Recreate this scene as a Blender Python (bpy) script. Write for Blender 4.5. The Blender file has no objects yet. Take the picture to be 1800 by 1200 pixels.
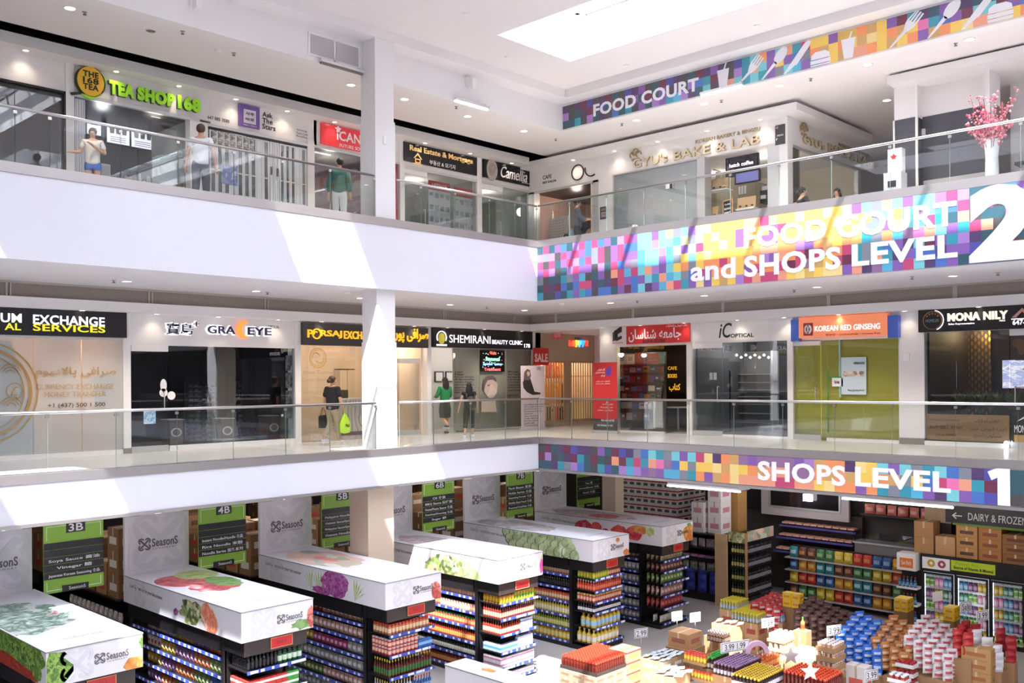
import bpy, bmesh, math, random
from mathutils import Vector, Matrix
S = bpy.context.scene
COL = S.collection
R = random.Random(7)

# ------------------------------------------------------------------ camera
CAM = Vector((-18.781, -17.0401, 2.4089)); YAW = 0.7647; FPX = 1656.967; V0 = 666.78; ROLL = -0.0071
FW = Vector((math.cos(YAW), math.sin(YAW), 0)); RT = Vector((math.sin(YAW), -math.cos(YAW), 0)); UP = Vector((0, 0, 1))
cd = bpy.data.cameras.new('camera'); cam = bpy.data.objects.new('camera', cd); COL.objects.link(cam)
cd.sensor_width = 36; cd.lens = FPX / 1800 * 36; cd.shift_y = (V0 - 600) / 1800; cd.clip_end = 200
_c, _s = math.cos(ROLL), math.sin(ROLL)
_r = RT * _c + UP * _s; _u = RT * -_s + UP * _c
cam.matrix_world = Matrix(((_r.x, _u.x, -FW.x, CAM.x), (_r.y, _u.y, -FW.y, CAM.y), (_r.z, _u.z, -FW.z, CAM.z), (0, 0, 0, 1)))
S.camera = cam
# ------------------------------------------------------------------ look, sky, sun
S.view_settings.view_transform = 'Standard'; S.view_settings.look = 'None'
S.view_settings.exposure = 0.5; S.view_settings.gamma = 1; S.view_settings.use_curve_mapping = False
S.cycles.use_denoising = True
S.cycles.max_bounces = 10; S.cycles.diffuse_bounces = 6; S.cycles.transparent_max_bounces = 16; S.cycles.glossy_bounces = 3
S.cycles.sample_clamp_indirect = 4.0; S.cycles.caustics_reflective = False; S.cycles.caustics_refractive = False
W = bpy.data.worlds.new('sky'); S.world = W; W.use_nodes = True
W.node_tree.nodes['Background'].inputs[0].default_value = (0.88, 0.92, 1.0, 1); W.node_tree.nodes['Background'].inputs[1].default_value = 11.0
SUN = Vector((0.455, 0.417, -1)).normalized()
ld = bpy.data.lights.new('sun', 'SUN'); lo = bpy.data.objects.new('sun', ld); COL.objects.link(lo)
ld.energy = 18.0; ld.angle = 0.012; ld.color = (1, 0.97, 0.93)
lo.rotation_euler = SUN.to_track_quat('-Z', 'Y').to_euler(); lo.location = (-9, -9, 18)

# levels and planes of the place (metres)
ZG, Z1, Z2 = -4.45, 0.80, 6.05
SKYL = [(-3.0, -0.38, -28, -1.5), (-10.7, -8.2, -28, -1.5), (-18.4, -16.0, -28, -1.5), (-6.9, -4.85, -14.0, -9.5), (-15.9, -15.2, -7.6, -4.6)]  # last two openings are added, out of view, to bring sun onto the market
for x0, x1, y0, y1 in SKYL:                      # daylight portals in the skylight wells
    a = bpy.data.lights.new('skylight_portal', 'AREA'); ao = bpy.data.objects.new('skylight_portal', a); COL.objects.link(ao)
    a.shape = 'RECTANGLE'; a.size = x1 - x0; a.size_y = y1 - y0; a.cycles.is_portal = True
    ao.location = ((x0 + x1) / 2, (y0 + y1) / 2, 11.75)

# ------------------------------------------------------------------ helpers
def lin(h):
    if isinstance(h, str):
        h = h.lstrip('#'); h = [int(h[i:i + 2], 16) / 255 for i in (0, 2, 4)]
    return tuple(c / 12.92 if c <= 0.04045 else ((c + 0.055) / 1.055) ** 2.4 for c in h)
MATS = {}
def mat(name, col='#cccccc', rough=0.5, metal=0.0, emit=0.0, ecol=None, noise=0.0, nscale=8.0, spec=0.5, bump=0.0):
    """plain surface; noise varies the tone a little, as real wear does"""
    if name in MATS: return MATS[name]
    m = bpy.data.materials.new(name); m.use_nodes = True; nt = m.node_tree; b = nt.nodes['Principled BSDF']
    c = lin(col)
    b.inputs['Base Color'].default_value = (*c, 1); b.inputs['Roughness'].default_value = rough; b.inputs['Metallic'].default_value = metal
    b.inputs['Specular IOR Level'].default_value = spec
    if emit:
        b.inputs['Emission Color'].default_value = (*lin(ecol or col), 1); b.inputs['Emission Strength'].default_value = emit
    if noise or bump:
        tc = nt.nodes.new('ShaderNodeTexCoord'); n = nt.nodes.new('ShaderNodeTexNoise'); n.inputs['Scale'].default_value = nscale; n.inputs['Detail'].default_value = 5
        nt.links.new(tc.outputs['Object'], n.inputs['Vector'])
        if noise:
            mx = nt.nodes.new('ShaderNodeMix'); mx.data_type = 'RGBA'
            mx.inputs[6].default_value = (*[x * (1 - noise) for x in c], 1); mx.inputs[7].default_value = (*[min(1, x * (1 + noise)) for x in c], 1)
            nt.links.new(n.outputs['Fac'], mx.inputs[0]); nt.links.new(mx.outputs[2], b.inputs['Base Color'])
        if bump:
            bp = nt.nodes.new('ShaderNodeBump'); bp.inputs['Strength'].default_value = bump; bp.inputs['Distance'].default_value = 0.02
            nt.links.new(n.outputs['Fac'], bp.inputs['Height']); nt.links.new(bp.outputs['Normal'], b.inputs['Normal'])
    MATS[name] = m; return m
def ramp_mat(name, cols, kind='VORONOI', scale=6.0, rough=0.5, emit=0.0, warp=0.0, stretch=(1, 1, 1), const=False, rand=1.0):
    """printed picture or packaging: blotches of the given colours"""
    if name in MATS: return MATS[name]
    m = bpy.data.materials.new(name); m.use_nodes = True; nt = m.node_tree; b = nt.nodes['Principled BSDF']; b.inputs['Roughness'].default_value = rough
    tc = nt.nodes.new('ShaderNodeTexCoord'); mp = nt.nodes.new('ShaderNodeMapping'); mp.inputs['Scale'].default_value = stretch
    nt.links.new(tc.outputs['Object'], mp.inputs['Vector']); vec = mp.outputs['Vector']
    if warp:
        nz = nt.nodes.new('ShaderNodeTexNoise'); nz.inputs['Scale'].default_value = scale * .6; nt.links.new(vec, nz.inputs['Vector'])
        va = nt.nodes.new('ShaderNodeVectorMath'); va.operation = 'MULTIPLY_ADD'; va.inputs[1].default_value = (warp,) * 3
        nt.links.new(nz.outputs['Color'], va.inputs[0]); nt.links.new(vec, va.inputs[2]); vec = va.outputs[0]
    if kind == 'NOISE':
        t = nt.nodes.new('ShaderNodeTexNoise'); t.inputs['Detail'].default_value = 6; out = t.outputs['Fac']
    elif kind == 'WAVE':
        t = nt.nodes.new('ShaderNodeTexWave'); t.inputs['Distortion'].default_value = 6; out = t.outputs['Fac']
    else:
        t = nt.nodes.new('ShaderNodeTexVoronoi'); t.inputs['Randomness'].default_value = rand
        sp = nt.nodes.new('ShaderNodeSeparateColor'); nt.links.new(t.outputs['Color'], sp.inputs[0]); out = sp.outputs[0]
    t.inputs['Scale'].default_value = scale; nt.links.new(vec, t.inputs['Vector'])
    cr = nt.nodes.new('ShaderNodeValToRGB'); e = cr.color_ramp.elements
    lo_, hi_ = (0.3, 0.7) if kind == 'NOISE' else (0.0, 1.0)
    for i, c in enumerate(cols):
        p = lo_ + (hi_ - lo_) * (i / max(1, len(cols) - (0 if const else 1)))
        if i < 2: x = e[i]; x.position = p
        else: x = e.new(min(p, 1))
        x.color = (*lin(c), 1)
    if const: cr.color_ramp.interpolation = 'CONSTANT'
    nt.links.new(out, cr.inputs[0]); nt.links.new(cr.outputs[0], b.inputs['Base Color'])
    if emit:
        nt.links.new(cr.outputs[0], b.inputs['Emission Color']); b.inputs['Emission Strength'].default_value = emit
    MATS[name] = m; return m
def glass_mat(name, tint='#ffffff', refl=0.07, rough=0.0, dirt=0.0):
    if name in MATS: return MATS[name]
    m = bpy.data.materials.new(name); m.use_nodes = True; nt = m.node_tree; nt.nodes.clear()
    o = nt.nodes.new('ShaderNodeOutputMaterial'); mx = nt.nodes.new('ShaderNodeMixShader'); t = nt.nodes.new('ShaderNodeBsdfTransparent'); g = nt.nodes.new('ShaderNodeBsdfGlossy')
    t.inputs[0].default_value = (*lin(tint), 1); g.inputs['Roughness'].default_value = rough
    lw = nt.nodes.new('ShaderNodeLayerWeight'); lw.inputs['Blend'].default_value = 0.15
    ma = nt.nodes.new('ShaderNodeMath'); ma.operation = 'MULTIPLY_ADD'; ma.inputs[1].default_value = 0.8; ma.inputs[2].default_value = refl
    nt.links.new(lw.outputs['Fresnel'], ma.inputs[0]); nt.links.new(ma.outputs[0], mx.inputs[0])
    nt.links.new(t.outputs[0], mx.inputs[1]); nt.links.new(g.outputs[0], mx.inputs[2]); sh = mx.outputs[0]
    if dirt:
        d = nt.nodes.new('ShaderNodeBsdfDiffuse'); d.inputs[0].default_value = (*lin('#e8ecee'), 1); m2 = nt.nodes.new('ShaderNodeMixShader'); m2.inputs[0].default_value = dirt
        nt.links.new(sh, m2.inputs[1]); nt.links.new(d.outputs[0], m2.inputs[2]); sh = m2.outputs[0]
    nt.links.new(sh, o.inputs[0]); MATS[name] = m; return m

class MB:
    """collects shapes (world coordinates) and links them as ONE mesh object"""
    def __init__(s): s.v = []; s.f = []; s.mi = []; s.sm = []; s.mats = []
    def _m(s, m):
        if m not in s.mats: s.mats.append(m)
        return s.mats.index(m)
    def add(s, vs, fs, m, smooth=False):
        o = len(s.v); s.v += [tuple(v) for v in vs]; k = s._m(m)
        for f in fs: s.f.append([o + i for i in f]); s.mi.append(k); s.sm.append(smooth)
        return s
    def box(s, x0, x1, y0, y1, z0, z1, m, top=None, mtx=None):
        vs = [(x, y, z) for z in (z0, z1) for x, y in ((x0, y0), (x1, y0), (x1, y1), (x0, y1))]
        if mtx: vs = [mtx @ Vector(v) for v in vs]
        s.add(vs, [(0, 3, 2, 1), (0, 1, 5, 4), (1, 2, 6, 5), (2, 3, 7, 6), (3, 0, 4, 7)], m); o = len(s.v) - 8
        s.f.append([o + 4, o + 5, o + 6, o + 7]); s.mi.append(s._m(top or m)); s.sm.append(False); return s
    def rbox(s, x0, x1, y0, y1, z0, z1, m, b=0.01):
        """box with its upright and top edges eased"""
        ring = [(x0 + b, y0), (x1 - b, y0), (x1, y0 + b), (x1, y1 - b), (x1 - b, y1), (x0 + b, y1), (x0, y1 - b), (x0, y0 + b)]
        cx, cy = (x0 + x1) / 2, (y0 + y1) / 2; q = lambda p: (p[0] + (b if p[0] < cx else -b), p[1] + (b if p[1] < cy else -b))
        vs = [(*p, z0) for p in ring] + [(*p, z1 - b) for p in ring] + [(*q(p), z1) for p in ring]
        fs = [tuple(range(7, -1, -1)), tuple(range(16, 24))]
        for k in (0, 8): fs += [(k + i, k + (i + 1) % 8, k + 8 + (i + 1) % 8, k + 8 + i) for i in range(8)]
        return s.add(vs, fs, m)
    def quad(s, a, b, c, d, m): return s.add([a, b, c, d], [(0, 1, 2, 3)], m)
    def cyl(s, p0, p1, r0, m, r1=None, n=10, caps=True, smooth=True):
        p0, p1 = Vector(p0), Vector(p1); r1 = r0 if r1 is None else r1; d = (p1 - p0).normalized()
        a = d.orthogonal().normalized(); b = d.cross(a)
        cs = [(a * math.cos(2 * math.pi * i / n) + b * math.sin(2 * math.pi * i / n)) for i in range(n)]
        s.add([p0 + c * r0 for c in cs] + [p1 + c * r1 for c in cs], [(i, (i + 1) % n, n + (i + 1) % n, n + i) for i in range(n)], m, smooth)
        if caps:
            o = len(s.v) - 2 * n
            for f in (list(range(o + n - 1, o - 1, -1)), list(range(o + n, o + 2 * n))): s.f.append(f); s.mi.append(s._m(m)); s.sm.append(False)
        return s
    def tube(s, pts, r, m, n=8):
        for a, b in zip(pts, pts[1:]): s.cyl(a, b, r, m, n=n)
        return s
    def lathe(s, prof, m, c=(0, 0, 0), n=12, mats=None):
        """prof: (radius, height) rings; mats: a material per band"""
        for k in range(len(prof) - 1):
            (r0, z0), (r1, z1) = prof[k], prof[k + 1]; mm = mats[k] if mats else m
            p = lambda r, z: [(c[0] + r * math.cos(2 * math.pi * i / n), c[1] + r * math.sin(2 * math.pi * i / n), c[2] + z) for i in range(n)]
            s.add(p(max(r0, 1e-4), z0) + p(max(r1, 1e-4), z1), [(i, (i + 1) % n, n + (i + 1) % n, n + i) for i in range(n)], mm, True)
        return s
    def ball(s, c, r, m, n=10, k=6, sq=(1, 1, 1)):
        vs = [(c[0] + sq[0] * r * math.sin(math.pi * j / k) * math.cos(2 * math.pi * i / n), c[1] + sq[1] * r * math.sin(math.pi * j / k) * math.sin(2 * math.pi * i / n), c[2] + sq[2] * r * math.cos(math.pi * j / k)) for j in range(k + 1) for i in range(n)]
        return s.add(vs, [(j * n + i, (j + 1) * n + i, (j + 1) * n + (i + 1) % n, j * n + (i + 1) % n) for j in range(k) for i in range(n)], m, True)
    def poly(s, fr, pts, m, d=0.0, t=0.0):
        """flat outline in a frame's (u, v), t thick, its back d off the plane"""
        vs = [fr.w(u, v, d + t) for u, v in pts]; n = len(pts)
        ar = sum(pts[i][0] * pts[(i + 1) % n][1] - pts[(i + 1) % n][0] * pts[i][1] for i in range(n))
        if ar < 0: vs.reverse()
        if not t: return s.add(vs, [tuple(range(n))], m)
        bk = [fr.w(u, v, d) for u, v in (pts if ar > 0 else pts[::-1])]
        return s.add(vs + bk, [tuple(range(n))] + [(i, n + i, n + (i + 1) % n, (i + 1) % n) for i in range(n)], m)
    def fbox(s, fr, u0, u1, v0, v1, d0, d1, m):
        """box in a frame: u across, v up, d out from the plane"""
        vs = [fr.w(u, v, d) for d in (d0, d1) for u, v in ((u0, v0), (u1, v0), (u1, v1), (u0, v1))]
        return s.add(vs, [(0, 3, 2, 1), (0, 1, 5, 4), (1, 2, 6, 5), (2, 3, 7, 6), (3, 0, 4, 7), (4, 5, 6, 7)], m)
    def frame(s, fr, u0, u1, v0, v1, w, d0, d1, m):
        s.fbox(fr, u0, u0 + w, v0, v1, d0, d1, m); s.fbox(fr, u1 - w, u1, v0, v1, d0, d1, m)
        s.fbox(fr, u0 + w, u1 - w, v1 - w, v1, d0, d1, m); return s.fbox(fr, u0 + w, u1 - w, v0, v0 + w, d0, d1, m)
    def ring(s, fr, cu, cv, r, w, m, d=0.0, t=0.01, n=28, a0=0, a1=360, sx=1.0):
        k = max(3, int(n * (a1 - a0) / 360))
        for i in range(k):
            p = [math.radians(a0 + (a1 - a0) * (i + j) / k) for j in (0, 1)]
            s.poly(fr, [(cu + sx * (r - w) * math.cos(p[0]), cv + (r - w) * math.sin(p[0])), (cu + sx * r * math.cos(p[0]), cv + r * math.sin(p[0])), (cu + sx * r * math.cos(p[1]), cv + r * math.sin(p[1])), (cu + sx * (r - w) * math.cos(p[1]), cv + (r - w) * math.sin(p[1]))], m, d, t)
        return s
    def obj(s, name, parent=None, label=None, cat=None, group=None, kind=None):
        off = Vector(parent['_at']) if parent is not None and '_at' in parent else Vector((0, 0, 0))
        me = bpy.data.meshes.new(name); me.from_pydata([Vector(v) - off for v in s.v], [], s.f)
        for m in s.mats: me.materials.append(m)
        me.polygons.foreach_set('material_index', s.mi); me.polygons.foreach_set('use_smooth', s.sm); me.update()
        o = bpy.data.objects.new(name, me); COL.objects.link(o)
        if parent is not None:
            o.parent = parent
            o['_at'] = tuple(off)
        elif kind != 'structure' and s.v:      # origin at the thing's base
            xs, ys, zs = zip(*s.v); c = Vector(((min(xs) + max(xs)) / 2, (min(ys) + max(ys)) / 2, min(zs)))
            me.transform(Matrix.Translation(-c)); o.location = c; o['_at'] = tuple(c)
        return tag(o, label, cat, group, kind)
def tag(o, label=None, cat=None, group=None, kind=None):
    for k, v in (('label', label), ('category', cat), ('group', group), ('kind', kind)):
        if v: o[k] = v
    return o
def thing(name, label, cat, loc=(0, 0, 0), group=None, rz=0.0):
    o = bpy.data.objects.new(name, None); COL.objects.link(o); o.location = loc; o.rotation_euler[2] = rz; o['_at'] = tuple(loc); o.empty_display_size = 0.1
    return tag(o, label, cat, group)
def dup(src, loc, rz=None, label=None, group=None):
    """a copy of a thing with copies of its parts and sub-parts"""
    r = src.copy(); COL.objects.link(r); r.location = loc
    if rz is not None: r.rotation_euler[2] = rz
    if label: r['label'] = label
    if group: r['group'] = group
    for ch in src.children:
        c = ch.copy(); COL.objects.link(c); c.parent = r
        for g in ch.children:
            d = g.copy(); COL.objects.link(d); d.parent = c
    return r
class Fr:
    """a plane of the place: origin, across, up, out"""
    def __init__(s, o, u, v, n=None):
        s.o, s.u, s.v = Vector(o), Vector(u).normalized(), Vector(v).normalized(); s.n = Vector(n).normalized() if n else s.u.cross(s.v).normalized()
    def w(s, u, v, d=0.0): return s.o + s.u * u + s.v * v + s.n * d
    def px(s, x, y, d=0.0):
        """(u, v) where the sight line through photograph pixel (x, y) meets the plane"""
        a, b = x - 900, y - V0; X, Y = _c * a + _s * b, -_s * a + _c * b
        r = FW * FPX + RT * X - UP * Y; o = s.o + s.n * d
        p = CAM + r * ((o - CAM).dot(s.n) / r.dot(s.n)) - s.o
        return p.dot(s.u), p.dot(s.v)
    def rc(s, xa, ya, xb, yb, d=0.0):
        """rectangle u0, u1, v0, v1 from its lower first and upper second corner pixel"""
        a, b = s.px(xa, ya, d), s.px(xb, yb, d); return a[0], b[0], a[1], b[1]
    def rl(s, xl, xr, xref, yb, yt, d=0.0):
        """rectangle from the left and right pixel columns and the lower and upper pixel at column xref"""
        return s.px(xl, (yb + yt) / 2, d)[0], s.px(xr, (yb + yt) / 2, d)[0], s.px(xref, yb, d)[1], s.px(xref, yt, d)[1]
def FL(y): return Fr((0, y, 0), (1, 0, 0), (0, 0, 1))
def FR(x): return Fr((x, 0, 0), (0, -1, 0), (0, 0, 1))
def FZ(z): return Fr((0, 0, z), (1, 0, 0), (0, 1, 0))
def fit_text(s, bold=0.0, ext=0.0, shear=0.0, sp=1.0, res=3):
    c = bpy.data.curves.new('t', 'FONT'); c.body = s; c.offset = bold; c.extrude = ext; c.shear = shear; c.space_character = sp; c.resolution_u = res; c.align_x = 'CENTER'
    o = bpy.data.objects.new('t', c); COL.objects.link(o); dg = bpy.context.evaluated_depsgraph_get(); me = bpy.data.meshes.new_from_object(o.evaluated_get(dg))
    bpy.data.objects.remove(o); bpy.data.curves.remove(c); return me
def text(s, fr, rect, m, parent, name='lettering', d=0.01, t=0.006, bold=0.0, shear=0.0, sp=1.0, label=None, tilt=0.0):
    """raised lettering fitted into rect = (u0, u1, v0, v1) of a frame"""
    u0, u1, v0, v1 = rect; sp = sp + bold * 1.6; me = fit_text(s, bold, 0.5, shear, sp)
    if not me.vertices: return None
    xs = [v.co.x for v in me.vertices]; ys = [v.co.y for v in me.vertices]; X0, X1, Y0, Y1 = min(xs), max(xs), min(ys), max(ys)
    off = Vector(parent['_at']) if parent is not None else Vector((0, 0, 0))
    for v in me.vertices:
        a = (v.co.x - X0) / (X1 - X0); b = (v.co.y - Y0) / (Y1 - Y0)
        v.co = fr.w(u0 + (u1 - u0) * a, v0 + (v1 - v0) * b + tilt * (a - .5), d + t * (0.5 + v.co.z)) - off
    me.materials.clear(); me.materials.append(m); me.name = name
    o = bpy.data.objects.new(name, me); COL.objects.link(o)
    if parent is not None: o.parent = parent; o['_at'] = tuple(off)
    return tag(o, label)
def spot(name, loc, power, size=100, blend=0.6, col=(1, 0.86, 0.7), rad=0.05):
    l = bpy.data.lights.new(name, 'SPOT'); o = bpy.data.objects.new(name, l); COL.objects.link(o); o.location = loc
    l.energy = power; l.spot_size = math.radians(size); l.spot_blend = blend; l.color = col; l.shadow_soft_size = rad; return o
def lamp(loc, power, col=(1, 0.9, 0.8), rad=0.15):
    l = bpy.data.lights.new('room_lamp', 'POINT'); o = bpy.data.objects.new('room_lamp', l); COL.objects.link(o); o.location = loc; l.energy = power; l.color = col; l.shadow_soft_size = rad; return o

M = lambda k: MATS[k]
mat('white_wall', '#ebe9ea', 0.6, noise=0.02, nscale=1.5); mat('fascia_white', '#dddce4', 0.45, noise=0.015, nscale=1.0); mat('ceiling_white', '#ebe6e7', 0.8)
mat('trim_white', '#f0efef', 0.4); mat('steel', '#c9c6c6', 0.28, 1.0); mat('brushed_steel', '#b9b4b3', 0.38, 0.9); mat('dark_gap', '#1c1c1f', 0.8); mat('black', '#141416', 0.5); mat('black_gloss', '#0d0d12', 0.15)
mat('grey_plinth', '#8d8987', 0.5); mat('lamp_glow', '#fff4e6', 0.4, emit=6.0); mat('lamp_off', '#77706c', 0.5); mat('white_print', '#f4f4f6', 0.5); mat('black_print', '#222124', 0.5)
mat('tube_glow', '#f6f4ff', 0.4, emit=5.0); mat('gold', '#c9a566', 0.4, 0.6); mat('tan_print', '#a98e63', 0.5); mat('red', '#c1272d', 0.45); mat('aluminium', '#cfd0d2', 0.4, 0.6)
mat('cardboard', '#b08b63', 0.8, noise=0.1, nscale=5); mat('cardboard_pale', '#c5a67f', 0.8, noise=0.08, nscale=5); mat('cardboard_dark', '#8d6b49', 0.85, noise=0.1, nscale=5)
glass_mat('rail_glass', '#f4f7f7', 0.05); glass_mat('shop_glass', '#f2f5f5', 0.07); glass_mat('frosted', '#e9efee', 0.06, 0.25, 0.45); glass_mat('roof_glass', '#f4f8ff', 0.04)
# ------------------------------------------------------------------ structure
def st(name, mb): return mb.obj(name, kind='structure')
XE, YE = 13.0, 12.0          # how far the place runs behind the two shop fronts
XW, YS = -34.0, -34.0        # the far sides of the hall
tile = mat('gallery_tile', '#d6d3d0', 0.22, noise=0.05, nscale=2.0)
st('floor', MB().box(XW, XE, YS, YE, ZG - .3, ZG, mat('market_floor', '#bfbab6', 0.35, noise=0.12, nscale=1.2)))
def slab(z0, z1, zt, tm):
    b = MB(); b.box(XW, 0, 0, YE, z0, z1, M('fascia_white')); b.box(0, XE, YS, YE, z0, z1, M('fascia_white')); st('wall_gallery', b)
    b = MB(); b.box(XW, 0.02, .02, YE, z1, zt, tm); b.box(.02, XE, YS, YE, z1, zt, tm); st('floor', b)
slab(0.0, 0.69, Z1, tile); slab(4.5, 5.95, Z2, tile)
# metal kerbs along the gallery edges and the thin bottom trims
for z0, z1, n in ((0.69, 0.85, 1), (5.95, 6.13, 2)):
    b = MB(); b.box(XW, .26, -.015, .26, z0, z1, M('brushed_steel')); b.box(-.015, .26, YS, -.015, z0, z1, M('brushed_steel')); st('trim_%d' % n, b)
b = MB(); b.box(XW, 0, -.02, .02, -.05, .012, M('brushed_steel')); b.box(-.02, .02, YS, -.02, -.05, .012, M('brushed_steel')); st('trim_3', b)
# upper fascia, its soffit and the stepped ceiling
YU, XU, ZU = 0.65, 1.80, 9.53
b = MB(); wm = M('white_wall'); cm = M('ceiling_white')
b.box(XW, XU + .3, YU, YU + .3, ZU, 10.4, wm); b.box(XU, XU + .3, YS, YU, ZU, 10.4, wm); st('wall_upper', b)
b = MB(); b.box(XW, XE, YU + .3, 3.0, ZU, ZU + .1, cm); b.box(XU + .3, XE, YS, YU + .3, ZU, ZU + .1, cm); st('ceiling', b)
b = MB(); b.box(XW, XE, 3.0, YE, 10.3, 10.4, mat('plenum', '#3a383a', 0.9)); b.box(XW, XE, 5.4, 5.5, 9.2, 10.3, M('plenum')); st('ceiling', b)
b = MB(); b.box(XW, 1.3, .1, YU, 10.27, 10.4, wm); b.box(1.3, XU, YS, YU, 10.27, 10.4, wm); b.box(XW, 1.3, .1, .2, 10.4, 10.6, wm); b.box(1.3, 1.4, YS, .2, 10.4, 10.6, wm); st('ceiling', b)
b = MB(); ex = sorted({XW, 1.3, *[v for p in SKYL for v in p[:2]]}); ey = sorted({YS, .1, *[v for p in SKYL for v in p[2:]]})
for xa, xb in zip(ex, ex[1:]):
    for ya, yb in zip(ey, ey[1:]):
        if not any(p[0] <= xa and xb <= p[1] and p[2] <= ya and yb <= p[3] for p in SKYL): b.box(xa, xb, ya, yb, 10.5, 10.6, cm)
st('ceiling', b)
b = MB(); b.box(XW, XE + .3, YS, YS + .2, ZG, 12, wm); b.box(XW, XW + .2, YS, YE, ZG, 12, wm); b.box(XW, XE, YE, YE + .2, ZG, 12, wm); b.box(XE, XE + .2, YS, YE, ZG, 12, wm); b.box(1.4, XE, YS, YE, 10.6, 10.7, wm); b.box(XW, 1.4, .2, YE, 10.6, 10.7, wm); st('wall_outer', b)
for k, (x0, x1, y0, y1) in enumerate(SKYL):
    b = MB(); b.box(x0 - .02, x0, y0, y1, 10.6, 11.6, cm); b.box(x1, x1 + .02, y0, y1, 10.6, 11.6, cm); b.box(x0 - .02, x1 + .02, y1, y1 + .02, 10.6, 11.6, cm); b.box(x0 - .02, x1 + .02, y0 - .02, y0, 10.6, 11.6, cm); st('wall_skylight', b)
    b = MB(); bar = M('aluminium'); y = -2.0
    while y > y0:
        if y < y1: b.box(x0, x1, y - .05, y + .05, 11.5, 11.62, bar)
        y -= 1.75
    if x1 - x0 > 1: b.box(x1 - .34, x1 - .22, y0, y1, 11.5, 11.6, bar)
    b.box(x0 - .02, x0 + .03, y0, y1, 11.55, 11.68, bar); b.box(x1 - .03, x1 + .02, y0, y1, 11.55, 11.68, bar); st('window_%d' % (k + 61), b)
    st('window_%d' % (k + 61), MB().quad((x0, y0, 11.64), (x1, y0, 11.64), (x1, y1, 11.64), (x0, y1, 11.64), M('roof_glass')))
# shop-front bulkheads (front edge 3.55 m back) and header walls behind them
for zb, zt, yc in ((3.97, 4.18, None), (9.32, 9.55, None)):
    b = MB(); top = zt
    if zb < 5:
        b.box(XW, 3.55, 3.55, 4.3, zb, zt, wm); b.box(3.55, 4.3, YS, 4.3, zb, zt, wm)
    else:
        b.box(XW, 3.55, 3.55, 4.3, zb, zt, wm); b.box(3.55, 4.3, -5.7, 4.3, 9.24, 9.42, wm); b.box(4.3, 8.2, -5.7, -4.9, 9.24, 9.42, wm)
    st('wall_bulkhead', b)
b = MB()   # level one plenum grille: mesh panels in slim frames
gm = ramp_mat('grille_mesh', ['#6d6460', '#8f857f', '#766c67'], 'NOISE', 60, 0.7)
b.box(XW, 3.62, 3.62, 3.66, 4.18, 4.5, gm); b.box(3.62, 3.66, YS, 3.66, 4.18, 4.5, gm)
pf = mat('grille_frame', '#aaa29d', .5)
b.box(XW, 3.6, 3.59, 3.62, 4.455, 4.5, pf); b.box(3.59, 3.62, YS, 3.6, 4.455, 4.5, pf)
x = -15.05
while x < 3.4: b.box(x - .02, x + .02, 3.59, 3.63, 4.18, 4.47, pf); b.box(x + .06, x + .09, 3.59, 3.63, 4.18, 4.47, pf); x += 2.98
y = 2.5
while y > -18: b.box(3.59, 3.63, y - .045, y + .045, 4.18, 4.47, pf); y -= 3.0
st('wall_grille', b)
# columns: gallery column with a wider jacket, the market piers below
b = MB(); b.box(-5.33, -4.79, .15, .68, Z1, 4.5, wm); b.box(-5.33, -4.79, .15, .68, Z2, 10.4, wm); b.box(-5.345, -4.765, .135, .7, Z1, 3.3, wm); b.box(-5.345, -4.765, .135, .7, Z2, 8.42, wm)
b.box(-5.5, -4.75, .3, 1.0, ZG, 0, mat('beige_pier', '#cbb9a4', .6)); b.box(4.05, 4.47, .55, 1.05, ZG, 0, M('beige_pier')); st('wall_column', b)
tag(MB().fbox(FL(.135), -5.12, -5.03, 7.86, 8.04, 0, .03, M('trim_white')).obj('wall_switch'), 'white switch plate on the upper gallery column', 'switch')

# ------------------------------------------------------------------ glass railings
def railing(label, fr, u0, u1, z, joints, d=-.12):
    zc = .85 if z < 5 else 6.13; root = thing('glass_railing', label, 'railing', fr.w((u0 + u1) / 2, zc, d))
    b = MB(); b.cyl(fr.w(u0, z, d), fr.w(u1, z, d), .028, M('steel'), n=12); b.obj('handrail', root)
    js = [u0] + joints + [u1]
    for a, c in zip(js, js[1:]):
        g = MB().fbox(fr, a + .006, c - .006, zc - .02, z - .02, d - .007, d + .007, M('rail_glass')); k = g._m(mat('glass_edge', '#8fa39e', .25))
        for q in (2, 4): g.mi[q] = k          # the ground upright edges read green-grey
        g.obj('glass_panel', root)
        MB().fbox(fr, c - .03, c + .03, z - .1, z - .05, d - .014, d + .014, M('steel')).obj('clamp', root)
    return root
def jl(fr, pxs, y, d=-.12): return [fr.px(x, y, d)[0] for x in pxs]
L0, R0 = FL(0), FR(0)
railing('steel and glass railing on level one, left of the sunlit column', L0, -16, -5.4, 1.89, [-15, -13.8] + jl(L0, [83, 204, 311, 410, 502, 580], 760))
railing('steel and glass railing on level one from column to inside corner', L0, -4.72, .12, 1.89, jl(L0, [762, 827, 888], 740))
railing('steel and glass railing on level one above the SHOPS LEVEL banner', R0, -.06, 16, 1.89, jl(R0, [1005, 1068, 1138, 1211, 1290, 1376, 1467, 1568, 1680, 1790], 740))
railing('steel and glass railing on level two, left of the column', L0, -16, -5.4, 7.09, [-15, -13.8] + jl(L0, [27, 88, 212, 313, 411, 497, 580], 300))
railing('steel and glass railing on level two between column and corner', L0, -4.72, .12, 7.09, jl(L0, [740, 800, 860, 905], 370))
railing('steel and glass railing on level two above the FOOD COURT banner', R0, -.06, 16, 7.09, jl(R0, [1001, 1066, 1132, 1205, 1284, 1370, 1462, 1565, 1670, 1795], 330))

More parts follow.
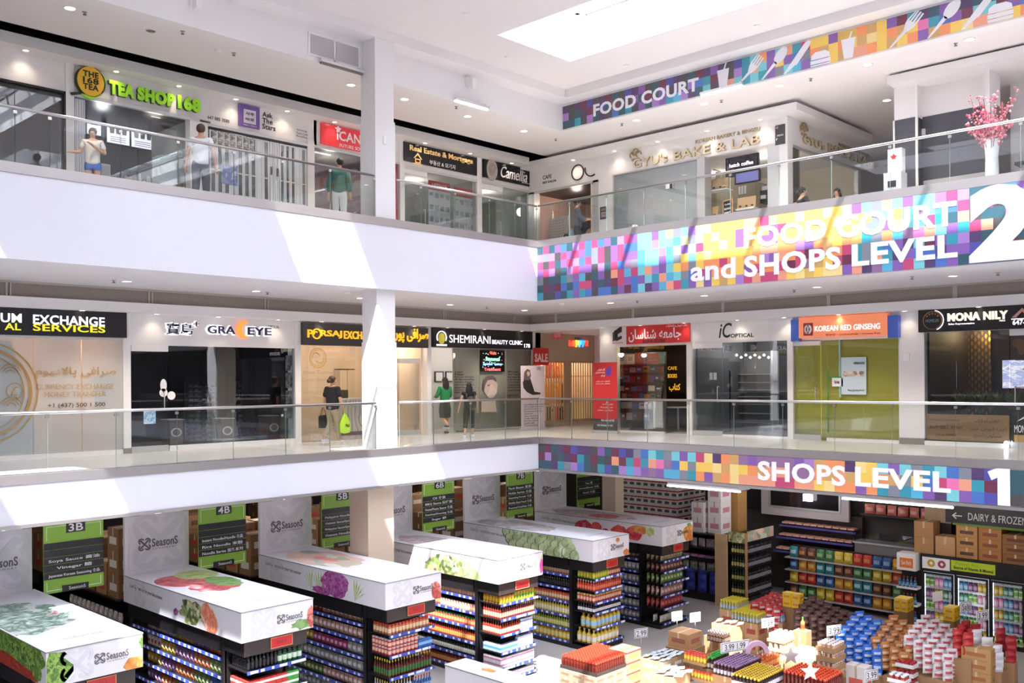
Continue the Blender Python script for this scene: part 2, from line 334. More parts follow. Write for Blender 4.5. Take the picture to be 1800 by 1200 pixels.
# ------------------------------------------------------------------ mosaic banners on the right wing
PAL = dict(k='#4a4649', t='#2f5763', T='#2c93a8', v='#523a69', P='#8157a8', l='#a377c4', r='#702c48', R='#c5406c', b='#426fc0', B='#4aa9cf', c='#6cc5cd', g='#7c808c', o='#ee8b50', s='#e69473', y='#ecc04a', w='#eace7e', K='#e56aa8', n='#c99a58', m='#8d6890', i='#4d4ba4', a='#d3a84c')
def calm(col, f=.86):
    h = col[1:]; c = [int(h[i:i + 2], 16) / 255 for i in (0, 2, 4)]; l = .3 * c[0] + .59 * c[1] + .11 * c[2]; return [l + (x - l) * f for x in c]
def mosaic(fr, u0, z0, z1, sq, rows, parent):
    b = MB(); h = (z1 - z0) / len(rows)
    for j, row in enumerate(rows):
        for i, k in enumerate(row):
            b.fbox(fr, u0 + i * sq, u0 + (i + 1) * sq, z1 - (j + 1) * h, z1 - j * h, 0.002, .022, mat('mosaic ' + k, calm(PAL[k]), .4))
    return b.obj('mosaic_panel', parent)
def fill(rows, n): return [(r + r[::-1] + r)[:n] for r in rows]
tw = mat('banner_white', '#f3f2f8', .45)
F1 = FR(-.005)
root = thing('wall_banner', 'mosaic SHOPS LEVEL banner with a figure one along the lower gallery', 'banner', (-.01, -8, .012))
mosaic(F1, .02, .03, .68, .224, fill(['krtvrivvkPtrivgbcTgcPcRwvonmPmmmmPlnoovwycPcgTcbgvirtvtvtkvtrv', 'rlktvrTtrtksrTRTsKmbygyywnwyonssmmmonsnyyongybRKsTrbtrsktrvbtbt', 'ttvTglbtkTitlBlPmPBBgToPnowssssRRssywooPoTgTBPvcPbiPktvTkrtTtkt'], 68), root)
text('SHOPS', F1, F1.rl(1333, 1487, 1364, 845.5, 811), tw, root, d=.023, bold=.035); text('LEVEL', F1, F1.rl(1504, 1672, 1505, 854, 819.5), tw, root, d=.023, bold=.035)
u0, u1, v0, v1 = F1.rc(1737, 886, 1776, 824); h = v1 - v0; w = u1 - u0
MB().poly(F1, [(u1 - w * .55, v0), (u1, v0), (u1, v1), (u1 - w * .6, v1), (u0, v1 - h * .1), (u0 + w * .18, v1 - h * .33), (u1 - w * .55, v1 - h * .25)], tw, .023, .006).obj('numeral', root)
root = thing('wall_banner', 'large mosaic FOOD COURT and SHOPS LEVEL 2 banner below the upper railing', 'banner', (-.01, -8, 4.5))
mosaic(F1, .02, 4.515, 5.94, .207, fill(['tRtPbtlRbRbPtlRPccPcsgcPwwyyyyssRsyywyywywPcgscPccmRlttPbPktRtPb', 'lglkRPRPbgRkPRbbcclccBwgwywyyPnyyPRnyynywwyygcyBmcBbRtRkPtkPtRtk', 'RkRtPRlbRgRkPRPPBcclBwPwRyywyPnyPPoynssyoysgcPscBRTtskttRPkPtktR',
    'PRlktlRPPkltRbmgBccPBgycywyyyyyossoolPonyonTgoBmKscPTRskrtvPtRvt', 'gkttTgPBktPksRBRcslPcyogyooRoysolPsoRrRnoRTgTbPvcrPTlvtkvtrTvtkt', 'trvrbtbRRvtvrRPbPcTsBcgbRPoonyPRooRrRmnyRrTgsTvPbbvPPitvrktvtitv', 'TkkitTPTbkbbtPrbcvPBsRTPwPynylRsRRsywaywwPsvmBPRcvbPtivtvkitkvtk'], 74), root)
text('FOOD', F1, F1.rl(1309, 1454, 1310, 437.5, 402), tw, root, d=.023, bold=.035); text('COURT', F1, F1.rl(1471, 1682, 1663, 398.5, 354.5), tw, root, d=.023, bold=.035)
text('and', F1, F1.rl(1215, 1294, 1292, 488.5, 451.5), tw, root, d=.023, bold=.03); text('SHOPS', F1, F1.rl(1309, 1479, 1341, 485, 447), tw, root, d=.023, bold=.035); text('LEVEL', F1, F1.rl(1498, 1684, 1500, 468.7, 430), tw, root, d=.023, bold=.035)
text('2', F1, (F1.px(1704, 400)[0], F1.px(1704, 400)[0] + 1.22, 4.53, 5.94), tw, root, 'numeral', d=.023, bold=.05)
F3 = FR(XU - .005)
root = thing('wall_banner', 'mosaic FOOD COURT banner with white cutlery along the top fascia', 'banner', (XU - .01, -7, 9.53))
z3a, z3b = F3.px(990, 227.5)[1], F3.px(990, 188)[1]; ua = F3.px(990, 205)[0]
mosaic(F3, ua, z3a, z3b, .222, fill(['vkvrikvrtkivPktrivktrvPvkiTcoPcsTRyyPaaonyPrTvtPkvt', 'lktvrvitrkkPtrtPkvtlbTrPklTscPyPbgonyoynwyonyKTbPrc', 'ttTkltvkbtTkPtlPTBlvtckPscTcTPgcBPTlynssoynyoPnoyws'], 72), root)
text('FOOD', F3, F3.rl(1044, 1119, 1045, 205.5, 184), tw, root, d=.023, bold=.035); text('COURT', F3, F3.rl(1128, 1229, 1220, 161.5, 138), tw, root, d=.023, bold=.035)
H = z3b - z3a
def cut(shape, px, py, s=1.0):
    """white cut-out cutlery; shape in units of the banner height about its centre"""
    u, v = F3.px(px, py); b = MB()
    for pts in shape: b.poly(F3, [(u + a * H * s, max(z3a, min(z3b, v + c * H * s))) for a, c in pts], tw, .023, .005)
    return b
def rot(pts, a, ox=0, oy=0): ca, sa = math.cos(a), math.sin(a); return [(x * ca - y * sa + ox, x * sa + y * ca + oy) for x, y in pts]
def ell(a, b, cx=0, cy=0, n=20): return [(cx + a * math.cos(2 * math.pi * i / n), cy + b * math.sin(2 * math.pi * i / n)) for i in range(n)]
A = math.radians(-42)
cup = [[(-.16, -.45), (.16, -.45), (.26, .28), (-.26, .28)], [(.02, .28), (.08, .28), (.16, .5), (.1, .5)]]
fork = [rot([(-.05, -.75), (.05, -.75), (.06, 0), (-.06, 0)], A), rot([(-.17, .2), (-.06, -.02), (.06, -.02), (.17, .2), (.19, .34), (-.19, .34)], A)] + [rot([(x - .03, .34), (x + .03, .34), (x + .03, .72), (x - .03, .72)], A) for x in (-.155, -.052, .052, .155)]
spoon = [rot([(-.05, -.75), (.05, -.75), (.07, .1), (-.07, .1)], A), rot(ell(.2, .34, 0, .38), A)]
knife = [rot([(-.06, -.75), (.06, -.75), (.1, -.2), (.14, -.2), (.13, .6), (.06, .74), (-.06, .74), (-.1, .6), (-.1, -.2)], A)]
burger = [[(-.36, .08), (.36, .08), (.33, .25), (.18, .34), (-.18, .34), (-.33, .25)], [(-.38, -.08), (.38, -.08), (.38, .05), (-.38, .05)], [(-.36, -.3), (.36, -.3), (.38, -.11), (-.38, -.11)]]
for nm, sh, px, py in (('cup', cup, 1272, 135), ('fork', fork, 1318, 128), ('spoon', spoon, 1362, 114), ('knife', knife, 1402, 103), ('burger', burger, 1443, 107), ('cup', cup, 1492, 82), ('fork', fork, 1592, 55), ('spoon', spoon, 1660, 35), ('knife', knife, 1722, 18), ('burger', burger, 1759, 25)):
    cut(sh, px, py).obj('cutout_' + nm, root)
# ------------------------------------------------------------------ shop fronts, level one, left wing
A4, B4 = FL(4.0), FR(4.0)
WIN = [3]; DOORN = [0]
for k, c in (('ink', '#26242a'), ('sign_black', '#15151a'), ('sign_grey', '#3b3b3e'), ('gold_sign', '#c9a25e'), ('navy', '#242449')): mat(k, c, .4)
for k, c, e in (('lit_white', '#f0eefa', 1.0), ('lit_yellow', '#dcd02e', .6), ('lit_gold', '#f2b32a', .6), ('halo_white', '#f2f2ff', 1.3), ('lit_blue', '#a9b6ff', 1.6)): mat(k, c, .4, emit=e)
def header(fr, u0, u1, v0, v1, m='white_wall', d=-.12): st('wall_header', MB().fbox(fr, u0, u1, v0, v1, d, 0, M(m)))
def post(fr, u0, u1, z0, z1, d0=-.2, d1=.03, base=False):
    b = MB().fbox(fr, u0, u1, z0, z1, d0, d1, M('trim_white'))
    if base: b.fbox(fr, u0 - .01, u1 + .01, z0, z0 + .12, d0, d1 + .015, M('grey_plinth'))
    st('wall_post', b)
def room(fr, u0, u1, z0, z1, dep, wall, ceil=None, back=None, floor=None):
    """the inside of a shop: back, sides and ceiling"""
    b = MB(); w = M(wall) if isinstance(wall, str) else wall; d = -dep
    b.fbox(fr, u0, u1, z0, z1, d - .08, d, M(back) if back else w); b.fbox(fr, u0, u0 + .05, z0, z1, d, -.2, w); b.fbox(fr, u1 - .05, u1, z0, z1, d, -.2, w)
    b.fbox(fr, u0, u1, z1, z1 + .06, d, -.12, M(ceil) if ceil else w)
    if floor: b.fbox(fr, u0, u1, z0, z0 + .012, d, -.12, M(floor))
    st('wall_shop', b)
def window(fr, u0, u1, z0, z1, m='shop_glass', joints=(), d=-.04, sill=0.0):
    n = WIN[0] = WIN[0] + 1
    if sill: st('trim_%d' % (n + 10), MB().fbox(fr, u0, u1, z0, z0 + sill, d - .04, d + .06, M('trim_white')))
    js = [u0, *joints, u1]
    for a, c in zip(js, js[1:]): st('window_%d' % n, MB().fbox(fr, a + .006, c - .006, z0 + sill, z1, d - .006, d + .006, M(m)))
def door(fr, u0, u1, z0, z1, m='shop_glass', handle=1, d=-.03, rail=.14):
    """frameless glass door: head and foot rails and a pull handle"""
    n = DOORN[0] = DOORN[0] + 1
    o = st('door_%d' % n, MB().fbox(fr, u0 + .01, u1 - .01, z0 + rail, z1 - rail, d - .006, d + .006, M(m)))
    b = MB().fbox(fr, u0, u1, z0, z0 + rail, d - .025, d + .025, M('aluminium')); b.obj('foot_rail', o); MB().fbox(fr, u0, u1, z1 - rail, z1, d - .03, d + .03, M('trim_white')).obj('head_rail', o)
    if handle:
        u = u1 - .12 if handle > 0 else u0 + .12; z = z0 + .95
        MB().tube([fr.w(u, z, d), fr.w(u, z, d + .07), fr.w(u, z + .42, d + .07), fr.w(u, z + .42, d)], .014, M('steel')).obj('door_handle', o)
    return o
def sign(label, fr, rect, d0, d1, m, frame=None, name='shop_sign'):
    u0, u1, v0, v1 = rect; r = thing(name, label, 'sign', fr.w((u0 + u1) / 2, v0, d0)); r['_d'] = d1
    MB().fbox(fr, u0, u1, v0, v1, d0, d1, M(m) if isinstance(m, str) else m).obj('sign_board', r)
    if frame: MB().frame(fr, u0 - .02, u1 + .02, v0 - .02, v1 + .02, .03, d0, d1 + .012, M(frame)).obj('sign_frame', r)
    return r
def wallsign(label, fr, u, v): return thing('shop_sign', label, 'sign', fr.w(u, v, 0))
def T(s, fr, r, m, root, d=None, **k): return text(s, fr, r, M(m) if isinstance(m, str) else m, root, d=(root.get('_d', 0) if d is None else d), **k)
def rev(s): return s[::-1]
zb = 3.97
# --- currency exchange
u1 = A4.px(216, 650)[0]; zt = A4.px(100, 595)[1]
room(A4, -16, u1, Z1, 3.7, 3.2, mat('warm_plaster', '#d8b48a', .8)); lamp(A4.w(-11.2, 3.2, -1.6), 60, (1, .72, .42)); lamp(A4.w(-13.5, 3.0, -1.6), 25, (1, .8, .55))
header(A4, -16, u1 + .1, zt, zb); window(A4, -16, u1, Z1, zt, 'frosted', [A4.px(59, 690)[0], A4.px(145, 690)[0]], sill=.1)
st('wall_post', MB().fbox(A4, A4.px(185, 700)[0], A4.px(214, 700)[0], Z1 + 1.1, 2.55, -.6, -.5, mat('shelf_dark', '#55504a', .8)))  # dark slab set inside, behind the frosted pane
s = sign('black box sign with white EXCHANGE over yellow SERVICES lettering', A4, (-16, A4.px(223, 570, .12)[0], A4.px(200, 593, .12)[1], A4.px(200, 547, .12)[1]), 0, .12, 'sign_black')
for w, xl, xr, xf, yb, yt, m in (('UM', 1, 38, 30, 567, 551, 'lit_white'), ('EXCHANGE', 58, 184, 70, 569.5, 553, 'lit_white'), ('AL', 8, 37, 20, 580, 567.5, 'lit_yellow'), ('SERVICES', 58, 185, 70, 581.5, 569, 'lit_yellow')):
    T(w, A4, A4.rl(xl, xr, xf, yb, yt, .12), m, s, bold=.02)
T('PALADI', A4, (-14.3, A4.px(-4, 560, .12)[0], A4.px(30, 567, .12)[1], A4.px(30, 551, .12)[1]), 'lit_white', s, bold=.02); T('FINANCI', A4, (-14.3, A4.px(-2, 575, .12)[0], A4.px(20, 580, .12)[1], A4.px(20, 567.5, .12)[1]), 'lit_yellow', s, bold=.02)
s = thing('window_lettering', 'brown vinyl currency exchange lettering on the frosted shop window', 'lettering', A4.w(-10.6, 2, 0))
T('\uFEE1\uFEEE\uFBFF\uFEA9\uFEFB\uFE8E\uFB58 \uFBFD\uFED3\uFE8D\uFEAE\uFEBB', A4, A4.rl(63, 204, 100, 666, 644), 'tan_print', s, bold=.012, t=.002)
T('CURRENCY EXCHANGE', A4, A4.rl(63, 200, 100, 684, 675), 'tan_print', s, t=.002); T('MONEY TRANSFER', A4, A4.rl(78, 187, 100, 697.5, 688.5), 'tan_print', s, t=.002); T('+1 (437) 500 1 500', A4, A4.rl(84, 185, 100, 718, 708.5), 'ink', s, t=.002)
b = MB(); c = A4.px(-28, 690); gp = mat('gold_print', '#a5854f', .5)
for r, w in ((1.05, .03), (.93, .06), (.78, .02)): b.ring(A4, c[0], c[1], r, w, gp, 0, .002, 40)
b.obj('round_emblem', s)
c = A4.px(26, 687); b = MB().ring(A4, c[0], c[1], .17, .02, gp, 0, .002); b.obj('pound_disc', s); T('£', A4, (c[0] - .06, c[0] + .06, c[1] - .09, c[1] + .09), gp, s, t=.002)
b = MB()
for x, y in ((18, 658), (20, 716)):
    c = A4.px(x, y)
    for r in (.1, .16, .22): b.ring(A4, c[0], c[1], r, .018, gp, 0, .002, a0=20, a1=160)
b.obj('scroll_ornament', s)
b = MB(); P = lambda x, y: A4.px(x, y)
b.poly(A4, [P(-60, 598), P(20, 598), P(62, 740), P(64, 796), P(-60, 803)], mat('white_film', '#d9d6d2', .5), -.06, .004); b.obj('white_film', s)
post(A4, u1, A4.px(229, 650)[0], Z1, zb, base=True)
# --- optician with the orange crescent
u0, u1 = A4.px(229, 650)[0], A4.px(518, 650)[0]; zt = A4.px(300, 607.5)[1]
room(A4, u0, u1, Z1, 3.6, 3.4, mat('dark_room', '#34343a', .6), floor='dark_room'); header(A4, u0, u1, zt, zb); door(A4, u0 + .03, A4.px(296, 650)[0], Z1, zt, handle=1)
window(A4, A4.px(297, 650)[0], u1, Z1, zt, joints=[A4.px(382, 650)[0], A4.px(450, 650)[0]], sill=.12)
s = wallsign('optician sign: dark halo-lit letters with orange crescent moon', A4, A4.px(385, 585)[0], 3.45)
for w, xl, xr, xf, yb, yt, bo in (('寶島', 290.5, 336.5, 295, 587, 567.5, .012), ('GRA', 362.5, 411, 366, 586, 572, .02), ('EYE', 433, 474.5, 436, 588.5, 574.8, .02), ('+', 338, 347.5, 343, 573.5, 565.5, .012)):
    r = A4.rl(xl, xr, xf, yb, yt)
    q = .02
    T(w, A4, (r[0] - q, r[1] + q, r[2] - q, r[3] + q), 'halo_white', s, d=.004, bold=bo + .025, t=.01, name='halo'); T(w, A4, r, 'navy' if w == 'GRA' or w == 'EYE' else 'ink', s, d=.05, bold=bo, t=.03)
c = A4.px(428, 579.5); b = MB()
pts = [(c[0] + .21 * math.cos(math.radians(a)), c[1] + .21 * math.sin(math.radians(a))) for a in range(70, 291, 10)]; inn = [(c[0] + .08 + .165 * math.cos(math.radians(a)), c[1] + .165 * math.sin(math.radians(a))) for a in range(280, 79, -10)]
n = len(pts)
for i in range(n - 1): b.poly(A4, [pts[i], pts[i + 1], inn[max(0, min(len(inn) - 1, len(inn) - 2 - i))], inn[max(0, min(len(inn) - 1, len(inn) - 1 - i))]], mat('orange_lit', '#f0963a', .4, emit=.6), .04, .03)
b.obj('crescent', s); T('OPTICAL', A4, A4.rl(471, 491, 480, 577, 572), 'ink', s)
mat('eyewear', '#5c5a60', .3); rk = ramp_mat('eyewear_rows', ['#2b2a2f', '#8c8a90', '#3a3940', '#b3b1b5', '#2b2a2f'], 'VORONOI', 16, .3, stretch=(1, 1, 2.2), const=True)
def eyerack(label, xa, xb, ya, yb, d=-2.6):
    r = thing('eyewear_rack', label, 'display rack', A4.w(A4.px((xa + xb) / 2, 700, d)[0], Z1, d), 'eyewear racks in the dark optician')
    u0, u1 = A4.px(xa, 700, d)[0], A4.px(xb, 700, d)[0]; z1, z0 = A4.px(xa, ya, d)[1], A4.px(xa, yb, d)[1]
    MB().fbox(A4, u0 - .04, u1 + .04, Z1, z1 + .05, d - .1, d - .04, M('dark_room')).obj('back_board', r)
    n = 12
    for i in range(n): z = z0 + (z1 - z0) * i / n; MB().fbox(A4, u0, u1, z, z + .03, d - .04, d + .1, mat('rack_shelf', '#85838a', .3)).obj('shelf', r)
    for i in range(n):
        z = z0 + (z1 - z0) * i / n + .032; b = MB(); k = u0 + .05
        while k < u1 - .1: b.fbox(A4, k, k + .05, z, z + .045, d, d + .05, mat('spectacles', '#9b99a0', .25)); b.fbox(A4, k + .06, k + .11, z, z + .045, d, d + .05, M('spectacles')); k += .15
        tag(b.obj('spectacles_row', r), kind='stuff')
for i, (xa, xb, ya, yb) in enumerate(((328, 352, 672, 776), (358, 378, 672, 776), (415, 438, 672, 776), (444, 468, 672, 776))):
    eyerack(('first', 'second', 'third', 'fourth')[i] + ' eyewear rack from the door inside the dark optician', xa, xb, ya, yb)
for i, (x, y0, y1) in enumerate(((310, 738, 786), (400, 736, 780), (482, 731, 778))):
    d = -.7; a, e = A4.px(x - 11, 760, d)[0], A4.px(x + 11, 760, d)[0]; z = A4.px(x, y0, d)[1]; r = thing('display_plinth', 'brown plinth with white diamond mark, ' + ('nearest the door', 'in the middle of the optician window', 'at the far end of the optician window')[i], 'plinth', A4.w((a + e) / 2, Z1, d))
    MB().fbox(A4, a, e, Z1, z, d - .45, d, mat('plinth_brown', '#6a5650', .5)).obj('body', r); MB().fbox(A4, a - .02, e + .02, z, z + .02, d - .47, d + .02, M('trim_white')).obj('top', r); MB().ring(A4, (a + e) / 2, z - .3, .11, .03, M('white_print'), d, .004, sx=1.25).obj('emblem', r)
s = tag(MB().fbox(A4, *[A4.px(248, 1)[0], A4.px(269, 1)[0]], A4.px(258, 745)[1], A4.px(258, 719)[1], -.022, -.018, ramp_mat('blue_poster', ['#3f7fb8', '#cfe0ee', '#5a9bd0', '#e9f1f7'], 'NOISE', 9, .5)).obj('door_poster'), 'blue and white notice on the optician glass door', 'poster')
for i, (x, y, w, h) in enumerate(((288, 677, .16, .3), (288, 690, .2, .2), (302, 695, .2, .2))):
    c = A4.px(x, y); tag(MB().poly(A4, [(c[0] + w / 2 * math.cos(a * .4), c[1] + h / 2 * math.sin(a * .4)) for a in range(16)], M('white_print'), -.02, .003).obj('sticker'), ('oblong white sticker on the optician door', 'round white sticker on the optician door edge', 'round white sticker on the optician window by the door')[i], 'sticker')
b = thing('portrait_strip', 'column of black and white portrait photos at the optician window end', 'poster', A4.w(A4.px(512, 700)[0], 1, -.1)); MB().fbox(A4, A4.px(505, 1)[0], A4.px(517, 1)[0], Z1 + .1, zt, -.1, -.09, mat('pale_grey', '#b9bcc4', .5)).obj('panel', b)
for y in (638, 668, 700, 722): p = A4.px(511, y); MB().fbox(A4, p[0] - .1, p[0] + .1, p[1] - .2, p[1] + .2, -.09, -.085, ramp_mat('bw_photo', ['#17171b', '#8b8c92', '#2e2e33', '#c9c9cc'], 'NOISE', 5, .5)).obj('photo', b)
post(A4, u1, A4.px(528, 650)[0], Z1, zb, base=False)
# --- money transfer shop
u0, u1 = A4.px(528, 650)[0], A4.px(750, 650)[0]; zt = A4.px(600, 608)[1]
room(A4, u0, u1, Z1, 3.75, 3.0, mat('cream_wall', '#ecd9c4', .7), floor='gallery_tile'); header(A4, u0, u1, zt, zb)
for u in (u0 + .9, u0 + 2.4, u0 + 3.7): lamp(A4.w(u, 3.35, -1.2), 22, (1, .82, .62), .1)
window(A4, u0, A4.px(703, 650)[0], Z1, zt, joints=[A4.px(590, 650)[0], A4.px(645, 650)[0]]); door(Fr(A4.w(A4.px(711, 650)[0], 0, -.75), (1, -.62, 0), (0, 0, 1)), 0, 1.05, Z1, zt - .3, 'rail_glass', -1)
s = sign('dark grey sign with raised yellow money exchange lettering, behind the column', A4, (u0, A4.px(753, 590, .12)[0], A4.px(600, 607.5, .12)[1], A4.px(600, 570, .12)[1]), 0, .12, 'sign_grey')
T('P', A4, A4.rl(540, 549, 545, 593, 579, .12), 'lit_gold', s, bold=.015, t=.04); T('RSAJ', A4, A4.rl(563, 600, 570, 594, 580, .12), 'lit_gold', s, bold=.015, t=.04); T('EXCHANGE', A4, A4.rl(604, 668, 610, 595.5, 581.5, .12), 'lit_gold', s, bold=.015, t=.04)
c = A4.px(556, 586.5, .12); MB().ring(A4, c[0], c[1], .14, .03, M('lit_gold'), .12, .04).ring(A4, c[0] - .03, c[1], .07, .03, M('lit_gold'), .12, .04, a0=40, a1=200).obj('ring_emblem', s)
T('\uFE9E\uFE8E\uFEB3\uFEAD\uFEEE\uFB58 \uFBFD\uFED3\uFE8D\uFEAE\uFEBB', A4, A4.rl(668, 752, 740, 605, 578, .12), 'lit_gold', s, bold=.02, t=.04)
s = thing('window_lettering', 'tan money transfer lettering and ring emblem on the bright window', 'lettering', A4.w(-4.2, 2, 0)); tp = mat('taupe_print', '#a79a88', .5)
c = A4.px(559, 629); b = MB()
for r, w in ((.27, .025), (.22, .015)): b.ring(A4, c[0], c[1], r, w, M('gold_sign'), 0, .002)
b.ring(A4, c[0] - .06, c[1] + .02, .13, .03, M('gold_sign'), 0, .002, a0=20, a1=200).ring(A4, c[0] + .06, c[1] - .02, .13, .03, M('gold_sign'), 0, .002, a0=200, a1=380).obj('ring_emblem', s)
for w, xl, xr, yb, yt in (('Money Transfer', 533, 584, 659, 651), ('Crypto Exchange', 531, 590, 672, 664), ('ﺖﻠﯾﺪﺒﺗ ﻭ ﺰﯾﺭﺍﻭ', 534, 565, 693, 684), ('ﻝﻮﭘ ﻪﻟﺍﻮﺣ', 534, 565, 704, 696), ('416-820-5555', 534, 590, 745, 737), ('437-555-0155', 534, 590, 759, 751)):
    T(w, A4, A4.rl(xl, xr, xl + 5, yb, yt), tp, s, t=.002)
d = -1.5; r = thing('reception_desk', 'white veined marble reception desk in the money transfer shop', 'desk', A4.w(A4.px(620, 760, d)[0], Z1, d)); ua, ue = A4.px(598, 740, d)[0], A4.px(637, 740, d)[0]
MB().fbox(A4, ua, ue, Z1, Z1 + 1.05, d - .5, d, ramp_mat('marble', ['#f1eeeb', '#efece8', '#8b8782', '#f3f0ee', '#e9e6e2'], 'WAVE', 1.1, .2, warp=.5)).obj('front', r); MB().fbox(A4, ua - .05, ue + .05, Z1 + 1.05, Z1 + 1.1, d - .55, d + .05, M('trim_white')).obj('top', r); MB().fbox(A4, ua, ue, Z1, Z1 + .12, d, d + .02, M('sign_grey')).obj('kickboard', r)
tag(MB().rbox(*[A4.w(A4.px(602, 1, d)[0], 0, 0).x, A4.w(A4.px(611, 1, d)[0], 0, 0).x], 5.6, 5.9, Z1 + 1.1, Z1 + 1.34, M('ink')).obj('desk_printer'), 'small dark printer standing on the marble desk', 'printer')
r = thing('wall_cabinet', 'pale tall cabinet with dark top edge behind the reception desk', 'cabinet', A4.w(A4.px(603, 700, -2.9)[0], Z1 + 1, -2.9)); q = A4.rl(591, 616, 600, 700, 650, -2.9); MB().fbox(A4, q[0], q[1], q[2] - .4, q[3], -2.99, -2.7, mat('cabinet_cream', '#dccbb4', .5)).obj('body', r); MB().fbox(A4, q[0] - .01, q[1] + .01, q[3], q[3] + .03, -2.99, -2.68, M('ink')).obj('top', r); MB().fbox(A4, (q[0] + q[1]) / 2 - .005, (q[0] + q[1]) / 2 + .005, q[2], q[3], -2.7, -2.695, M('sign_grey')).obj('door_gap', r)
post(A4, u1, A4.px(757, 650)[0], Z1, zb)
# --- beauty clinic
u0, u1 = A4.px(757, 650)[0], A4.px(936, 650)[0]; zt = A4.px(850, 613)[1]
room(A4, u0, u1, Z1, 3.7, 2.2, mat('clinic_wall', '#dcd8d6', .7), floor='gallery_tile'); lamp(A4.w(u0 + .6, 3.2, -1.0), 14, (1, .95, .9)); lamp(A4.w(u0 + 2.6, 3.2, -1.2), 16, (1, .93, .85))
header(A4, u0, u1 + .4, zt, zb); clinic_film = ramp_mat('film_beige', ['#b9b4a4', '#c5c1b4'], 'NOISE', 1.5, .4)
ux = A4.px(797, 650)[0]
for a, e in ((797, 843), (844, 890), (891, 935)):
    st('window_%d' % (WIN[0] + 1), MB().fbox(A4, A4.px(a, 650)[0], A4.px(e, 650)[0], Z1 + .08, zt, -.05, -.03, clinic_film)); WIN[0] += 1
n = WIN[0]; window(A4, ux, u1, Z1, zt, 'rail_glass', [A4.px(843.5, 650)[0], A4.px(890.5, 650)[0]], d=-.015)
s = sign('black sign with white beauty clinic lettering, number 178 and a portrait medallion', A4, (u0 + .02, A4.px(936, 595, .14)[0], A4.px(850, 612, .14)[1], A4.px(850, 578.5, .14)[1]), 0, .14, 'sign_black')
T('SHEMIRANI', A4, A4.rl(790, 862, 793, 602, 588, .14), 'lit_white', s, bold=.0); T('BEAUTY CLINIC', A4, A4.rl(865, 918, 868, 604.5, 597, .14), 'lit_white', s, bold=.02); T('178', A4, A4.rl(921.5, 931.5, 923, 611, 604, .14), 'lit_white', s, bold=.02)
c = A4.px(776, 593, .14); MB().ring(A4, c[0], c[1], .2, .03, M('lit_white'), .14, .02, a0=-30, a1=210).fbox(A4, c[0] - .2, c[0] + .2, c[1] - .25, c[1] - .2, .14, .16, M('lit_white')).obj('medallion_ring', s); b = MB().poly(A4, [(c[0] + .13 * math.cos(a * .35), c[1] - .03 + .17 * math.sin(a * .35)) for a in range(18)], mat('olive_lit', '#a39a3a', .4, emit=.4), .14, .015); b.obj('medallion', s)
s = sign('LED sign board with rainbow vein removal and treatment lettering', A4, A4.rl(845, 886, 846, 653, 615.5, .03), .0, .05, 'black_gloss', name='led_sign')
for w, xl, xr, yb, yt, cc in (('Vein', 861, 872, 623, 617, '#ff5a4a'), ('Removal', 854, 878, 634, 627, '#7dffb0'), ('Spider veins', 849, 882, 643, 637, '#7fa6ff'), ('Treatment', 851, 880, 651.5, 646, '#ff4f5e')): T(w, A4, A4.rl(xl, xr, xl + 2, yb, yt, .05), mat('led ' + cc, cc, .4, emit=2.0), s, bold=.02)
b = MB()
for i in range(46): c = A4.px(R.uniform(847, 884), R.uniform(618, 650), .05); b.fbox(A4, c[0] - .01, c[0] + .01, c[1] - .01, c[1] + .01, .05, .055, M(R.choice(['led #7fa6ff', 'led #7dffb0', 'led #ff4f5e'])))
tag(b.obj('led_sparkles', s), kind='stuff')
s = thing('window_decal', 'grey woman face portrait printed on the clinic window', 'decal', A4.w(A4.px(862, 700)[0], 1.5, 0)); P = lambda x, y: A4.px(x, y)
sk = mat('print_skin', '#b7a7a3', .5); hr = mat('print_hair', '#5f5658', .5)
MB().poly(A4, [P(849, 680), P(851, 668), P(857, 661), P(865, 660), P(872, 666), P(875, 678), P(873, 690), P(868, 698), P(860, 700), P(853, 692)], sk, 0, .002).obj('face', s); MB().poly(A4, [P(848, 684), P(850, 668), P(857, 660.5), P(866, 660), P(872, 665), P(873, 672), P(866, 667), P(857, 668), P(853, 676), P(851, 686)], hr, .002, .002).obj('hair', s)
for i in range(4): MB().poly(A4, [P(856 + i * 4, 696 - i), P(860 + i * 4, 695 - i), P(866 + i * 2.5, 676 + i * 3), P(863 + i * 2.5, 674 + i * 3)], mat('print_hand', '#c9bab5', .5), .003 + .001 * i, .001).obj('finger', s)
MB().poly(A4, [P(846, 706), P(858, 700), P(870, 703), P(873, 724), P(846, 724)], sk, 0, .002).obj('shoulder', s); MB().poly(A4, [P(856, 677), P(861, 675), P(861, 677), P(857, 679)], hr, .004, .001).obj('eyebrow', s)
s = thing('window_lettering', 'black treatment price lists printed on the clinic window', 'lettering', A4.w(A4.px(862, 690)[0], 1.6, 0))
for x, lst in ((800, ['Laser', 'Filler', 'Facial Sculpt', 'RF Microneedling', 'Hydra Facial', 'Skin Rejuvenation', 'Hair Removal', 'Permanent Makeup', 'PRP Therapy', '', '647-555', 'Book now']), (893, ['Massage', 'Skin Tag Removal', 'Plus Laser Treatment', 'Lymphatic', 'Teeth Body Contour', 'Tattoo removal', 'Liposonic', 'Laser Consultation', '', '647-555', 'Hair Removal'])):
    for i, w in enumerate(lst):
        if w: T(w, A4, A4.rl(x, x + 2.4 * min(len(w), 13) + 2, x + 2, 655 + i * 4.6, 651.6 + i * 4.6), 'ink', s, d=.0, t=.002, bold=.01)
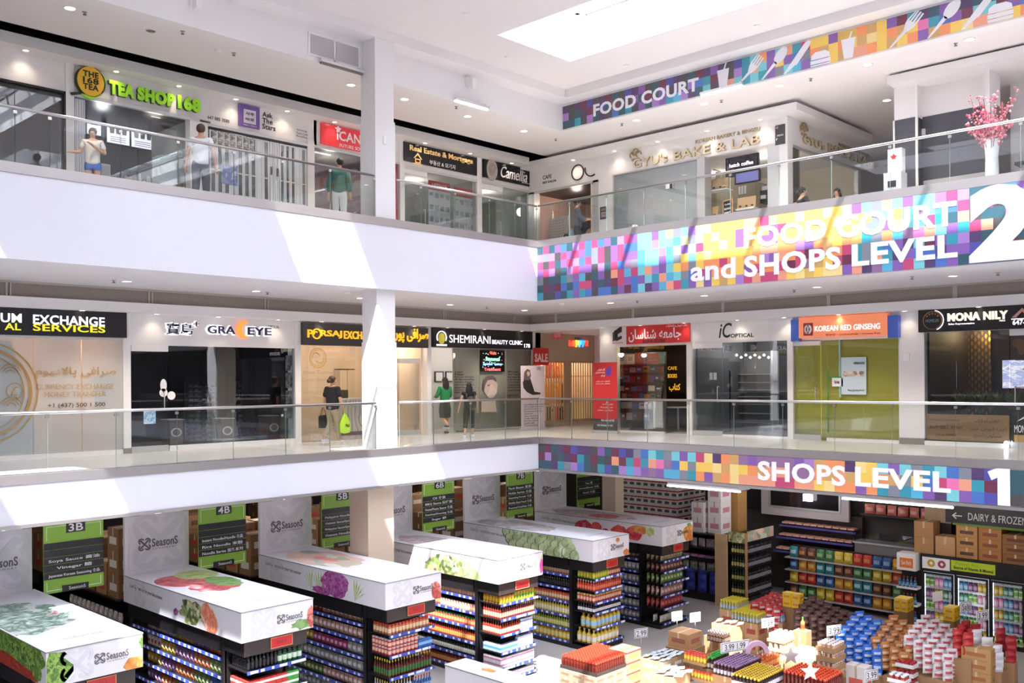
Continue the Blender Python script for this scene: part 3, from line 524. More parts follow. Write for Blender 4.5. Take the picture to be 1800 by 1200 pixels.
for i, (xa, xb) in enumerate(((765, 780), (784, 800))):
    r = thing('certificate', ('framed certificate on the clinic back wall behind the green-shirted woman', 'second framed certificate on the clinic back wall beside the window')[i], 'picture', A4.w(A4.px(xa, 660, -2.1)[0], 2, -2.1)); q = A4.rl(xa, xb, xa, 671, 652.5, -2.15); MB().frame(A4, *q, .03, -2.2, -2.15, M('ink')).obj('frame', r); MB().fbox(A4, q[0] + .03, q[1] - .03, q[2] + .03, q[3] - .03, -2.2, -2.17, M('white_print')).obj('sheet', r)
d = -.35; q = A4.rl(801, 816, 803, 760, 716, d); r = thing('floor_stand', 'small white sandwich board standing by the clinic window', 'sign', A4.w((q[0] + q[1]) / 2, Z1, d)); MB().frame(A4, q[0], q[1], Z1 + .01, Z1 + .75, .03, d - .02, d + .02, mat('olive_metal', '#8b8a3f', .5)).obj('frame', r); MB().fbox(A4, q[0] + .03, q[1] - .03, Z1 + .42, Z1 + .74, d - .01, d + .01, M('white_print')).obj('board', r)
post(A4, u1, u1 + .12, Z1, zb)
# --- toy and clothes shop in the corner
u0, u1 = u1 + .12, 7.4; zt = 3.05
tan_wall = mat('tan_header', '#b7a893', .7); st('wall_header', MB().fbox(A4, u0, u1, zt, 3.95, -.1, 0, tan_wall).fbox(A4, 4.0, 7.4, 3.95, 4.0, 0, 3.0, M('white_wall')))
room(A4, u0, u1, Z1, 3.6, 2.4, 'cream_wall'); lamp(A4.w(5.2, 3.2, -.9), 30, (1, .78, .5)); lamp(A4.w(6.5, 3.2, -.9), 20, (1, .78, .5))
st('wall_recess', MB().box(4.1, 7.4, 1.05, 1.15, Z1, 3.95, M('white_wall')).box(7.4, 7.5, 1.05, 4.2, Z1, 3.95, M('white_wall')))
r = thing('folding_gate', 'tan folding security gate across the corner clothes shop', 'gate', A4.w(5.6, Z1, -.06)); gm = mat('gate_tan', '#b09a80', .5); b = MB(); u = A4.px(962, 690)[0]
MB().fbox(A4, u0, u1, zt - .08, zt, -.1, -.02, gm).obj('top_track', r); MB().fbox(A4, u0, u1, Z1, Z1 + .22, -.09, -.05, gm).obj('bottom_rail', r); MB().fbox(A4, A4.px(988, 1)[0], A4.px(1001, 1)[0], Z1, zt - .08, -.09, -.04, gm).obj('centre_leaf', r)
while u < u1: MB().fbox(A4, u, u + .035, Z1 + .22, zt - .08, -.085, -.055, gm).obj('bar', r); u += .13
for z in (1.7, 2.5): MB().fbox(A4, u0, u1, z, z + .02, -.1, -.09, gm).obj('cross_wire', r)
cl = ['#c9502a', '#d97a2b', '#b53a2e', '#e6e0d8', '#33302f', '#8a2230', '#4f7a5a', '#e0a050', '#d8cfc4', '#5c4a48', '#a8452e', '#26483f']
for j, (z, h) in enumerate(((2.45, .55), (1.55, .75), (0.85, .6))):
    MB().cyl(A4.w(u0 + .2, z + h, -1.1), A4.w(u1 - .1, z + h, -1.1), .015, M('steel')); rail = thing('clothes_rail', ('upper', 'middle', 'lowest')[j] + ' rail of clothes behind the folding gate', 'rail', A4.w(5.6, z, -1.1)); MB().cyl(A4.w(u0 + .2, z + h, -1.1), A4.w(u1 - .1, z + h, -1.1), .015, M('steel')).obj('bar', rail)
    u = u0 + .3; k = 0
    while u < u1 - .3:
        c = R.choice(cl[:4] if j == 0 else cl); w = R.uniform(.16, .3); g = MB(); g.poly(A4, [(u, z), (u + w, z), (u + w * .95, z + h * .7), (u + w * 1.15, z + h * .75), (u + w * .8, z + h * .97), (u + w * .2, z + h * .97), (u - w * .15, z + h * .75), (u + w * .05, z + h * .7)], mat('cloth ' + c, c, .9), -1.14, .08)
        tag(g.obj('garment'), 'folded garment hanging on the %s rail behind the tan folding gate' % ('upper', 'middle', 'lowest')[j], 'clothes', 'garments on the %s rail' % ('upper', 'middle', 'lowest')[j]); u += w * 1.45; k += 1
s = wallsign('small rainbow happy letters lit on the corner shop header', A4, A4.px(1016, 600)[0], 3.3)
for i, ch in enumerate('happy!'):
    cc = ['#ff3a2a', '#ff5a2a', '#ffd23a', '#4ab6ff', '#3a8cff', '#2fae5a', '#ff3a2a'][i + (1 if i > 4 else 0)]; xa = 1000 + i * 5.6
    T(ch, A4, A4.rl(xa, xa + 5, xa, 609.5 if ch in 'py' else 608, 598), mat('neon ' + cc, cc, .4, emit=1.5), s, bold=.04, t=.04, label='glowing letter')
T('KIDS', A4, A4.rl(1010, 1022, 1011, 596.5, 592.5), 'ink', s, bold=.03)
s = sign('red SALE poster hanging at the corner shop entrance', FL(3.8), FL(3.8).rl(937.5, 964, 938, 641.5, 611), 0, .01, 'red', name='sale_poster'); T('SALE', FL(3.8), FL(3.8).rl(939.5, 962.5, 941, 636, 621), mat('pale_pink', '#efd9d4', .5), s, bold=.04)
s = sign('red and white EXIT sign under the bulkhead at the inside corner', FL(3.7), FL(3.7).rl(971.5, 985, 972, 595, 580.5), 0, .08, mat('exit_red', '#a83a48', .4, emit=.3), name='exit_sign'); T('EXIT', FL(3.7), FL(3.7).rl(973, 983.5, 974, 592, 583), 'white_print', s); MB().fbox(FL(3.7), FL(3.7).px(969, 1)[0], FL(3.7).px(988, 1)[0], FL(3.7).px(972, 580.5)[1], 3.97, 0, .08, M('aluminium')).obj('bracket', s)
# roll-up banners
Q = FL(3.2); q = Q.rl(915.5, 957, 918, 755, 642.5); r = thing('roll_up_banner', 'white roll-up banner with dark-haired woman at the clinic corner', 'banner', Q.w((q[0] + q[1]) / 2, Z1, 0)); MB().fbox(Q, q[0], q[1], Z1 + .08, q[3], 0, .01, mat('banner_lilac', '#d3c8d0', .5)).obj('sheet', r); MB().fbox(Q, q[0] - .02, q[1] + .02, Z1, Z1 + .08, -.06, .06, M('aluminium')).obj('base', r)
P = lambda x, y: Q.px(x, y)
MB().poly(Q, [P(918.5, 672), P(923, 664), P(931, 663), P(934, 672), P(939, 688), P(950, 690), P(949, 693), P(936, 694), P(926, 689), P(920, 682)], mat('print_black', '#2a2629', .5), .01, .002).obj('printed_dress', r); MB().poly(Q, [P(920, 668), P(921, 654), P(926, 648), P(931, 650), P(933, 660), P(930, 668)], hr, .011, .002).obj('printed_hair', r); MB().poly(Q, [P(925, 655), P(928, 652), P(931, 655), P(930, 660), P(927, 661)], mat('print_face', '#caa695', .5), .014, .002).obj('printed_face', r)
for i, w in enumerate(('Certified Aesthetician', 'Micropigmentation', 'Eyebrow and Lip', 'Permanent makeup', 'Eyeliner', 'Skin needling', 'Scalp shading', 'Beauty marks', 'Lash lift', 'Consultation')): T(w, Q, Q.rl(921, 922 + 1.9 * len(w), 922, 712.5 + i * 4.1, 709.5 + i * 4.1), 'ink', r, d=.01, t=.002)
T('OQ', Q, Q.rl(943, 950, 944, 651, 645), 'ink', r, d=.01, t=.002)
Q = FR(3.3); q = Q.rl(1043, 1085, 1046, 755, 637); r = thing('roll_up_banner', 'red roll-up banner with white script before the bookstore', 'banner', Q.w((q[0] + q[1]) / 2, Z1, 0)); zz = Z1 + .42
MB().fbox(Q, q[0], q[1], zz, q[3], 0, .01, M('red')).obj('sheet', r); MB().fbox(Q, q[0], q[1], Z1 + .08, zz, 0, .01, M('ink')).obj('dark_strip', r); MB().fbox(Q, q[0] - .02, q[1] + .04, Z1, Z1 + .08, -.06, .06, M('aluminium')).obj('base', r)
P = lambda x, y: Q.px(x, y); MB().poly(Q, [P(1066, 648), P(1075, 643), P(1075, 658), P(1066, 662)], mat('violet', '#5b3ea6', .4), .01, .003).obj('book_mark', r)
for w, xl, xr, yb, yt in (('ﯽﺷﻭﺮﻓ ﺏﺎﺘﮐ', 1051, 1064, 652, 647), ('ﻥﺎﺳﺎﻨﺷ ﻪﻌﻣﺎﺟ', 1047, 1064, 657, 652.5), ('ﻮﺘﻧﺭﻮﺗ', 1057, 1064, 662, 658), ('ﻥﺍﺮﯾﺍ ﭖﺎﭼ ﯼﺎﻬﺑﺎﺘﮐ', 1048, 1073, 671.5, 669), ('ﻥﺪﻨﻟ ﭖﺎﭼ ﯼﺎﻬﺑﺎﺘﮐ', 1048, 1073, 675.5, 673), ('ﺎﻣ ﺎﺑ ﺱﺎﻤﺗ', 1060, 1078, 712, 708.5), ('ﮓﻨﻫﺮﻓ ﻭ ﺮﻨﻫ', 1055, 1078, 717, 713.5), ('ﺰﮐﺮﻣ ﻥﺎﺑﺎﯿﺧ', 1051, 1078, 722, 719), ('905-555-0170', 1057, 1080, 740, 736.5), ('THE WORLD OF ART', 1050, 1078, 748.5, 745.5)): T(w, Q, Q.rl(xl, xr, xl + 2, yb, yt), 'white_print', r, d=.01, t=.002, bold=.01)
# ------------------------------------------------------------------ shop fronts, level one, right wing (u runs along -y)
def ub(x, y=690, d=0): return B4.px(x, y, d)[0]
# --- bookstore
u0, u1 = ub(1083), ub(1208); zt = B4.px(1090, 609.5)[1]
st('wall_post', MB().fbox(B4, ub(1055), u0, Z1, 3.97, -.2, .0, M('white_wall')))
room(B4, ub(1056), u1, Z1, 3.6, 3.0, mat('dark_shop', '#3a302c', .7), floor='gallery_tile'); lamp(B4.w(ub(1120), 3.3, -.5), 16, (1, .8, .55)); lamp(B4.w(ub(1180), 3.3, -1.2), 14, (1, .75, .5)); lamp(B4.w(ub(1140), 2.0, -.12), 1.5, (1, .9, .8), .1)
header(B4, u0, u1, zt, zb); window(B4, u0, ub(1167), Z1, zt, joints=[ub(1120)], sill=.06); post(B4, u1, ub(1217), Z1, zb)
tag(MB().fbox(B4, ub(1109, 640, -.3), ub(1206, 640, -.3), 3.4, 3.58, -.9, -.3, mat('pine', '#b98f66', .5)).obj('ceiling_beam'), 'warm wooden beam at the bookstore ceiling behind the red sign', 'beam')
s = sign('red bookstore sign with large white Persian lettering', B4, B4.rl(1101, 1212, 1101, 605, 571.8, .08), 0, .08, 'red')
T('\uFEE5\uFE8E\uFEB3\uFE8E\uFEE8\uFEB7 \uFEEA\uFECC\uFEE3\uFE8E\uFE9F', B4, B4.rl(1105, 1197, 1110, 601.5, 579, .08), 'white_print', s, bold=.02); T('BOOK STORE', B4, B4.rl(1130, 1169.5, 1132, 602.8, 597, .08), 'ink', s, bold=.02); T('\uFE95\uFE8D\uFEAD\uFE8E\uFEB8\uFE98\uFEE7\uFE8D \uFEED \uFEB5\uFEED\uFEAE\uFED3 \uFE8F\uFE8E\uFE98\uFB90', B4, B4.rl(1171, 1208, 1173, 575.5, 570.5, .08), 'white_print', s)
s = wallsign('black angular C-shaped bookstore emblem on the white pier', B4, ub(1086), 3.5); P = lambda x, y: B4.px(x, y)
MB().poly(B4, [P(1080, 582), P(1093, 573), P(1093, 579), P(1083.5, 585), P(1083.5, 597), P(1080, 599)], M('ink'), 0, .02).poly(B4, [P(1083.5, 585), P(1093, 579), P(1093, 583), P(1086, 587), P(1086, 593), P(1093, 590), P(1093, 595), P(1083.5, 599.5)], mat('ink2', '#2f2c31', .4), 0, .03).obj('emblem', s); b = MB().poly(B4, [P(1077.5, 585), P(1079, 583.5), P(1079, 599), P(1077.5, 600)], M('ink'), 0, .015).obj('emblem_bar', s); T('647-555-0184', B4, B4.rl(1076.5, 1095, 1078, 604, 602), 'red', s)
bc = ['#b5442f', '#d9cdb8', '#3f6fb0', '#8a3a2e', '#e8e1d4', '#4f8a8a', '#c98b3f', '#274a6b', '#7b5a8a', '#a3b7a0', '#d8a0a0', '#44403f', '#efe9dc', '#90341f', '#5f9ac0']
rows = ((619, 640, 1088, 1168), (643, 654.5, 1088, 1168), (658, 671, 1088, 1168), (677, 687, 1088, 1168), (690, 700, 1094, 1168), (706, 718, 1092, 1150), (722, 738, 1092, 1150))
r = thing('bookcase', 'dark open bookcase of front-facing books in the bookstore window', 'bookcase', B4.w(ub(1125), Z1, -.5)); d = -.62
MB().fbox(B4, ub(1085, 690, d), ub(1170, 690, d), Z1 + .1, 3.2, d - .06, d - .02, mat('case_dark', '#3c332f', .6)).obj('back_panel', r)
for n_, (ya, yb, xa, xb) in enumerate(rows):
    z0 = B4.px((xa + xb) / 2, yb, d)[1]; MB().fbox(B4, ub(xa, 690, d), ub(xb, 690, d), z0 - .03, z0, d - .02, d + .2, M('case_dark')).obj('shelf', r)
    u = ub(xa, 690, d) + .03; h0 = B4.px((xa + xb) / 2, ya, d)[1] - z0
    while u < ub(xb, 690, d) - .12:
        w = R.uniform(.14, .24) * (1.3 if n_ == 0 else 1); h = h0 * R.uniform(.75, .98); c = R.choice(bc); b = MB().fbox(B4, u, u + w, z0 + .002, z0 + h, d + .03, d + .07, mat('cover ' + c, c, .5))
        if R.random() < .7: c2 = R.choice(bc); b.fbox(B4, u + w * .2, u + w * .8, z0 + h * R.uniform(.3, .5), z0 + h * .75, d + .07, d + .074, mat('cover ' + c2, c2, .5))
        ordn = ('top', 'second', 'third', 'fourth', 'fifth', 'sixth', 'lowest')[n_]
        tag(b.obj('book'), 'book facing out on the %s shelf of the bookstore window bookcase' % ordn, 'book', 'books on the %s bookcase shelf' % ordn); u += w + .03
r = sign('square orange-red hanging card with white script in the bookstore window', B4, B4.rl(1138, 1159, 1139, 639, 621, -.3), -.3, -.29, mat('card_red', '#c8584a', .5), name='window_card'); T('ﻥﺎﺳﺎﻨﺷ ﻪﻌﻣﺎﺟ', B4, B4.rl(1140, 1157, 1141, 635, 631, -.3), 'white_print', r, d=-.289)
r = thing('cafe_table', 'small pale round table behind the bookstore doorway', 'table', B4.w(ub(1190, 720, -1.2), Z1, -1.2)); c = B4.w(ub(1192, 720, -1.2), Z1, -1.2)
MB().lathe([(.36, .72), (.36, .75), (0, .75)], M('trim_white'), c, 18).obj('table_top', r); MB().cyl(c, c + Vector((0, 0, .72)), .035, M('aluminium')).obj('pedestal', r); MB().lathe([(.24, 0), (.22, .03), (.03, .05)], M('aluminium'), c, 16).obj('base', r)
s = sign('tall white notice board leaning in the bookstore window', B4, B4.rl(1149, 1166, 1150, 751, 705, -.25), -.25, -.23, 'white_print', name='notice_board'); MB().frame(B4, *B4.rl(1149, 1166, 1150, 751, 705, -.25), .015, -.23, -.22, M('aluminium')).obj('frame', s)
s = sign('amber menu lettering on the dark rear wall of the bookstore', B4, B4.rl(1170, 1206, 1172, 690, 622, -2.6), -2.62, -2.6, 'case_dark', name='wall_menu'); T('BOOKS', B4, B4.rl(1174, 1190, 1175, 664, 657, -2.6), 'lit_gold', s, bold=.02); T('CAFE', B4, B4.rl(1174, 1190, 1175, 650, 644, -2.6), 'lit_gold', s); T('\uFE8F\uFE8E\uFE98\uFB90', B4, B4.rl(1176, 1196, 1178, 688, 674, -2.6), 'lit_gold', s, bold=.03)
# --- iC optical
u0, u1 = ub(1217), ub(1385); zt = B4.px(1260, 602.5)[1]
room(B4, u0, u1, Z1, 3.6, 3.4, mat('grey_shop', '#62646a', .6), floor='gallery_tile'); header(B4, u0, u1, zt, zb); door(B4, u0, ub(1269), Z1, zt); window(B4, ub(1269.5), u1, Z1, zt, joints=[ub(1310)], sill=.06); lamp(B4.w(ub(1330), 3.3, -2.4), 26, (1, .97, .95)); lamp(B4.w(ub(1250), 3.2, -1.6), 10)
s = sign('white fascia panel with black iC OPTICAL lettering', B4, (u0 + .15, ub(1353), zt + .05, zb - .03), 0, .015, 'trim_white'); T('iC', B4, B4.rl(1264, 1287, 1266, 594, 568), 'ink', s, bold=.01, shear=.25); T('OPTICAL', B4, B4.rl(1285, 1325, 1286, 593.5, 586.5), 'ink', s, bold=.03)
d = -2.4; r = thing('display_shelving', 'lit glass display shelving in the grey optician', 'shelving', B4.w(ub(1322, 690, d), Z1, d)); xa, xb = ub(1288, 690, d), ub(1357, 690, d)
MB().fbox(B4, xa, xb, Z1, 3.2, d - .4, d - .36, mat('shelf_back', '#8c8e93', .5)).obj('back_panel', r)
for y in (657, 671.5, 684.5, 696.5, 710, 726, 742): z = B4.px(1322, y, d)[1]; MB().fbox(B4, xa, xb, z - .02, z, d - .36, d, mat('shelf_light', '#d4d6da', .3)).obj('shelf', r)
for u in (xa, xb): MB().fbox(B4, u - .03, u + .03, Z1, 3.2, d - .36, d, M('aluminium')).obj('upright', r)
for i in range(8): c = B4.px(1298 + i * 8, 624 + (i % 2) * 4, d); MB().ball(B4.w(c[0], c[1], d + .1), .035, mat('spot_glow', '#fff8ee', .4, emit=6)).obj('spot_bulb', r)
for y in (657, 671.5, 684.5, 696.5, 710):
    z = B4.px(1322, y, d)[1]; u = xa + .2
    while u < xb - .25: g = MB().ring(B4, u, z + .035, .028, .006, M('spectacles'), d - .1, .008, 12).ring(B4, u + .075, z + .035, .028, .006, M('spectacles'), d - .1, .008, 12); tag(g.obj('spectacles'), 'spectacles on a lit glass shelf in the grey optician', 'glasses', 'spectacles on glass shelves'); u += .42
d = -1.9; c = [B4.px(x, y, d) for x, y in ((1261, 765), (1261, 665), (1263, 645), (1267, 634), (1271, 629), (1276, 632), (1280, 641), (1283, 660), (1283, 765))]; r = thing('arch_mirror', 'tall black arched panel standing inside the grey optician', 'panel', B4.w(c[4][0], Z1, d)); MB().poly(B4, c, M('black_gloss'), d - .05, .05).obj('panel', r); q = B4.px(1270, 662, d); MB().fbox(B4, q[0] - .1, q[0] + .1, q[1] - .3, q[1] + .25, d, d + .012, M('trim_white')).obj('leaflet_frame', r)
for i, x in enumerate((1250, 1257)): q = B4.px(x, 661, -.03); tag(MB().fbox(B4, q[0] - .05, q[0] + .05, q[1] - .1, q[1] + .1, -.03, -.026, M('white_print')).obj('door_notice'), ('small white notice on the grey optician door', 'second white notice nearer the door handle')[i], 'notice')
post(B4, u1, ub(1395), Z1, zb)
# --- ginseng shop, papered over
u0, u1 = ub(1395), ub(1580); zt = B4.px(1480, 597)[1]; header(B4, ub(1395), ub(1580), zt, zb)
paper = mat('kraft_paper', '#e4d860', .75, noise=.12, nscale=1.3); st('wall_paper', MB().fbox(B4, u0, u1, Z1, zt, -.12, -.09, paper))
o = door(B4, u0, ub(1442), Z1, zt + .02); window(B4, ub(1453), u1, Z1, zt, joints=[ub(1517)], sill=.08); window(B4, ub(1443), ub(1453), Z1, zt)
s = sign('orange-lit ginseng shop sign with blue ends and red crest', B4, B4.rl(1404, 1560, 1404, 594.5, 558, .15), 0, .15, mat('sign_orange', '#e0855f', .4, emit=.35))
MB().fbox(B4, ub(1390, 580, .15), ub(1404, 580, .15), zt, B4.px(1391, 562, .15)[1], 0, .15, mat('sign_blue', '#3a56a8', .4, emit=.15)).obj('blue_end', s); MB().fbox(B4, ub(1560, 575, .15), ub(1579, 575, .15), zt, B4.px(1570, 554, .15)[1], 0, .15, M('sign_blue')).obj('blue_end', s)
q = B4.rl(1412.5, 1429, 1413, 590, 568, .15); MB().fbox(B4, *q, .15, .16, mat('crest_red', '#a8303a', .4)).obj('crest', s); b = MB().ring(B4, (q[0] + q[1]) / 2, (q[2] + q[3]) / 2, .12, .05, M('white_print'), .16, .01, sx=.85).fbox(B4, (q[0] + q[1]) / 2 - .02, (q[0] + q[1]) / 2 + .02, q[2] + .05, q[3] - .04, .16, .17, M('white_print')).obj('crest_mark', s)
T('KOREAN RED GINSENG', B4, B4.rl(1432, 1547, 1433, 582.5, 573, .15), 'lit_white', s, bold=.01); T('정관장 • DONGINBI • Hwaae Rak', B4, B4.rl(1451, 1548, 1453, 590.5, 586.5, .15), 'crest_red', s, bold=.01)
s = thing('window_poster', 'food photograph poster on the yellow papered window', 'poster', B4.w(ub(1500), 2, 0)); q = B4.rl(1478, 1522, 1479, 693, 628); MB().fbox(B4, *q, -.03, -.02, mat('poster_blue', '#c9dbe2', .4)).obj('sheet', s); MB().fbox(B4, q[0] + .06, q[1] - .05, q[2] + .45, q[3] - .35, -.02, -.015, ramp_mat('food_photo', ['#5b4a40', '#d8cdc2', '#8a5a4a', '#efe8e0', '#40383a', '#b99a84'], 'VORONOI', 9, .4, warp=.1)).obj('photo', s); T('OPENING SOON', B4, B4.rl(1500, 1519, 1501, 640, 636), 'navy', s, d=-.018); T('Fine ginseng food', B4, B4.rl(1490, 1518, 1491, 688, 684), 'navy', s, d=-.018)
s = sign('small white card taped beside the food poster', B4, B4.rl(1462, 1481, 1463, 679, 664), -.028, -.02, 'white_print', name='window_card'); T('Push door', B4, B4.rl(1466, 1475, 1467, 674, 668), 'ink', s)
gt = mat('green_tape', '#3f8a4a', .6); b = thing('tape_strips', 'strips of green and blue tape on the yellow paper', 'tape', B4.w(ub(1455), Z1, -.08))
MB().fbox(B4, ub(1453.5), ub(1455.5), Z1 + .2, 2.6, -.025, -.02, gt).obj('upright_strip', b); MB().fbox(B4, ub(1456), ub(1478), B4.px(1460, 664)[1], B4.px(1460, 661.5)[1], -.03, -.024, gt).obj('cross_strip', b); MB().fbox(B4, ub(1474), ub(1477), 1.9, zt, -.03, -.025, mat('blue_tape', '#8fb8a8', .6)).obj('blue_strip', b)
st('wall_post', MB().fbox(B4, ub(1580), ub(1625), Z1, 3.97, -.2, .0, M('white_wall')).fbox(B4, ub(1580) + .01, ub(1625), Z1, Z1 + .15, -.2, .015, M('grey_plinth')))
tag(MB().fbox(B4, ub(1589), ub(1599.5), B4.px(1594, 634)[1], B4.px(1594, 621)[1], 0, .03, M('white_print')).obj('wall_switch'), 'grey square call plate on the white pier beside the gold-walled office', 'switch')
# --- realtor with gold pattern wall
u0, u1 = ub(1625), 14.0; zt = B4.px(1650, 583.5)[1]; header(B4, u0, u1, zt, zb); gw = mat('gold_ground', '#3a2c28', .6)
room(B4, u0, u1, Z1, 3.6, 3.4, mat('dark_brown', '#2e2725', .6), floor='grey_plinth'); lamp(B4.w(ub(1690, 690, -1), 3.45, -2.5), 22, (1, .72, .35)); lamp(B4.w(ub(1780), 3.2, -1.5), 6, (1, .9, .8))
pd = mat('gold_leaf', '#b98a3c', .35, .7); r = thing('patterned_panel', 'dark wall panel with rows of gold lozenges inside the corner office', 'wall panel', B4.w(ub(1680, 690, -2.6), Z1, -3)); d = -2.9; b = MB()
ua, ue = ub(1622, 690, d) - .3, ub(1742, 690, d); MB().fbox(B4, ua, ue, Z1, 3.6, d - .05, d, gw).obj('ground', r)
u = ua + .1; i = 0
while u < ue:
    z = 1.0 + (i % 2) * .09
    while z < 3.55: b.poly(B4, [(u - .028, z), (u, z - .07), (u + .028, z), (u, z + .07)], pd, d, .008); z += .18
    u += .085; i += 1
tag(b.obj('lozenge_pattern', r), kind='stuff')
d = -1.6; q = B4.rl(1762, 1830, 1763, 682, 633, d); r = thing('wall_screen', 'bright wall screen showing a kitchen interior in the corner office', 'screen', B4.w(q[0], q[2], d)); MB().fbox(B4, q[0] - .04, q[1], q[2] - .04, q[3] + .04, d - .08, d - .005, M('black')).obj('bezel', r)
MB().fbox(B4, *q, d - .005, d, ramp_mat('kitchen_screen', ['#4a3a5a', '#c9b8d8', '#8fa0c8', '#e8e0f0', '#6a5a6a', '#b0a0c0'], 'NOISE', 2.2, .3, emit=1.0, warp=.3, stretch=(1, 1.2, 3))).obj('picture', r)
s = thing('world_map_panel', 'dark panel with golden Africa map shape near the top of the corner office', 'wall art', B4.w(ub(1780, 620, -2.5), 2.6, -2.5)); d = -2.5; P = lambda x, y: B4.px(x, y, d); MB().fbox(B4, *B4.rl(1745, 1830, 1746, 627, 588, d), d - .05, d, gw).obj('ground', s); MB().poly(B4, [P(1779, 600), P(1788, 595), P(1800, 598), P(1808, 606), P(1802, 614), P(1797, 624), P(1791, 622), P(1788, 611), P(1780, 608)], mat('map_gold', '#8a6238', .5, .4), d, .02).obj('map_shape', s)
q = B4.rl(1627, 1773, 1628, 771, 728, -.1); s = sign('polished copper-gold plate with realtor lettering low in the window', B4, q, -.12, -.1, mat('copper_plate', '#d2a070', .3, .25), name='window_plate'); s['_d'] = -.1
MB().frame(B4, q[0] - .015, q[1] + .015, q[2] - .015, q[3] + .015, .02, -.12, -.09, M('gold')).obj('rim', s)
for w, xl, xr, yb, yt in (('THE REAL ESTATE OFFICE', 1630, 1684, 739.5, 736), ('BUY SELL RENT', 1632, 1690, 753, 747.5), ('LOCAL EXPERTS', 1643, 1678, 766, 762), ('\uFB8F\uFEFC\uFEE3\uFE8D \uFEAE\uFE98\uFED3\uFEA9', 1711, 1753, 744, 736), ('\uFEA9\uFEAE\uFBFF\uFEA7 \uFEB5\uFEED\uFEAE\uFED3 \uFEE9\uFEAD\uFE8E\uFE9F\uFE8D', 1702, 1767, 757.5, 749), ('\uFEEF\uFEAD\uFE8E\uFE9F\uFE97 \uFBFD\uFEE7\uFEEE\uFEDC\uFEB4\uFEE3', 1708, 1758, 770, 761)): T(w, B4, B4.rl(xl, xr, xl + 2, yb, yt), 'ink', s, t=.003)
window(B4, u0, ub(1774), Z1, zt, sill=.1, joints=[ub(1680)]); door(B4, ub(1775), ub(1775) + 1.0, Z1, zt, handle=-1); window(B4, ub(1775) + 1.01, u1, Z1, zt)
T('MONA NILY', B4, B4.rl(1783, 1830, 1784, 760, 747, -.02), 'white_print', s, d=-.02, t=.003); MB().fbox(B4, *B4.rl(1783, 1830, 1784, 777, 764, -.02), -.02, -.015, M('gold')).obj('door_plate', s); b = MB().poly(B4, [B4.px(1786, 741), B4.px(1803, 730), B4.px(1820, 741), B4.px(1803, 734)], M('white_print'), -.02, .004).obj('roof_mark', s)
s = sign('black realtor sign with round crest and white MONA NILY lettering', B4, (ub(1614, 560, .14), 14.0, B4.px(1616, 584, .14)[1], B4.px(1616, 543.5, .14)[1]), 0, .14, 'sign_black')
T('MONA NILY', B4, B4.rl(1666, 1772, 1668, 565, 550.5, .14), mat('lit_cream', '#e9e2c4', .4, emit=.9), s, bold=.045, t=.03); T('Sales Representative', B4, B4.rl(1667, 1713, 1668, 572, 568, .14), 'lit_white', s, bold=.02); T('PARO', B4, B4.rl(1757, 1767, 1758, 565, 562, .14), 'lit_white', s); T('647-555-0112', B4, B4.rl(1780, 1850, 1782, 571, 562, .14), 'lit_white', s, bold=.02)
MB().fbox(B4, ub(1778, 560, .14), ub(1850, 560, .14), B4.px(1779, 561.5, .14)[1], B4.px(1779, 560, .14)[1], .14, .16, M('lit_white')).obj('underline', s); b = MB().poly(B4, [B4.px(x, y, .14) for x, y in ((1779, 558), (1797, 541), (1815, 558), (1808, 558), (1797, 547), (1786, 558))], mat('roof_pink', '#c98f88', .4), .14, .02).obj('roof_mark', s)
c = B4.px(1639, 563, .14); MB().ring(B4, c[0], c[1], .215, .015, mat('crest_copper', '#a87a4a', .4, .5), .14, .015).ring(B4, c[0] + .02, c[1], .24, .02, M('lit_white'), .14, .012, a0=-70, a1=80).obj('crest_ring', s); T('HOMELIFE', B4, (c[0] - .15, c[0] + .15, c[1] - .04, c[1] + .03), mat('crest_grey', '#8fa3a3', .4), s)
for i in range(5): a = math.radians(40 + i * 25); k = (c[0] + .16 * math.cos(a), c[1] + .16 * math.sin(a)); MB().poly(B4, [(k[0] + (.028 if j % 2 == 0 else .012) * math.cos(j * math.pi / 5 + 1.57), k[1] + (.028 if j % 2 == 0 else .012) * math.sin(j * math.pi / 5 + 1.57)) for j in range(10)], M('crest_copper'), .14, .012).obj('star', s)
# pot plants behind the realtor window
lf = mat('leaf_dark', '#3f5a38', .5); lf2 = mat('leaf_mid', '#5f7f4a', .5)
def leafy(name, label, loc, h, spread, n, mats, pot=None, cat='plant', lw=.05):
    r = thing(name, label, cat, loc); x, y, z = loc
    if pot: MB().lathe([(.09, 0), (.13, .22), (.12, .22), (.1, .19), (0, .19)], pot, loc, 14).obj('pot', r)
    b = MB(); z0 = z + (.2 if pot else 0); st_ = MB()
    for i in range(n):
        a = R.uniform(0, 6.28); q = R.uniform(.3, 1); tip = Vector((x + math.cos(a) * spread * q, y + math.sin(a) * spread * q, z0 + h * R.uniform(.35, 1))); base = Vector((x, y, z0)); mid = base.lerp(tip, .55) + Vector((0, 0, h * .12)); side = Vector((-math.sin(a), math.cos(a), 0)) * lw
        if i % 4 == 0: st_.cyl(base, mid, .006, lf, n=5)
        b.add([mid.lerp(base, .25), mid + side, tip, mid - side], [(0, 1, 2, 3)], mats[i % len(mats)])
    b.obj('foliage', r)
    if st_.v: st_.obj('stem', r)
    return r
for i, (x, y) in enumerate(((1693, 712), (1722, 705), (1748, 702), (1785, 708))):
    c = B4.w(B4.px(x, y, -1.0)[0], Z1 + .45, -1.0); MB()
    leafy('potted_plant', 'bushy potted plant behind the gold plate, %s' % ('nearest the pier', 'second from the pier', 'third from the pier', 'by the office door')[i], tuple(c), .65, .38, 46, [lf, lf2], mat('pot_dark', '#2c2a2a', .4))
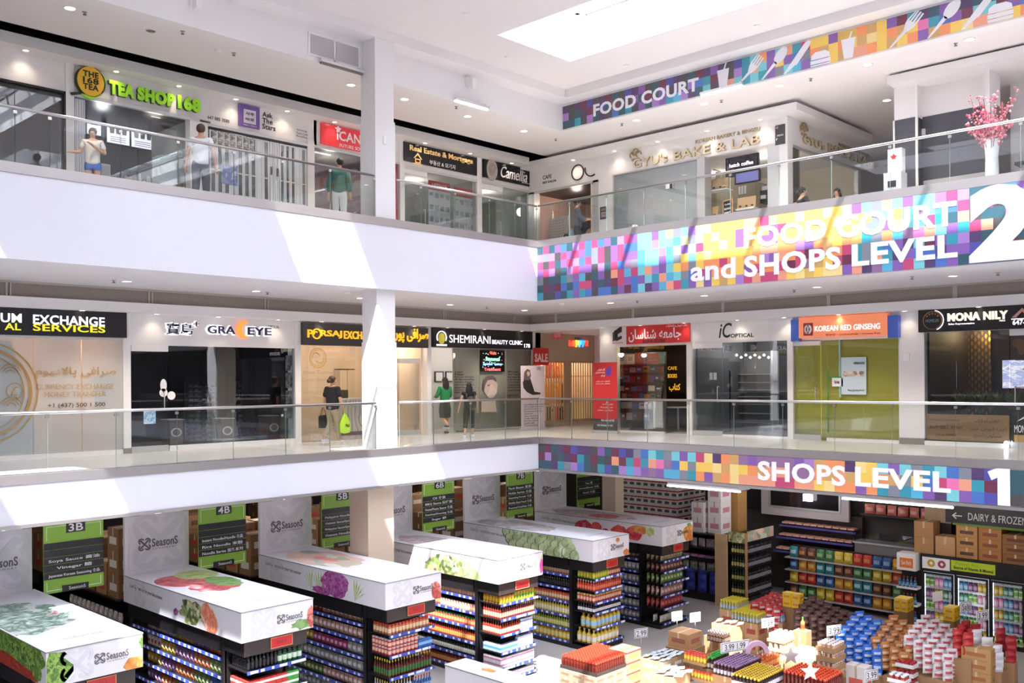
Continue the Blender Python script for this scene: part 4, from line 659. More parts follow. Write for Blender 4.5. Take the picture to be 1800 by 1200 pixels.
st('wall_planter', MB().fbox(B4, ub(1640), ub(1774), Z1, Z1 + .45, -1.3, -.7, M('dark_brown')))
tag(MB().ball(B4.w(ub(1771), Z1 + .12, .12), .05, mat('floor_lamp_glow', '#f4f2ff', .4, emit=9)).obj('floor_light'), 'small glaring round light at the foot of the corner office window', 'light')

# ------------------------------------------------------------------ ceiling lights and small ceiling fittings
def downlight(x, y, z, r, label, group, on=True, power=0, col='lamp_glow'):
    c = FZ(z).px(x, y); t = thing('ceiling_downlight', label, 'ceiling light', (c[0], c[1], z), group)
    MB().lathe([(r, 0), (r, -.012), (r * .8, -.012), (r * .8, 0)], M('trim_white'), (c[0], c[1], z), 16).obj('trim_ring', t); MB().lathe([(r * .8, -.006), (0, -.006)], M(col if on else 'lamp_off'), (c[0], c[1], z), 16).obj('lens', t)
    if power: spot('downlight_lamp', (c[0], c[1], z - .05), power, 110)
    return c
SOF = 'white recessed downlight in the %s soffit'
for x, y in ((223, 494), (450, 511), (633, 523.5), (791, 535), (922, 545), (1073, 532), (1238, 519), (1436, 504), (1675, 484.5)): downlight(x, y, 4.5, .11, SOF % 'lower gallery', 'lower gallery soffit downlights', power=220)
for x, y in ((123, 14), (617, 149), (711, 174), (822, 204), (921, 230), (1119, 211), (1237, 182), (1371, 150), (1525, 113), (1704, 69)): downlight(x, y, 9.53, .12, SOF % 'upper gallery', 'upper gallery soffit downlights', power=220)
downlight(265, 54, 9.53, .12, 'unlit dark downlight in the upper soffit above the tea shop', None, on=False); downlight(1559, 176, 9.53, .12, 'warm yellow downlight in the upper soffit beside the dark-based column', None, power=40)
def bulk(pts, z, fr, label, group, power):
    for x, y in pts:
        u = fr.px(x, y, .22)[0]; c = fr.w(u, z, .22); t = thing('ceiling_downlight', label, 'ceiling light', tuple(c), group)
        MB().lathe([(.07, 0), (.07, -.01), (.055, -.01), (.055, 0)], M('trim_white'), c, 14).obj('trim_ring', t); MB().lathe([(.055, -.005), (0, -.005)], M('lamp_glow'), c, 14).obj('lens', t)
        spot('bulkhead_lamp', c + Vector((0, 0, -.04)), power, 120, 1.0, (1, .8, .6))
BL = 'small bright downlight in the %s bulkhead underside'
bulk([(x, 560) for x in (145, 275, 384, 489, 565, 728, 787, 852, 917)], 3.97, A4, BL % 'lower left wing', 'lower left bulkhead downlights', 9); bulk([(x, 560) for x in (1057, 1125, 1202, 1296, 1378, 1474, 1590, 1720)], 3.97, B4, BL % 'lower right wing', 'lower right bulkhead downlights', 9)
bulk([(x, 200) for x in (46, 205, 315, 415, 505, 588, 656, 747, 826, 899)], 9.32, A4, BL % 'upper left wing', 'upper left bulkhead downlights', 12); bulk([(x, 260) for x in (1007, 1080, 1156, 1243, 1336)], 9.24, B4, BL % 'bakery', 'bakery bulkhead downlights', 12)
def sprinkler(pts, z, grp):
    for x, y in pts:
        c = FZ(z).px(x, y); b = MB().cyl((c[0], c[1], z), (c[0], c[1], z - .05), .02, M('brushed_steel')).lathe([(.045, 0), (.045, -.01), (.015, -.015)], M('brushed_steel'), (c[0], c[1], z)).cyl((c[0], c[1], z - .05), (c[0], c[1], z - .06), .035, M('lamp_off')); tag(b.obj('sprinkler_head'), 'steel sprinkler head in the %s soffit' % grp, 'sprinkler', grp + ' sprinklers')
sprinkler(((200, 492), (470, 513), (856, 539), (1120, 528), (1396, 509), (1603, 486), (1754, 479)), 4.5, 'lower gallery'); sprinkler(((149, 21), (321, 55), (411, 93), (802, 187), (977, 244), (1093, 217), (1268, 176), (1425, 138), (1680, 76)), 9.53, 'upper gallery')
for i, (x, y) in enumerate(((383, 88), (611, 512), (988, 533))): z = 9.53 if y < 300 else 4.5; c = FZ(z).px(x, y); tag(MB().lathe([(.08, 0), (.08, -.03), (.05, -.05), (0, -.05)], M('trim_white'), (c[0], c[1], z), 14).obj('smoke_detector'), ('white smoke detector on the upper soffit above the shutter shop', 'white smoke detector on the lower soffit beside the column', 'white smoke detector on the lower soffit near the banner corner')[i], 'smoke detector')
# fascia fittings on the top floor
UF = FL(YU); q = UF.rl(541, 631, 541, 96, 55); r = thing('wall_vent', 'two-panel return air vent on the upper fascia beside the column', 'vent', UF.w(q[0], q[2], 0)); MB().frame(UF, *q, .04, 0, .03, M('trim_white')).fbox(UF, (q[0] + q[1]) / 2 - .02, (q[0] + q[1]) / 2 + .02, q[2], q[3], 0, .03, M('trim_white')).obj('frame', r)
for k in (0, 1): a = q[0] + .05 + k * ((q[1] - q[0]) / 2); MB().fbox(UF, a, a + (q[1] - q[0]) / 2 - .07, q[2] + .04, q[3] - .04, .002, .012, ramp_mat('vent_mesh', ['#a29da3', '#c2bec3', '#98939a'], 'NOISE', 70, .6)).obj('grille', r)
def striplight(label, fr, xa, ya, xb, yb, on, d=.12):
    a, e = fr.px(xa, ya, d), fr.px(xb, yb, d); z = (a[1] + e[1]) / 2; r = thing('strip_light', label, 'light', fr.w((a[0] + e[0]) / 2, z, d)); MB().fbox(fr, a[0], e[0], z - .01, z + .05, d - .06, d + .06, M('aluminium')).obj('housing', r); MB().fbox(fr, a[0] + .02, e[0] - .02, z - .05, z - .01, d - .03, d + .03, M('tube_glow' if on else 'lamp_off')).obj('tube', r); MB().fbox(fr, e[0] - .1, e[0] - .06, z + .05, z + .1, 0, d, M('aluminium')).obj('bracket', r)
striplight('unlit strip light below the return air vent', UF, 562, 108, 638, 128, False); striplight('lit white strip light on the upper left fascia', UF, 799, 175, 858, 191, True); striplight('lit strip light under the FOOD COURT lettering of the top banner', FR(XU), 1232, 165, 1306, 150, True)
def camera_fit(label, fr, x, y, d=0.0):
    c = fr.px(x, y, .15); r = thing('security_camera', label, 'camera', fr.w(c[0], c[1], .1)); MB().fbox(fr, c[0] - .06, c[0] + .06, c[1] - .02, c[1] + .22, 0, .1, M('trim_white')).obj('bracket', r); MB().fbox(fr, c[0] - .03, c[0] + .09, c[1] - .1, c[1] + .16, .1, .26, M('trim_white')).obj('housing', r); MB().fbox(fr, c[0] + .09, c[0] + .1, c[1] - .06, c[1] + .12, .12, .24, M('black')).obj('lens', r)
camera_fit('white security camera on the upper fascia above the tea shop', UF, 343, 8); camera_fit('white security camera on the upper fascia above the lit strip', UF, 827, 150)
for i, (x, y) in enumerate(((560, 20), (818, 24), (892, 100), (1100, 115), (1330, 45))): c = FZ(10.5).px(x, y); tag(MB().lathe([(.07, 0), (.07, -.02), (0, -.03)], M('trim_white'), (c[0], c[1], 10.5), 12).obj('ceiling_sensor'), ('ceiling sensor beside the faint access hatch', 'ceiling sensor above the upper column top', 'ceiling sensor off the skylight end', 'ceiling sensor between skylight and top banner', 'ceiling sensor alongside the skylight edge')[i], 'sensor')
# ------------------------------------------------------------------ shop fronts, level two, left wing
zb = 9.32; ZS = Z2
def ua(x, y=280, d=0): return A4.px(x, y, d)[0]
# --- dark glazed unit at the far end
u1 = ua(115, 200); zt = A4.px(60, 150)[1]
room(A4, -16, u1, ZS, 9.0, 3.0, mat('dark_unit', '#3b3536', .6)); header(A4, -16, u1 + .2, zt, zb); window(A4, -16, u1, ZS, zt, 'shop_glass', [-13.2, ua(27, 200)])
st('trim_30', MB().fbox(A4, -16, u1, zt - .05, zt, -.03, .03, M('black')).fbox(A4, u1 - .05, u1, ZS, zt, -.03, .03, M('black')))
post(A4, u1, ua(130, 200), ZS, zb)
# --- tea shop
u0, u1 = ua(130, 200), ua(350, 260); zt = A4.px(200, 178)[1]
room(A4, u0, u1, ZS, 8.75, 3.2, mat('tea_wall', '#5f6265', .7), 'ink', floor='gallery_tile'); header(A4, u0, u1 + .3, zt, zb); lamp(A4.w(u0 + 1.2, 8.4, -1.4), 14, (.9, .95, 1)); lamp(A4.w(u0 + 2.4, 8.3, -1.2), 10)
st('trim_31', MB().fbox(A4, u0, u1, zt - .08, zt, -.05, .05, M('aluminium')))
for i in range(4): u = ua(133 + i * 4.5, 240); st('door_%d' % (40 + i), MB().frame(A4, u, u + .05, ZS, zt - .1, .02, -.5, -.02, M('aluminium')))
window(A4, ua(276, 250), ua(333, 250), ZS, zt - .08, d=-.3); st('wall_post', MB().fbox(A4, ua(333, 250), u1, ZS, zt, -.2, .04, M('trim_white')))
s = wallsign('raised green tea shop lettering with number on the upper wall', A4, ua(270, 170), 8.7)
gs = mat('apple_green', '#8fcc2a', .35, emit=.15); gd = mat('letter_side', '#26301f', .5)
for w, xl, xr, xf, yb, yt in (('TEA', 192, 237, 200, 166, 141.5), ('SHOP', 242, 307, 250, 177, 153), ('168', 313, 353, 347, 197.5, 173)):
    q = A4.rl(xl, xr, xf, yb, yt, .1); T(w, A4, q, gd, s, d=.01, bold=.06, t=.07, name='letter_return'); T(w, A4, q, gs, s, d=.08, bold=.06, t=.03)
c = A4.px(159, 145, .1); r_ = .28; MB().poly(A4, [(c[0] - .2, c[1] - .28), (c[0], c[1] - .38), (c[0] + .22, c[1] - .24), (c[0] + .36, c[1] + .18), (c[0] + .24, c[1] + .14), (c[0], c[1] - .3)], gs, .06, .05).poly(A4, [(c[0] - .42, c[1] - .3), (c[0] - .38, c[1] - .35), (c[0] - .1, c[1] - .26), (c[0] - .12, c[1] - .22)], gd, .05, .05).obj('leaf_mark', s)
MB().poly(A4, ell(.29, .32, c[0], c[1] + .02, 26), mat('emblem_yellow', '#d9a82a', .4, emit=.1), .06, .06).obj('medallion', s); MB().ring(A4, c[0], c[1] + .02, .33, .04, gd, .05, .06).obj('medallion_rim', s)
for w, dy in (('THE', .16), ('168', .02), ('TEA', -.12)): T(w, A4, (c[0] - .17, c[0] + .17, c[1] + dy - .05, c[1] + dy + .08), gd, s, d=.12, bold=.03)
for i, (xa, xb, ya, yb, ttl) in enumerate(((152, 178, 235, 190, 'TEA'), (187, 228, 250, 197, 'MILK TEA'), (230, 271, 258, 209, 'Coffee'))):
    d = -2.4; q = A4.rl(xa, xb, xa, yb if i else 212, ya if i else 190, d); q = (q[0], q[1], A4.px(xa, ya, d)[1], A4.px(xa, yb, d)[1]); lb = ('menu screen partly behind the girl in the tea shop', 'white milk tea menu screen in the tea shop', 'white coffee menu screen in the tea shop')[i]
    r = sign(lb, A4, q, d - .06, d, mat('menu_glow', '#eef0fb', .4, emit=.7), 'navy', 'menu_screen'); r['_d'] = d; T(ttl, A4, (q[0] + .08, q[1] - .08, q[3] - .18, q[3] - .07), 'ink', r, d=d)
    for k in range(3): u = q[0] + .14 + k * (q[1] - q[0] - .28) / 2; MB().poly(A4, [(u - .05, q[2] + .25), (u + .05, q[2] + .25), (u + .08, q[2] + .55), (u - .08, q[2] + .55)], mat('drink_grey', '#8d9088', .5), d, .006).obj('printed_cup', r)
    for k in range(3): MB().fbox(A4, q[0] + .1, q[1] - .1, q[2] + .06 + k * .05, q[2] + .075 + k * .05, d, d + .004, mat('print_grey', '#7c7d86', .5)).obj('menu_line', r)
d = -.55; r = thing('serving_counter', 'white serving counter across the tea shop front', 'counter', A4.w(ua(245, 300), ZS, d)); MB().fbox(A4, ua(182, 305, d), ua(332, 305, d), ZS, ZS + .95, d - .5, d, mat('counter_white', '#dfe6e4', .3)).obj('front', r); MB().fbox(A4, ua(180, 305, d), ua(333, 305, d), ZS + .95, ZS + 1.0, d - .55, d + .05, M('trim_white')).obj('worktop', r)
tag(MB().fbox(A4, ua(178, 280, -1.2), ua(194, 280, -1.2), ZS, ZS + 1.5, -1.7, -1.2, M('trim_white')).fbox(A4, ua(178, 280, -1.2) + .02, ua(194, 280, -1.2) - .02, ZS + .1, ZS + 1.45, -1.2, -1.19, mat('fridge_grey', '#d3d6d8', .3)).obj('white_fridge'), 'white upright fridge behind the girl in the tea shop', 'fridge')
r = thing('drink_cooler', 'tall pale glazed cabinet at the end of the tea shop counter', 'cabinet', A4.w(ua(290, 290, -1.0), ZS, -1.0)); MB().fbox(A4, ua(268, 290, -1), ua(311, 290, -1), ZS + 1.0, ZS + 1.75, -1.0, -.62, mat('acrylic', '#cfdcd8', .2)).obj('case', r); MB().fbox(A4, ua(268, 290, -1), ua(311, 290, -1), ZS + 1.75, ZS + 1.79, -1.02, -.6, M('trim_white')).obj('lid', r)
names = ('paper_cup', 'canister', 'tea_tin', 'syrup_bottle', 'blender_jug', 'napkin_box', 'cup_stack', 'tip_jar')
for i, n in enumerate(names):
    c = A4.w(ua(212 + i * 8.2, 300, -.75), ZS + 1.0, -.75); h = (.12, .2, .18, .3, .3, .14, .26, .15)[i]; cc = ('#d8c9a8', '#8b8d8f', '#b9762e', '#6b4a2e', '#c4ccd0', '#e8e6e2', '#f0efec', '#c9a23a')[i]
    tag(MB().lathe([(.045, 0), (.05, h * .6), (.045, h * .85), (.03, h), (0, h)], mat('ware ' + cc, cc, .4), c, 10).obj(n), '%s on the tea shop counter, %s item from the screens' % (n.replace('_', ' '), ('first', 'second', 'third', 'fourth', 'fifth', 'sixth', 'seventh', 'last')[i]), 'container')
for i in range(6): c = A4.w(ua(316 + (i % 3) * 4, 318, -.5), ZS + 1.0 + .09 * (i // 3), -.6); tag(MB().ball(c + Vector((0, 0, .05)), .05, mat('lemon', '#d8a63a', .5), 8, 6).obj('lemon'), 'yellow lemon heaped at the counter end', 'fruit', 'lemons on the tea counter')
s = wallsign('small phone number lettering beside the tea shop', A4, ua(384, 210), 8.4); T('647 885 3580', A4, A4.rl(365, 403, 367, 209, 203), 'ink', s, tilt=0)
# --- fortune teller behind white folding shutters
u0, u1 = ua(365, 260), ua(540, 300); zt = A4.px(367, 217)[1]; header(A4, u1 * 0 + ua(350, 260) + .301, u1 + .3, zt, zb)
st('wall_post', MB().fbox(A4, ua(350, 260), u0, ZS, zt, -.1, .02, M('white_wall')))
room(A4, u0, u1, ZS, 8.6, 2.2, mat('grey_inside', '#8c9094', .7)); lamp(A4.w(u0 + 1.4, 8.2, -1.0), 10)
st('trim_32', MB().fbox(A4, u0, u1, zt - .07, zt, -.08, .03, M('aluminium')).fbox(A4, u0, u1, zt - .12, zt - .07, -.06, 0, M('ink')))
def shutter(label, xa, xb, n, solid=False):
    r = thing('folding_shutter', label, 'shutter', A4.w(ua((xa + xb) / 2, 300), ZS, -.05)); a, e = ua(xa, 290), ua(xb, 290); w = (e - a) / n; m = mat('shutter_white', '#dfe2e6', .35, .1)
    for i in range(n):
        p = MB().frame(A4, a + i * w + .004, a + (i + 1) * w - .004, ZS, zt - .13, .035, -.05, -.01, m)
        for z in (ZS + .45, ZS + .95, ZS + 1.5): p.fbox(A4, a + i * w + .035, a + (i + 1) * w - .035, z, z + .03, -.05, -.01, m)
        p = p.obj('shutter_panel', r); MB().fbox(A4, a + i * w + .03, a + (i + 1) * w - .03, ZS, zt - .15, -.034, -.026, m if solid or i % 4 == 3 else M('rail_glass')).obj('infill', p)
    return r
shutter('white folding shutter with a row of ink drawings', 369, 474, 9); shutter('plain white double shutter door in the middle of the fortune teller', 475, 491, 2, True); shutter('white folding shutter with clear panes near the red sign', 492, 539, 5)
for i in range(7):
    x = 373 + i * 11; u = ua(x, 240); z = A4.px(x, 228 + i * 2.4)[1]; tag(MB().fbox(A4, u, u + .12, z - .3, z, -.008, -.003, ramp_mat('ink_drawing', ['#1b1b1d', '#e8e8ea', '#2a2a2c', '#f2f2f3'], 'NOISE', 14, .5, warp=.2)).obj('ink_drawing'), 'small black ink drawing hung along the top of the white shutter', 'picture', 'ink drawings on the shutter')
for i, (xa, xb, ya, yb) in enumerate(((389, 418, 326, 287),)): q = A4.rl(xa, xb, xa, 322, yb); tag(MB().fbox(A4, *q, -.006, 0, ramp_mat('night_poster', ['#3b4c86', '#8fa0cc', '#5d6fae', '#d3daf0', '#2d3a6c'], 'NOISE', 4, .4)).obj('poster'), 'blue cloudy poster hung on the white folding shutter', 'poster')
for i, (x, y) in enumerate(((477, 300), (488, 303))): c = A4.px(x, y); tag(MB().fbox(A4, c[0] - .02, c[0] + .02, c[1] - .1, c[1] + .1, -.01, .02, M('sign_grey')).obj('door_lock'), ('dark flush lock on the white door nearer the drawings', 'dark flush lock on the white door nearer the red sign')[i], 'lock')
s = sign('square purple sign with four white Korean characters', A4, (ua(420, 200, .05), ua(456.5, 210, .05), A4.px(421, 220, .05)[1], A4.px(421, 181.5, .05)[1]), 0, .05, mat('purple_sign', '#7255a0', .4))
q = A4.rl(428.5, 450, 429, 215, 191, .06); MB().fbox(A4, *q, .05, .06, mat('lilac_square', '#e4dff0', .4)).obj('white_square', s); T('사주', A4, (q[0] + .05, q[1] - .05, (q[2] + q[3]) / 2 + .03, q[3] - .06), 'ink', s, d=.06, bold=.01); T('바로', A4, (q[0] + .05, q[1] - .05, q[2] + .06, (q[2] + q[3]) / 2 - .03), 'ink', s, d=.06, bold=.01); T('saju • baro', A4, A4.rl(428, 451, 429, 220, 217, .05), 'white_print', s)
s = wallsign('black Ask The Stars lettering beside the purple sign', A4, ua(472, 210), 8.5)
for w, xl, xr, yb, yt in (('Ask', 461, 479, 205, 196.5), ('The', 461, 479, 216, 207), ('Stars', 461, 484, 226.5, 217)): T(w, A4, A4.rl(xl, xr, xl + 2, yb, yt), 'ink', s, bold=.02)
s = wallsign('faint grey astrology lettering on the wall by the red sign', A4, ua(530, 235), 8.3)
for w, y in (('Astrology', 230), ('Tarot Card', 235.5), ('Reading', 241)): T(w, A4, A4.rl(521, 540, 523, y, y - 4), 'print_grey', s)
post(A4, u1, ua(552, 300), ZS, zt + .1); zt2 = A4.px(553, 255)[1]
# --- education agency, red sign
u0, u1 = ua(552, 300), ua(702, 300); zt = zt2; header(A4, u0 - .0, u1 + .15, zt, zb)
room(A4, u0, u1, ZS, 8.7, 2.6, mat('agency_wall', '#7a6a6c', .7), 'grey_plinth'); lamp(A4.w(u0 + 1.2, 8.3, -1.0), 12); st('trim_33', MB().fbox(A4, u0, u1, zt - .06, zt, -.05, .03, M('aluminium')))
window(A4, u0, u1, ZS, zt, joints=[ua(581, 300)])
s = sign('glossy red agency sign with white iCAN lettering and maple leaf', A4, (ua(565, 235, .06), -1.9, A4.px(566, 252.5, .06)[1], A4.px(566, 215.5, .06)[1]), 0, .06, mat('sign_red', '#d2353f', .2, emit=.12))
T('iCAN', A4, A4.rl(592, 634, 594, 246, 229, .06), 'white_print', s, bold=.02); T('FUTURE SOLUTIONS', A4, (ua(597, 255, .06), ua(660, 260, .06), A4.px(598, 258, .06)[1], A4.px(598, 252, .06)[1]), 'white_print', s); c = A4.px(594, 227.5, .06)
MB().poly(A4, [(c[0] + .11 * k * math.cos(a), c[1] + .11 * k * math.sin(a)) for a, k in zip([1.57 + i * math.pi / 5 for i in range(10)], [1, .5, 1, .45, .8, .45, .8, .45, 1, .5])], M('white_print'), .06, .02).obj('maple_leaf', s)
s = thing('window_poster', 'dusky red poster with pale swirls on the agency window', 'poster', A4.w(ua(600, 330, -.1), 7, -.1)); q = A4.rl(554, 640, 556, 360, 285, -.08); MB().fbox(A4, q[0], q[1], ZS, q[3], -.09, -.08, ramp_mat('swirl_poster', ['#7b5a5c', '#a08a88', '#8a4a50', '#6e6466', '#b7a6a2'], 'NOISE', 1.6, .4, warp=.6)).obj('sheet', s); MB().ring(A4, ua(559, 270), A4.px(559, 270)[1], .09, .015, mat('wall_text', '#a59c9a', .5), -.07, .004).obj('clock_mark', s)
tag(MB().fbox(A4, ua(695.5, 300), ua(702, 300) - .02, ZS, A4.px(698, 283)[1], -.07, -.06, M('sign_red')).obj('window_poster'), 'narrow red poster strip at the agency window end by the column', 'poster')
post(A4, u1, ua(710, 300), ZS, zb)
# --- realtor and jeweller
u0, u1 = ua(710, 300), ua(838, 350); zt = A4.px(712, 291)[1]; header(A4, u0, u1 + .25, zt, zb)
room(A4, u0, u1, ZS, 8.6, 2.8, mat('office_grey', '#9aa19f', .7), 'ceiling_white', floor='gallery_tile'); lamp(A4.w(u0 + 1.4, 8.3, -1.3), 14)
st('trim_34', MB().fbox(A4, u0, u1, zt - .07, zt, -.05, .03, M('aluminium'))); door(A4, u0, ua(751, 330), ZS, zt - .07); window(A4, ua(752, 330), u1, ZS, zt - .07, joints=[ua(800, 340)])
s = sign('black realtor sign with gold Real Estate and Mortgage lettering and house', A4, (ua(709.5, 270, .05), ua(838.5, 300, .05), A4.px(711, 282, .05)[1], A4.px(711, 248.5, .05)[1]), 0, .05, 'black_gloss')
T('Real Estate & Mortgage', A4, A4.rl(720, 830.5, 722, 267, 254.5, .05), mat('gold_letter', '#d9b47a', .4, .2, emit=.25), s, bold=.02, t=.02); T('부동산 & 모기지', A4, A4.rl(755, 800, 757, 289, 281, .05), 'white_print', s, bold=.01)
c = A4.px(734, 279, .05); gl = M('gold_letter'); MB().poly(A4, [(c[0] - .16, c[1]), (c[0], c[1] + .17), (c[0] + .16, c[1]), (c[0] + .12, c[1]), (c[0], c[1] + .11), (c[0] - .12, c[1])], gl, .05, .02).obj('house_roof', s); MB().frame(A4, c[0] - .1, c[0] + .1, c[1] - .13, c[1] + .0, .03, .05, .07, gl).obj('house_walls', s); MB().fbox(A4, c[0] - .17, c[0] + .17, c[1] - .17, c[1] - .14, .05, .07, gl).obj('house_base', s)
for xa, xb, ya, lb in ((753, 791, 316, 'red-headed listing board on the office window nearer the door'), (797, 835, 328, 'red-headed listing board on the office window nearer the jeweller')):
    s = thing('listing_board', lb, 'poster', A4.w(ua((xa + xb) / 2, 360, -.2), 7, -.2)); d = -.2; a, e = ua(xa, 340, d), ua(xb, 340, d); zt_ = A4.px(xa, ya, d)[1]
    MB().fbox(A4, a, e, zt_ - .27, zt_, d, d + .01, M('red')).obj('heading', s); T('LISTINGS', A4, (a + .15, e - .15, zt_ - .2, zt_ - .08), 'white_print', s, d=d + .01); MB().fbox(A4, a, e, ZS + .1, zt_ - .28, d, d + .008, mat('board_white', '#e2e4e8', .5)).obj('board', s)
    nx = 4
    for i in range(nx):
        for j in range(5): w = (e - a) / nx; z = zt_ - .36 - j * .36; MB().fbox(A4, a + i * w + .03, a + (i + 1) * w - .03, z - .15, z, d + .008, d + .012, ramp_mat('listing_photo', ['#8fa6c4', '#c9b8a8', '#6f7f8f', '#e3e6ea', '#9a8a80', '#b8c6d6'], 'VORONOI', 5, .5)).obj('listing_photo', s)
r = thing('office_desk', 'dark desk with monitor inside the upper realtor office', 'desk', A4.w(ua(735, 380, -1.5), ZS, -1.5)); d = -1.5; MB().fbox(A4, ua(722, 380, d), ua(748, 380, d), ZS + .7, ZS + .75, d - .6, d, M('sign_grey')).obj('desktop', r); MB().fbox(A4, ua(723, 380, d), ua(747, 380, d), ZS, ZS + .7, d - .5, d - .45, M('sign_grey')).obj('modesty_panel', r)
tag(MB().fbox(A4, ua(730, 380, d), ua(741, 380, d), ZS + .85, ZS + 1.2, d - .4, d - .36, M('ink')).fbox(A4, ua(735, 380, d) - .02, ua(735, 380, d) + .02, ZS + .75, ZS + .9, d - .39, d - .36, M('ink')).obj('computer_monitor'), 'dark computer monitor on the upper office desk', 'monitor')
post(A4, u1, ua(846, 350), ZS, zb)
u0, u1 = ua(846, 350), ua(943, 350); zt = A4.px(848, 318)[1]; header(A4, u0, u1 + .15, zt, zb)
room(A4, u0, u1, ZS, 8.6, 2.6, mat('jewel_grey', '#8e9795', .7), 'ceiling_white', floor='gallery_tile'); lamp(A4.w(u0 + 1.2, 8.3, -1.1), 12)
st('trim_35', MB().fbox(A4, u0, u1, zt - .07, zt, -.05, .03, M('aluminium'))); door(A4, u0, ua(884, 370), ZS, zt - .07); window(A4, ua(885, 370), u1 - .04, ZS, zt - .07); st('trim_36', MB().fbox(A4, u1 - .04, u1, ZS, zt, -.03, .03, M('black')))
s = sign('black jeweller sign with flowing white Camellia script and rose disc', A4, (ua(850, 300, .05), ua(944.5, 310, .05), A4.px(851, 311, .05)[1], A4.px(851, 279.5, .05)[1]), 0, .05, 'black_gloss')
T('Camellia', A4, A4.rl(880, 926, 884, 312, 292, .05), 'white_print', s, bold=.0, shear=.3, t=.02); T('Jewelry & More', A4, A4.rl(917, 941, 919, 322.5, 319, .05), 'white_print', s); c = A4.px(864.5, 298.5, .05); b = MB().poly(A4, ell(.24, .34, c[0], c[1], 26), mat('rose_silver', '#bdb7b0', .4, .4), .05, .02)
b.obj('rose_disc', s); b = MB()
for k in range(3): b.ring(A4, c[0], c[1], .2 - k * .06, .02, mat('rose_line', '#8d8780', .4), .07, .012, a0=k * 70, a1=k * 70 + 280, sx=.75)
b.obj('petal_lines', s)
r = thing('round_table', 'pale round display table inside the jewellery shop', 'table', A4.w(ua(890, 390, -1.3), ZS, -1.3)); c = A4.w(ua(890, 390, -1.3), ZS, -1.3); MB().lathe([(.62, .88), (.62, .93), (0, .93)], mat('table_cream', '#cfc8b0', .4), c, 24).obj('table_top', r); MB().lathe([(.12, 0), (.08, .2), (.08, .88)], M('aluminium'), c, 14).obj('pedestal', r)
for i, x in enumerate((857, 881)): c = A4.px(x, 336, -2.5); tag(MB().ring(A4, c[0], c[1], .35, .07, mat('wreath_grey', '#777d7a', .7), -2.55, .05).obj('wall_ring'), ('large grey ring ornament on the jeweller wall nearer the office', 'large grey ring ornament on the jeweller wall nearer the corner')[i], 'ornament')
st('wall_post', MB().fbox(A4, u1, 4.02, ZS, 9.3, -.1, .02, M('trim_white')))
# ------------------------------------------------------------------ level two, right wing: cafe, bakery kiosk
zb = 9.24
def ud(x, y=320, d=0): return B4.px(x, y, d)[0]
u0, u1 = -3.98, ud(1052, 340); zt = B4.px(1000, 326)[1]; header(B4, u0, u1, zt, zb)
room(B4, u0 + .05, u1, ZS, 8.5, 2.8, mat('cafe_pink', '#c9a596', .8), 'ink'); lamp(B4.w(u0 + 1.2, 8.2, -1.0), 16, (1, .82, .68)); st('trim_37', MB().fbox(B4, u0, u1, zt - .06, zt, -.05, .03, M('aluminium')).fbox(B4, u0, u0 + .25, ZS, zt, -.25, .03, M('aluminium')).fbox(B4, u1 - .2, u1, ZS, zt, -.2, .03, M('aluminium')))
s = wallsign('black cafe lettering and ring emblem on the upper corner wall', B4, ud(990, 300), 8.9); T('CAFE', B4, B4.rl(954.5, 969.5, 956, 315.5, 308.5), 'ink', s, bold=.01); T('REY DALDA', B4, B4.rl(954.5, 978, 956, 323, 319.2), 'ink', s, bold=.03)
c = B4.px(1016, 303); MB().ring(B4, c[0], c[1], .25, .03, M('ink'), 0, .03).obj('ring_letter', s); c = B4.px(1040, 295); MB().ring(B4, c[0], c[1], .27, .035, M('ink'), 0, .03, a0=170, a1=300).obj('curve_letter', s)
r = thing('perforated_screen', 'white perforated panel by the cafe counter', 'panel', B4.w(ud(985, 380, -.9), ZS, -.9)); d = -.9; b = MB().fbox(B4, ud(960, 380, d), ud(998, 380, d), ZS + .9, ZS + 1.75, d - .04, d, mat('perf_white', '#c9c6c4', .5)); b.obj('panel', r); b = MB()
for i in range(9):
    for j in range(8): u = ud(960, 380, d) + .08 + i * .085; b.poly(B4, ell(.014, .014, u, ZS + 1.0 + j * .09, 6), M('sign_grey'), d, .003)
tag(b.obj('peg_holes', r), kind='stuff')
tag(MB().fbox(B4, ud(985, 350, -2.2), ud(1045, 350, -2.2), 7.5, 7.85, -2.6, -2.2, M('ink')).obj('wall_shelf'), 'dark wall cupboard behind the man in the cafe', 'cupboard'); tag(MB().fbox(B4, ud(996, 345, -2.2), ud(1010, 345, -2.2), 7.86, 8.15, -2.5, -2.2, M('case_dark')).obj('coffee_machine'), 'dark boxy coffee grinder on the cafe cupboard', 'appliance')
tag(MB().fbox(B4, ud(998, 380, -2.3), ud(1045, 380, -2.3), ZS, ZS + 1.1, -2.7, -2.3, M('aluminium')).obj('back_counter'), 'grey back counter behind the man in the cafe', 'counter')
d = -.4; r = thing('serving_counter', 'low pale counter along the cafe opening', 'counter', B4.w(ud(1000, 400, d), ZS, d)); MB().fbox(B4, u0 + .3, u1 - .25, ZS, ZS + .75, d - .4, d, M('counter_white')).obj('front', r); MB().fbox(B4, u0 + .28, u1 - .23, ZS + .75, ZS + .79, d - .42, d + .02, M('trim_white')).obj('worktop', r)
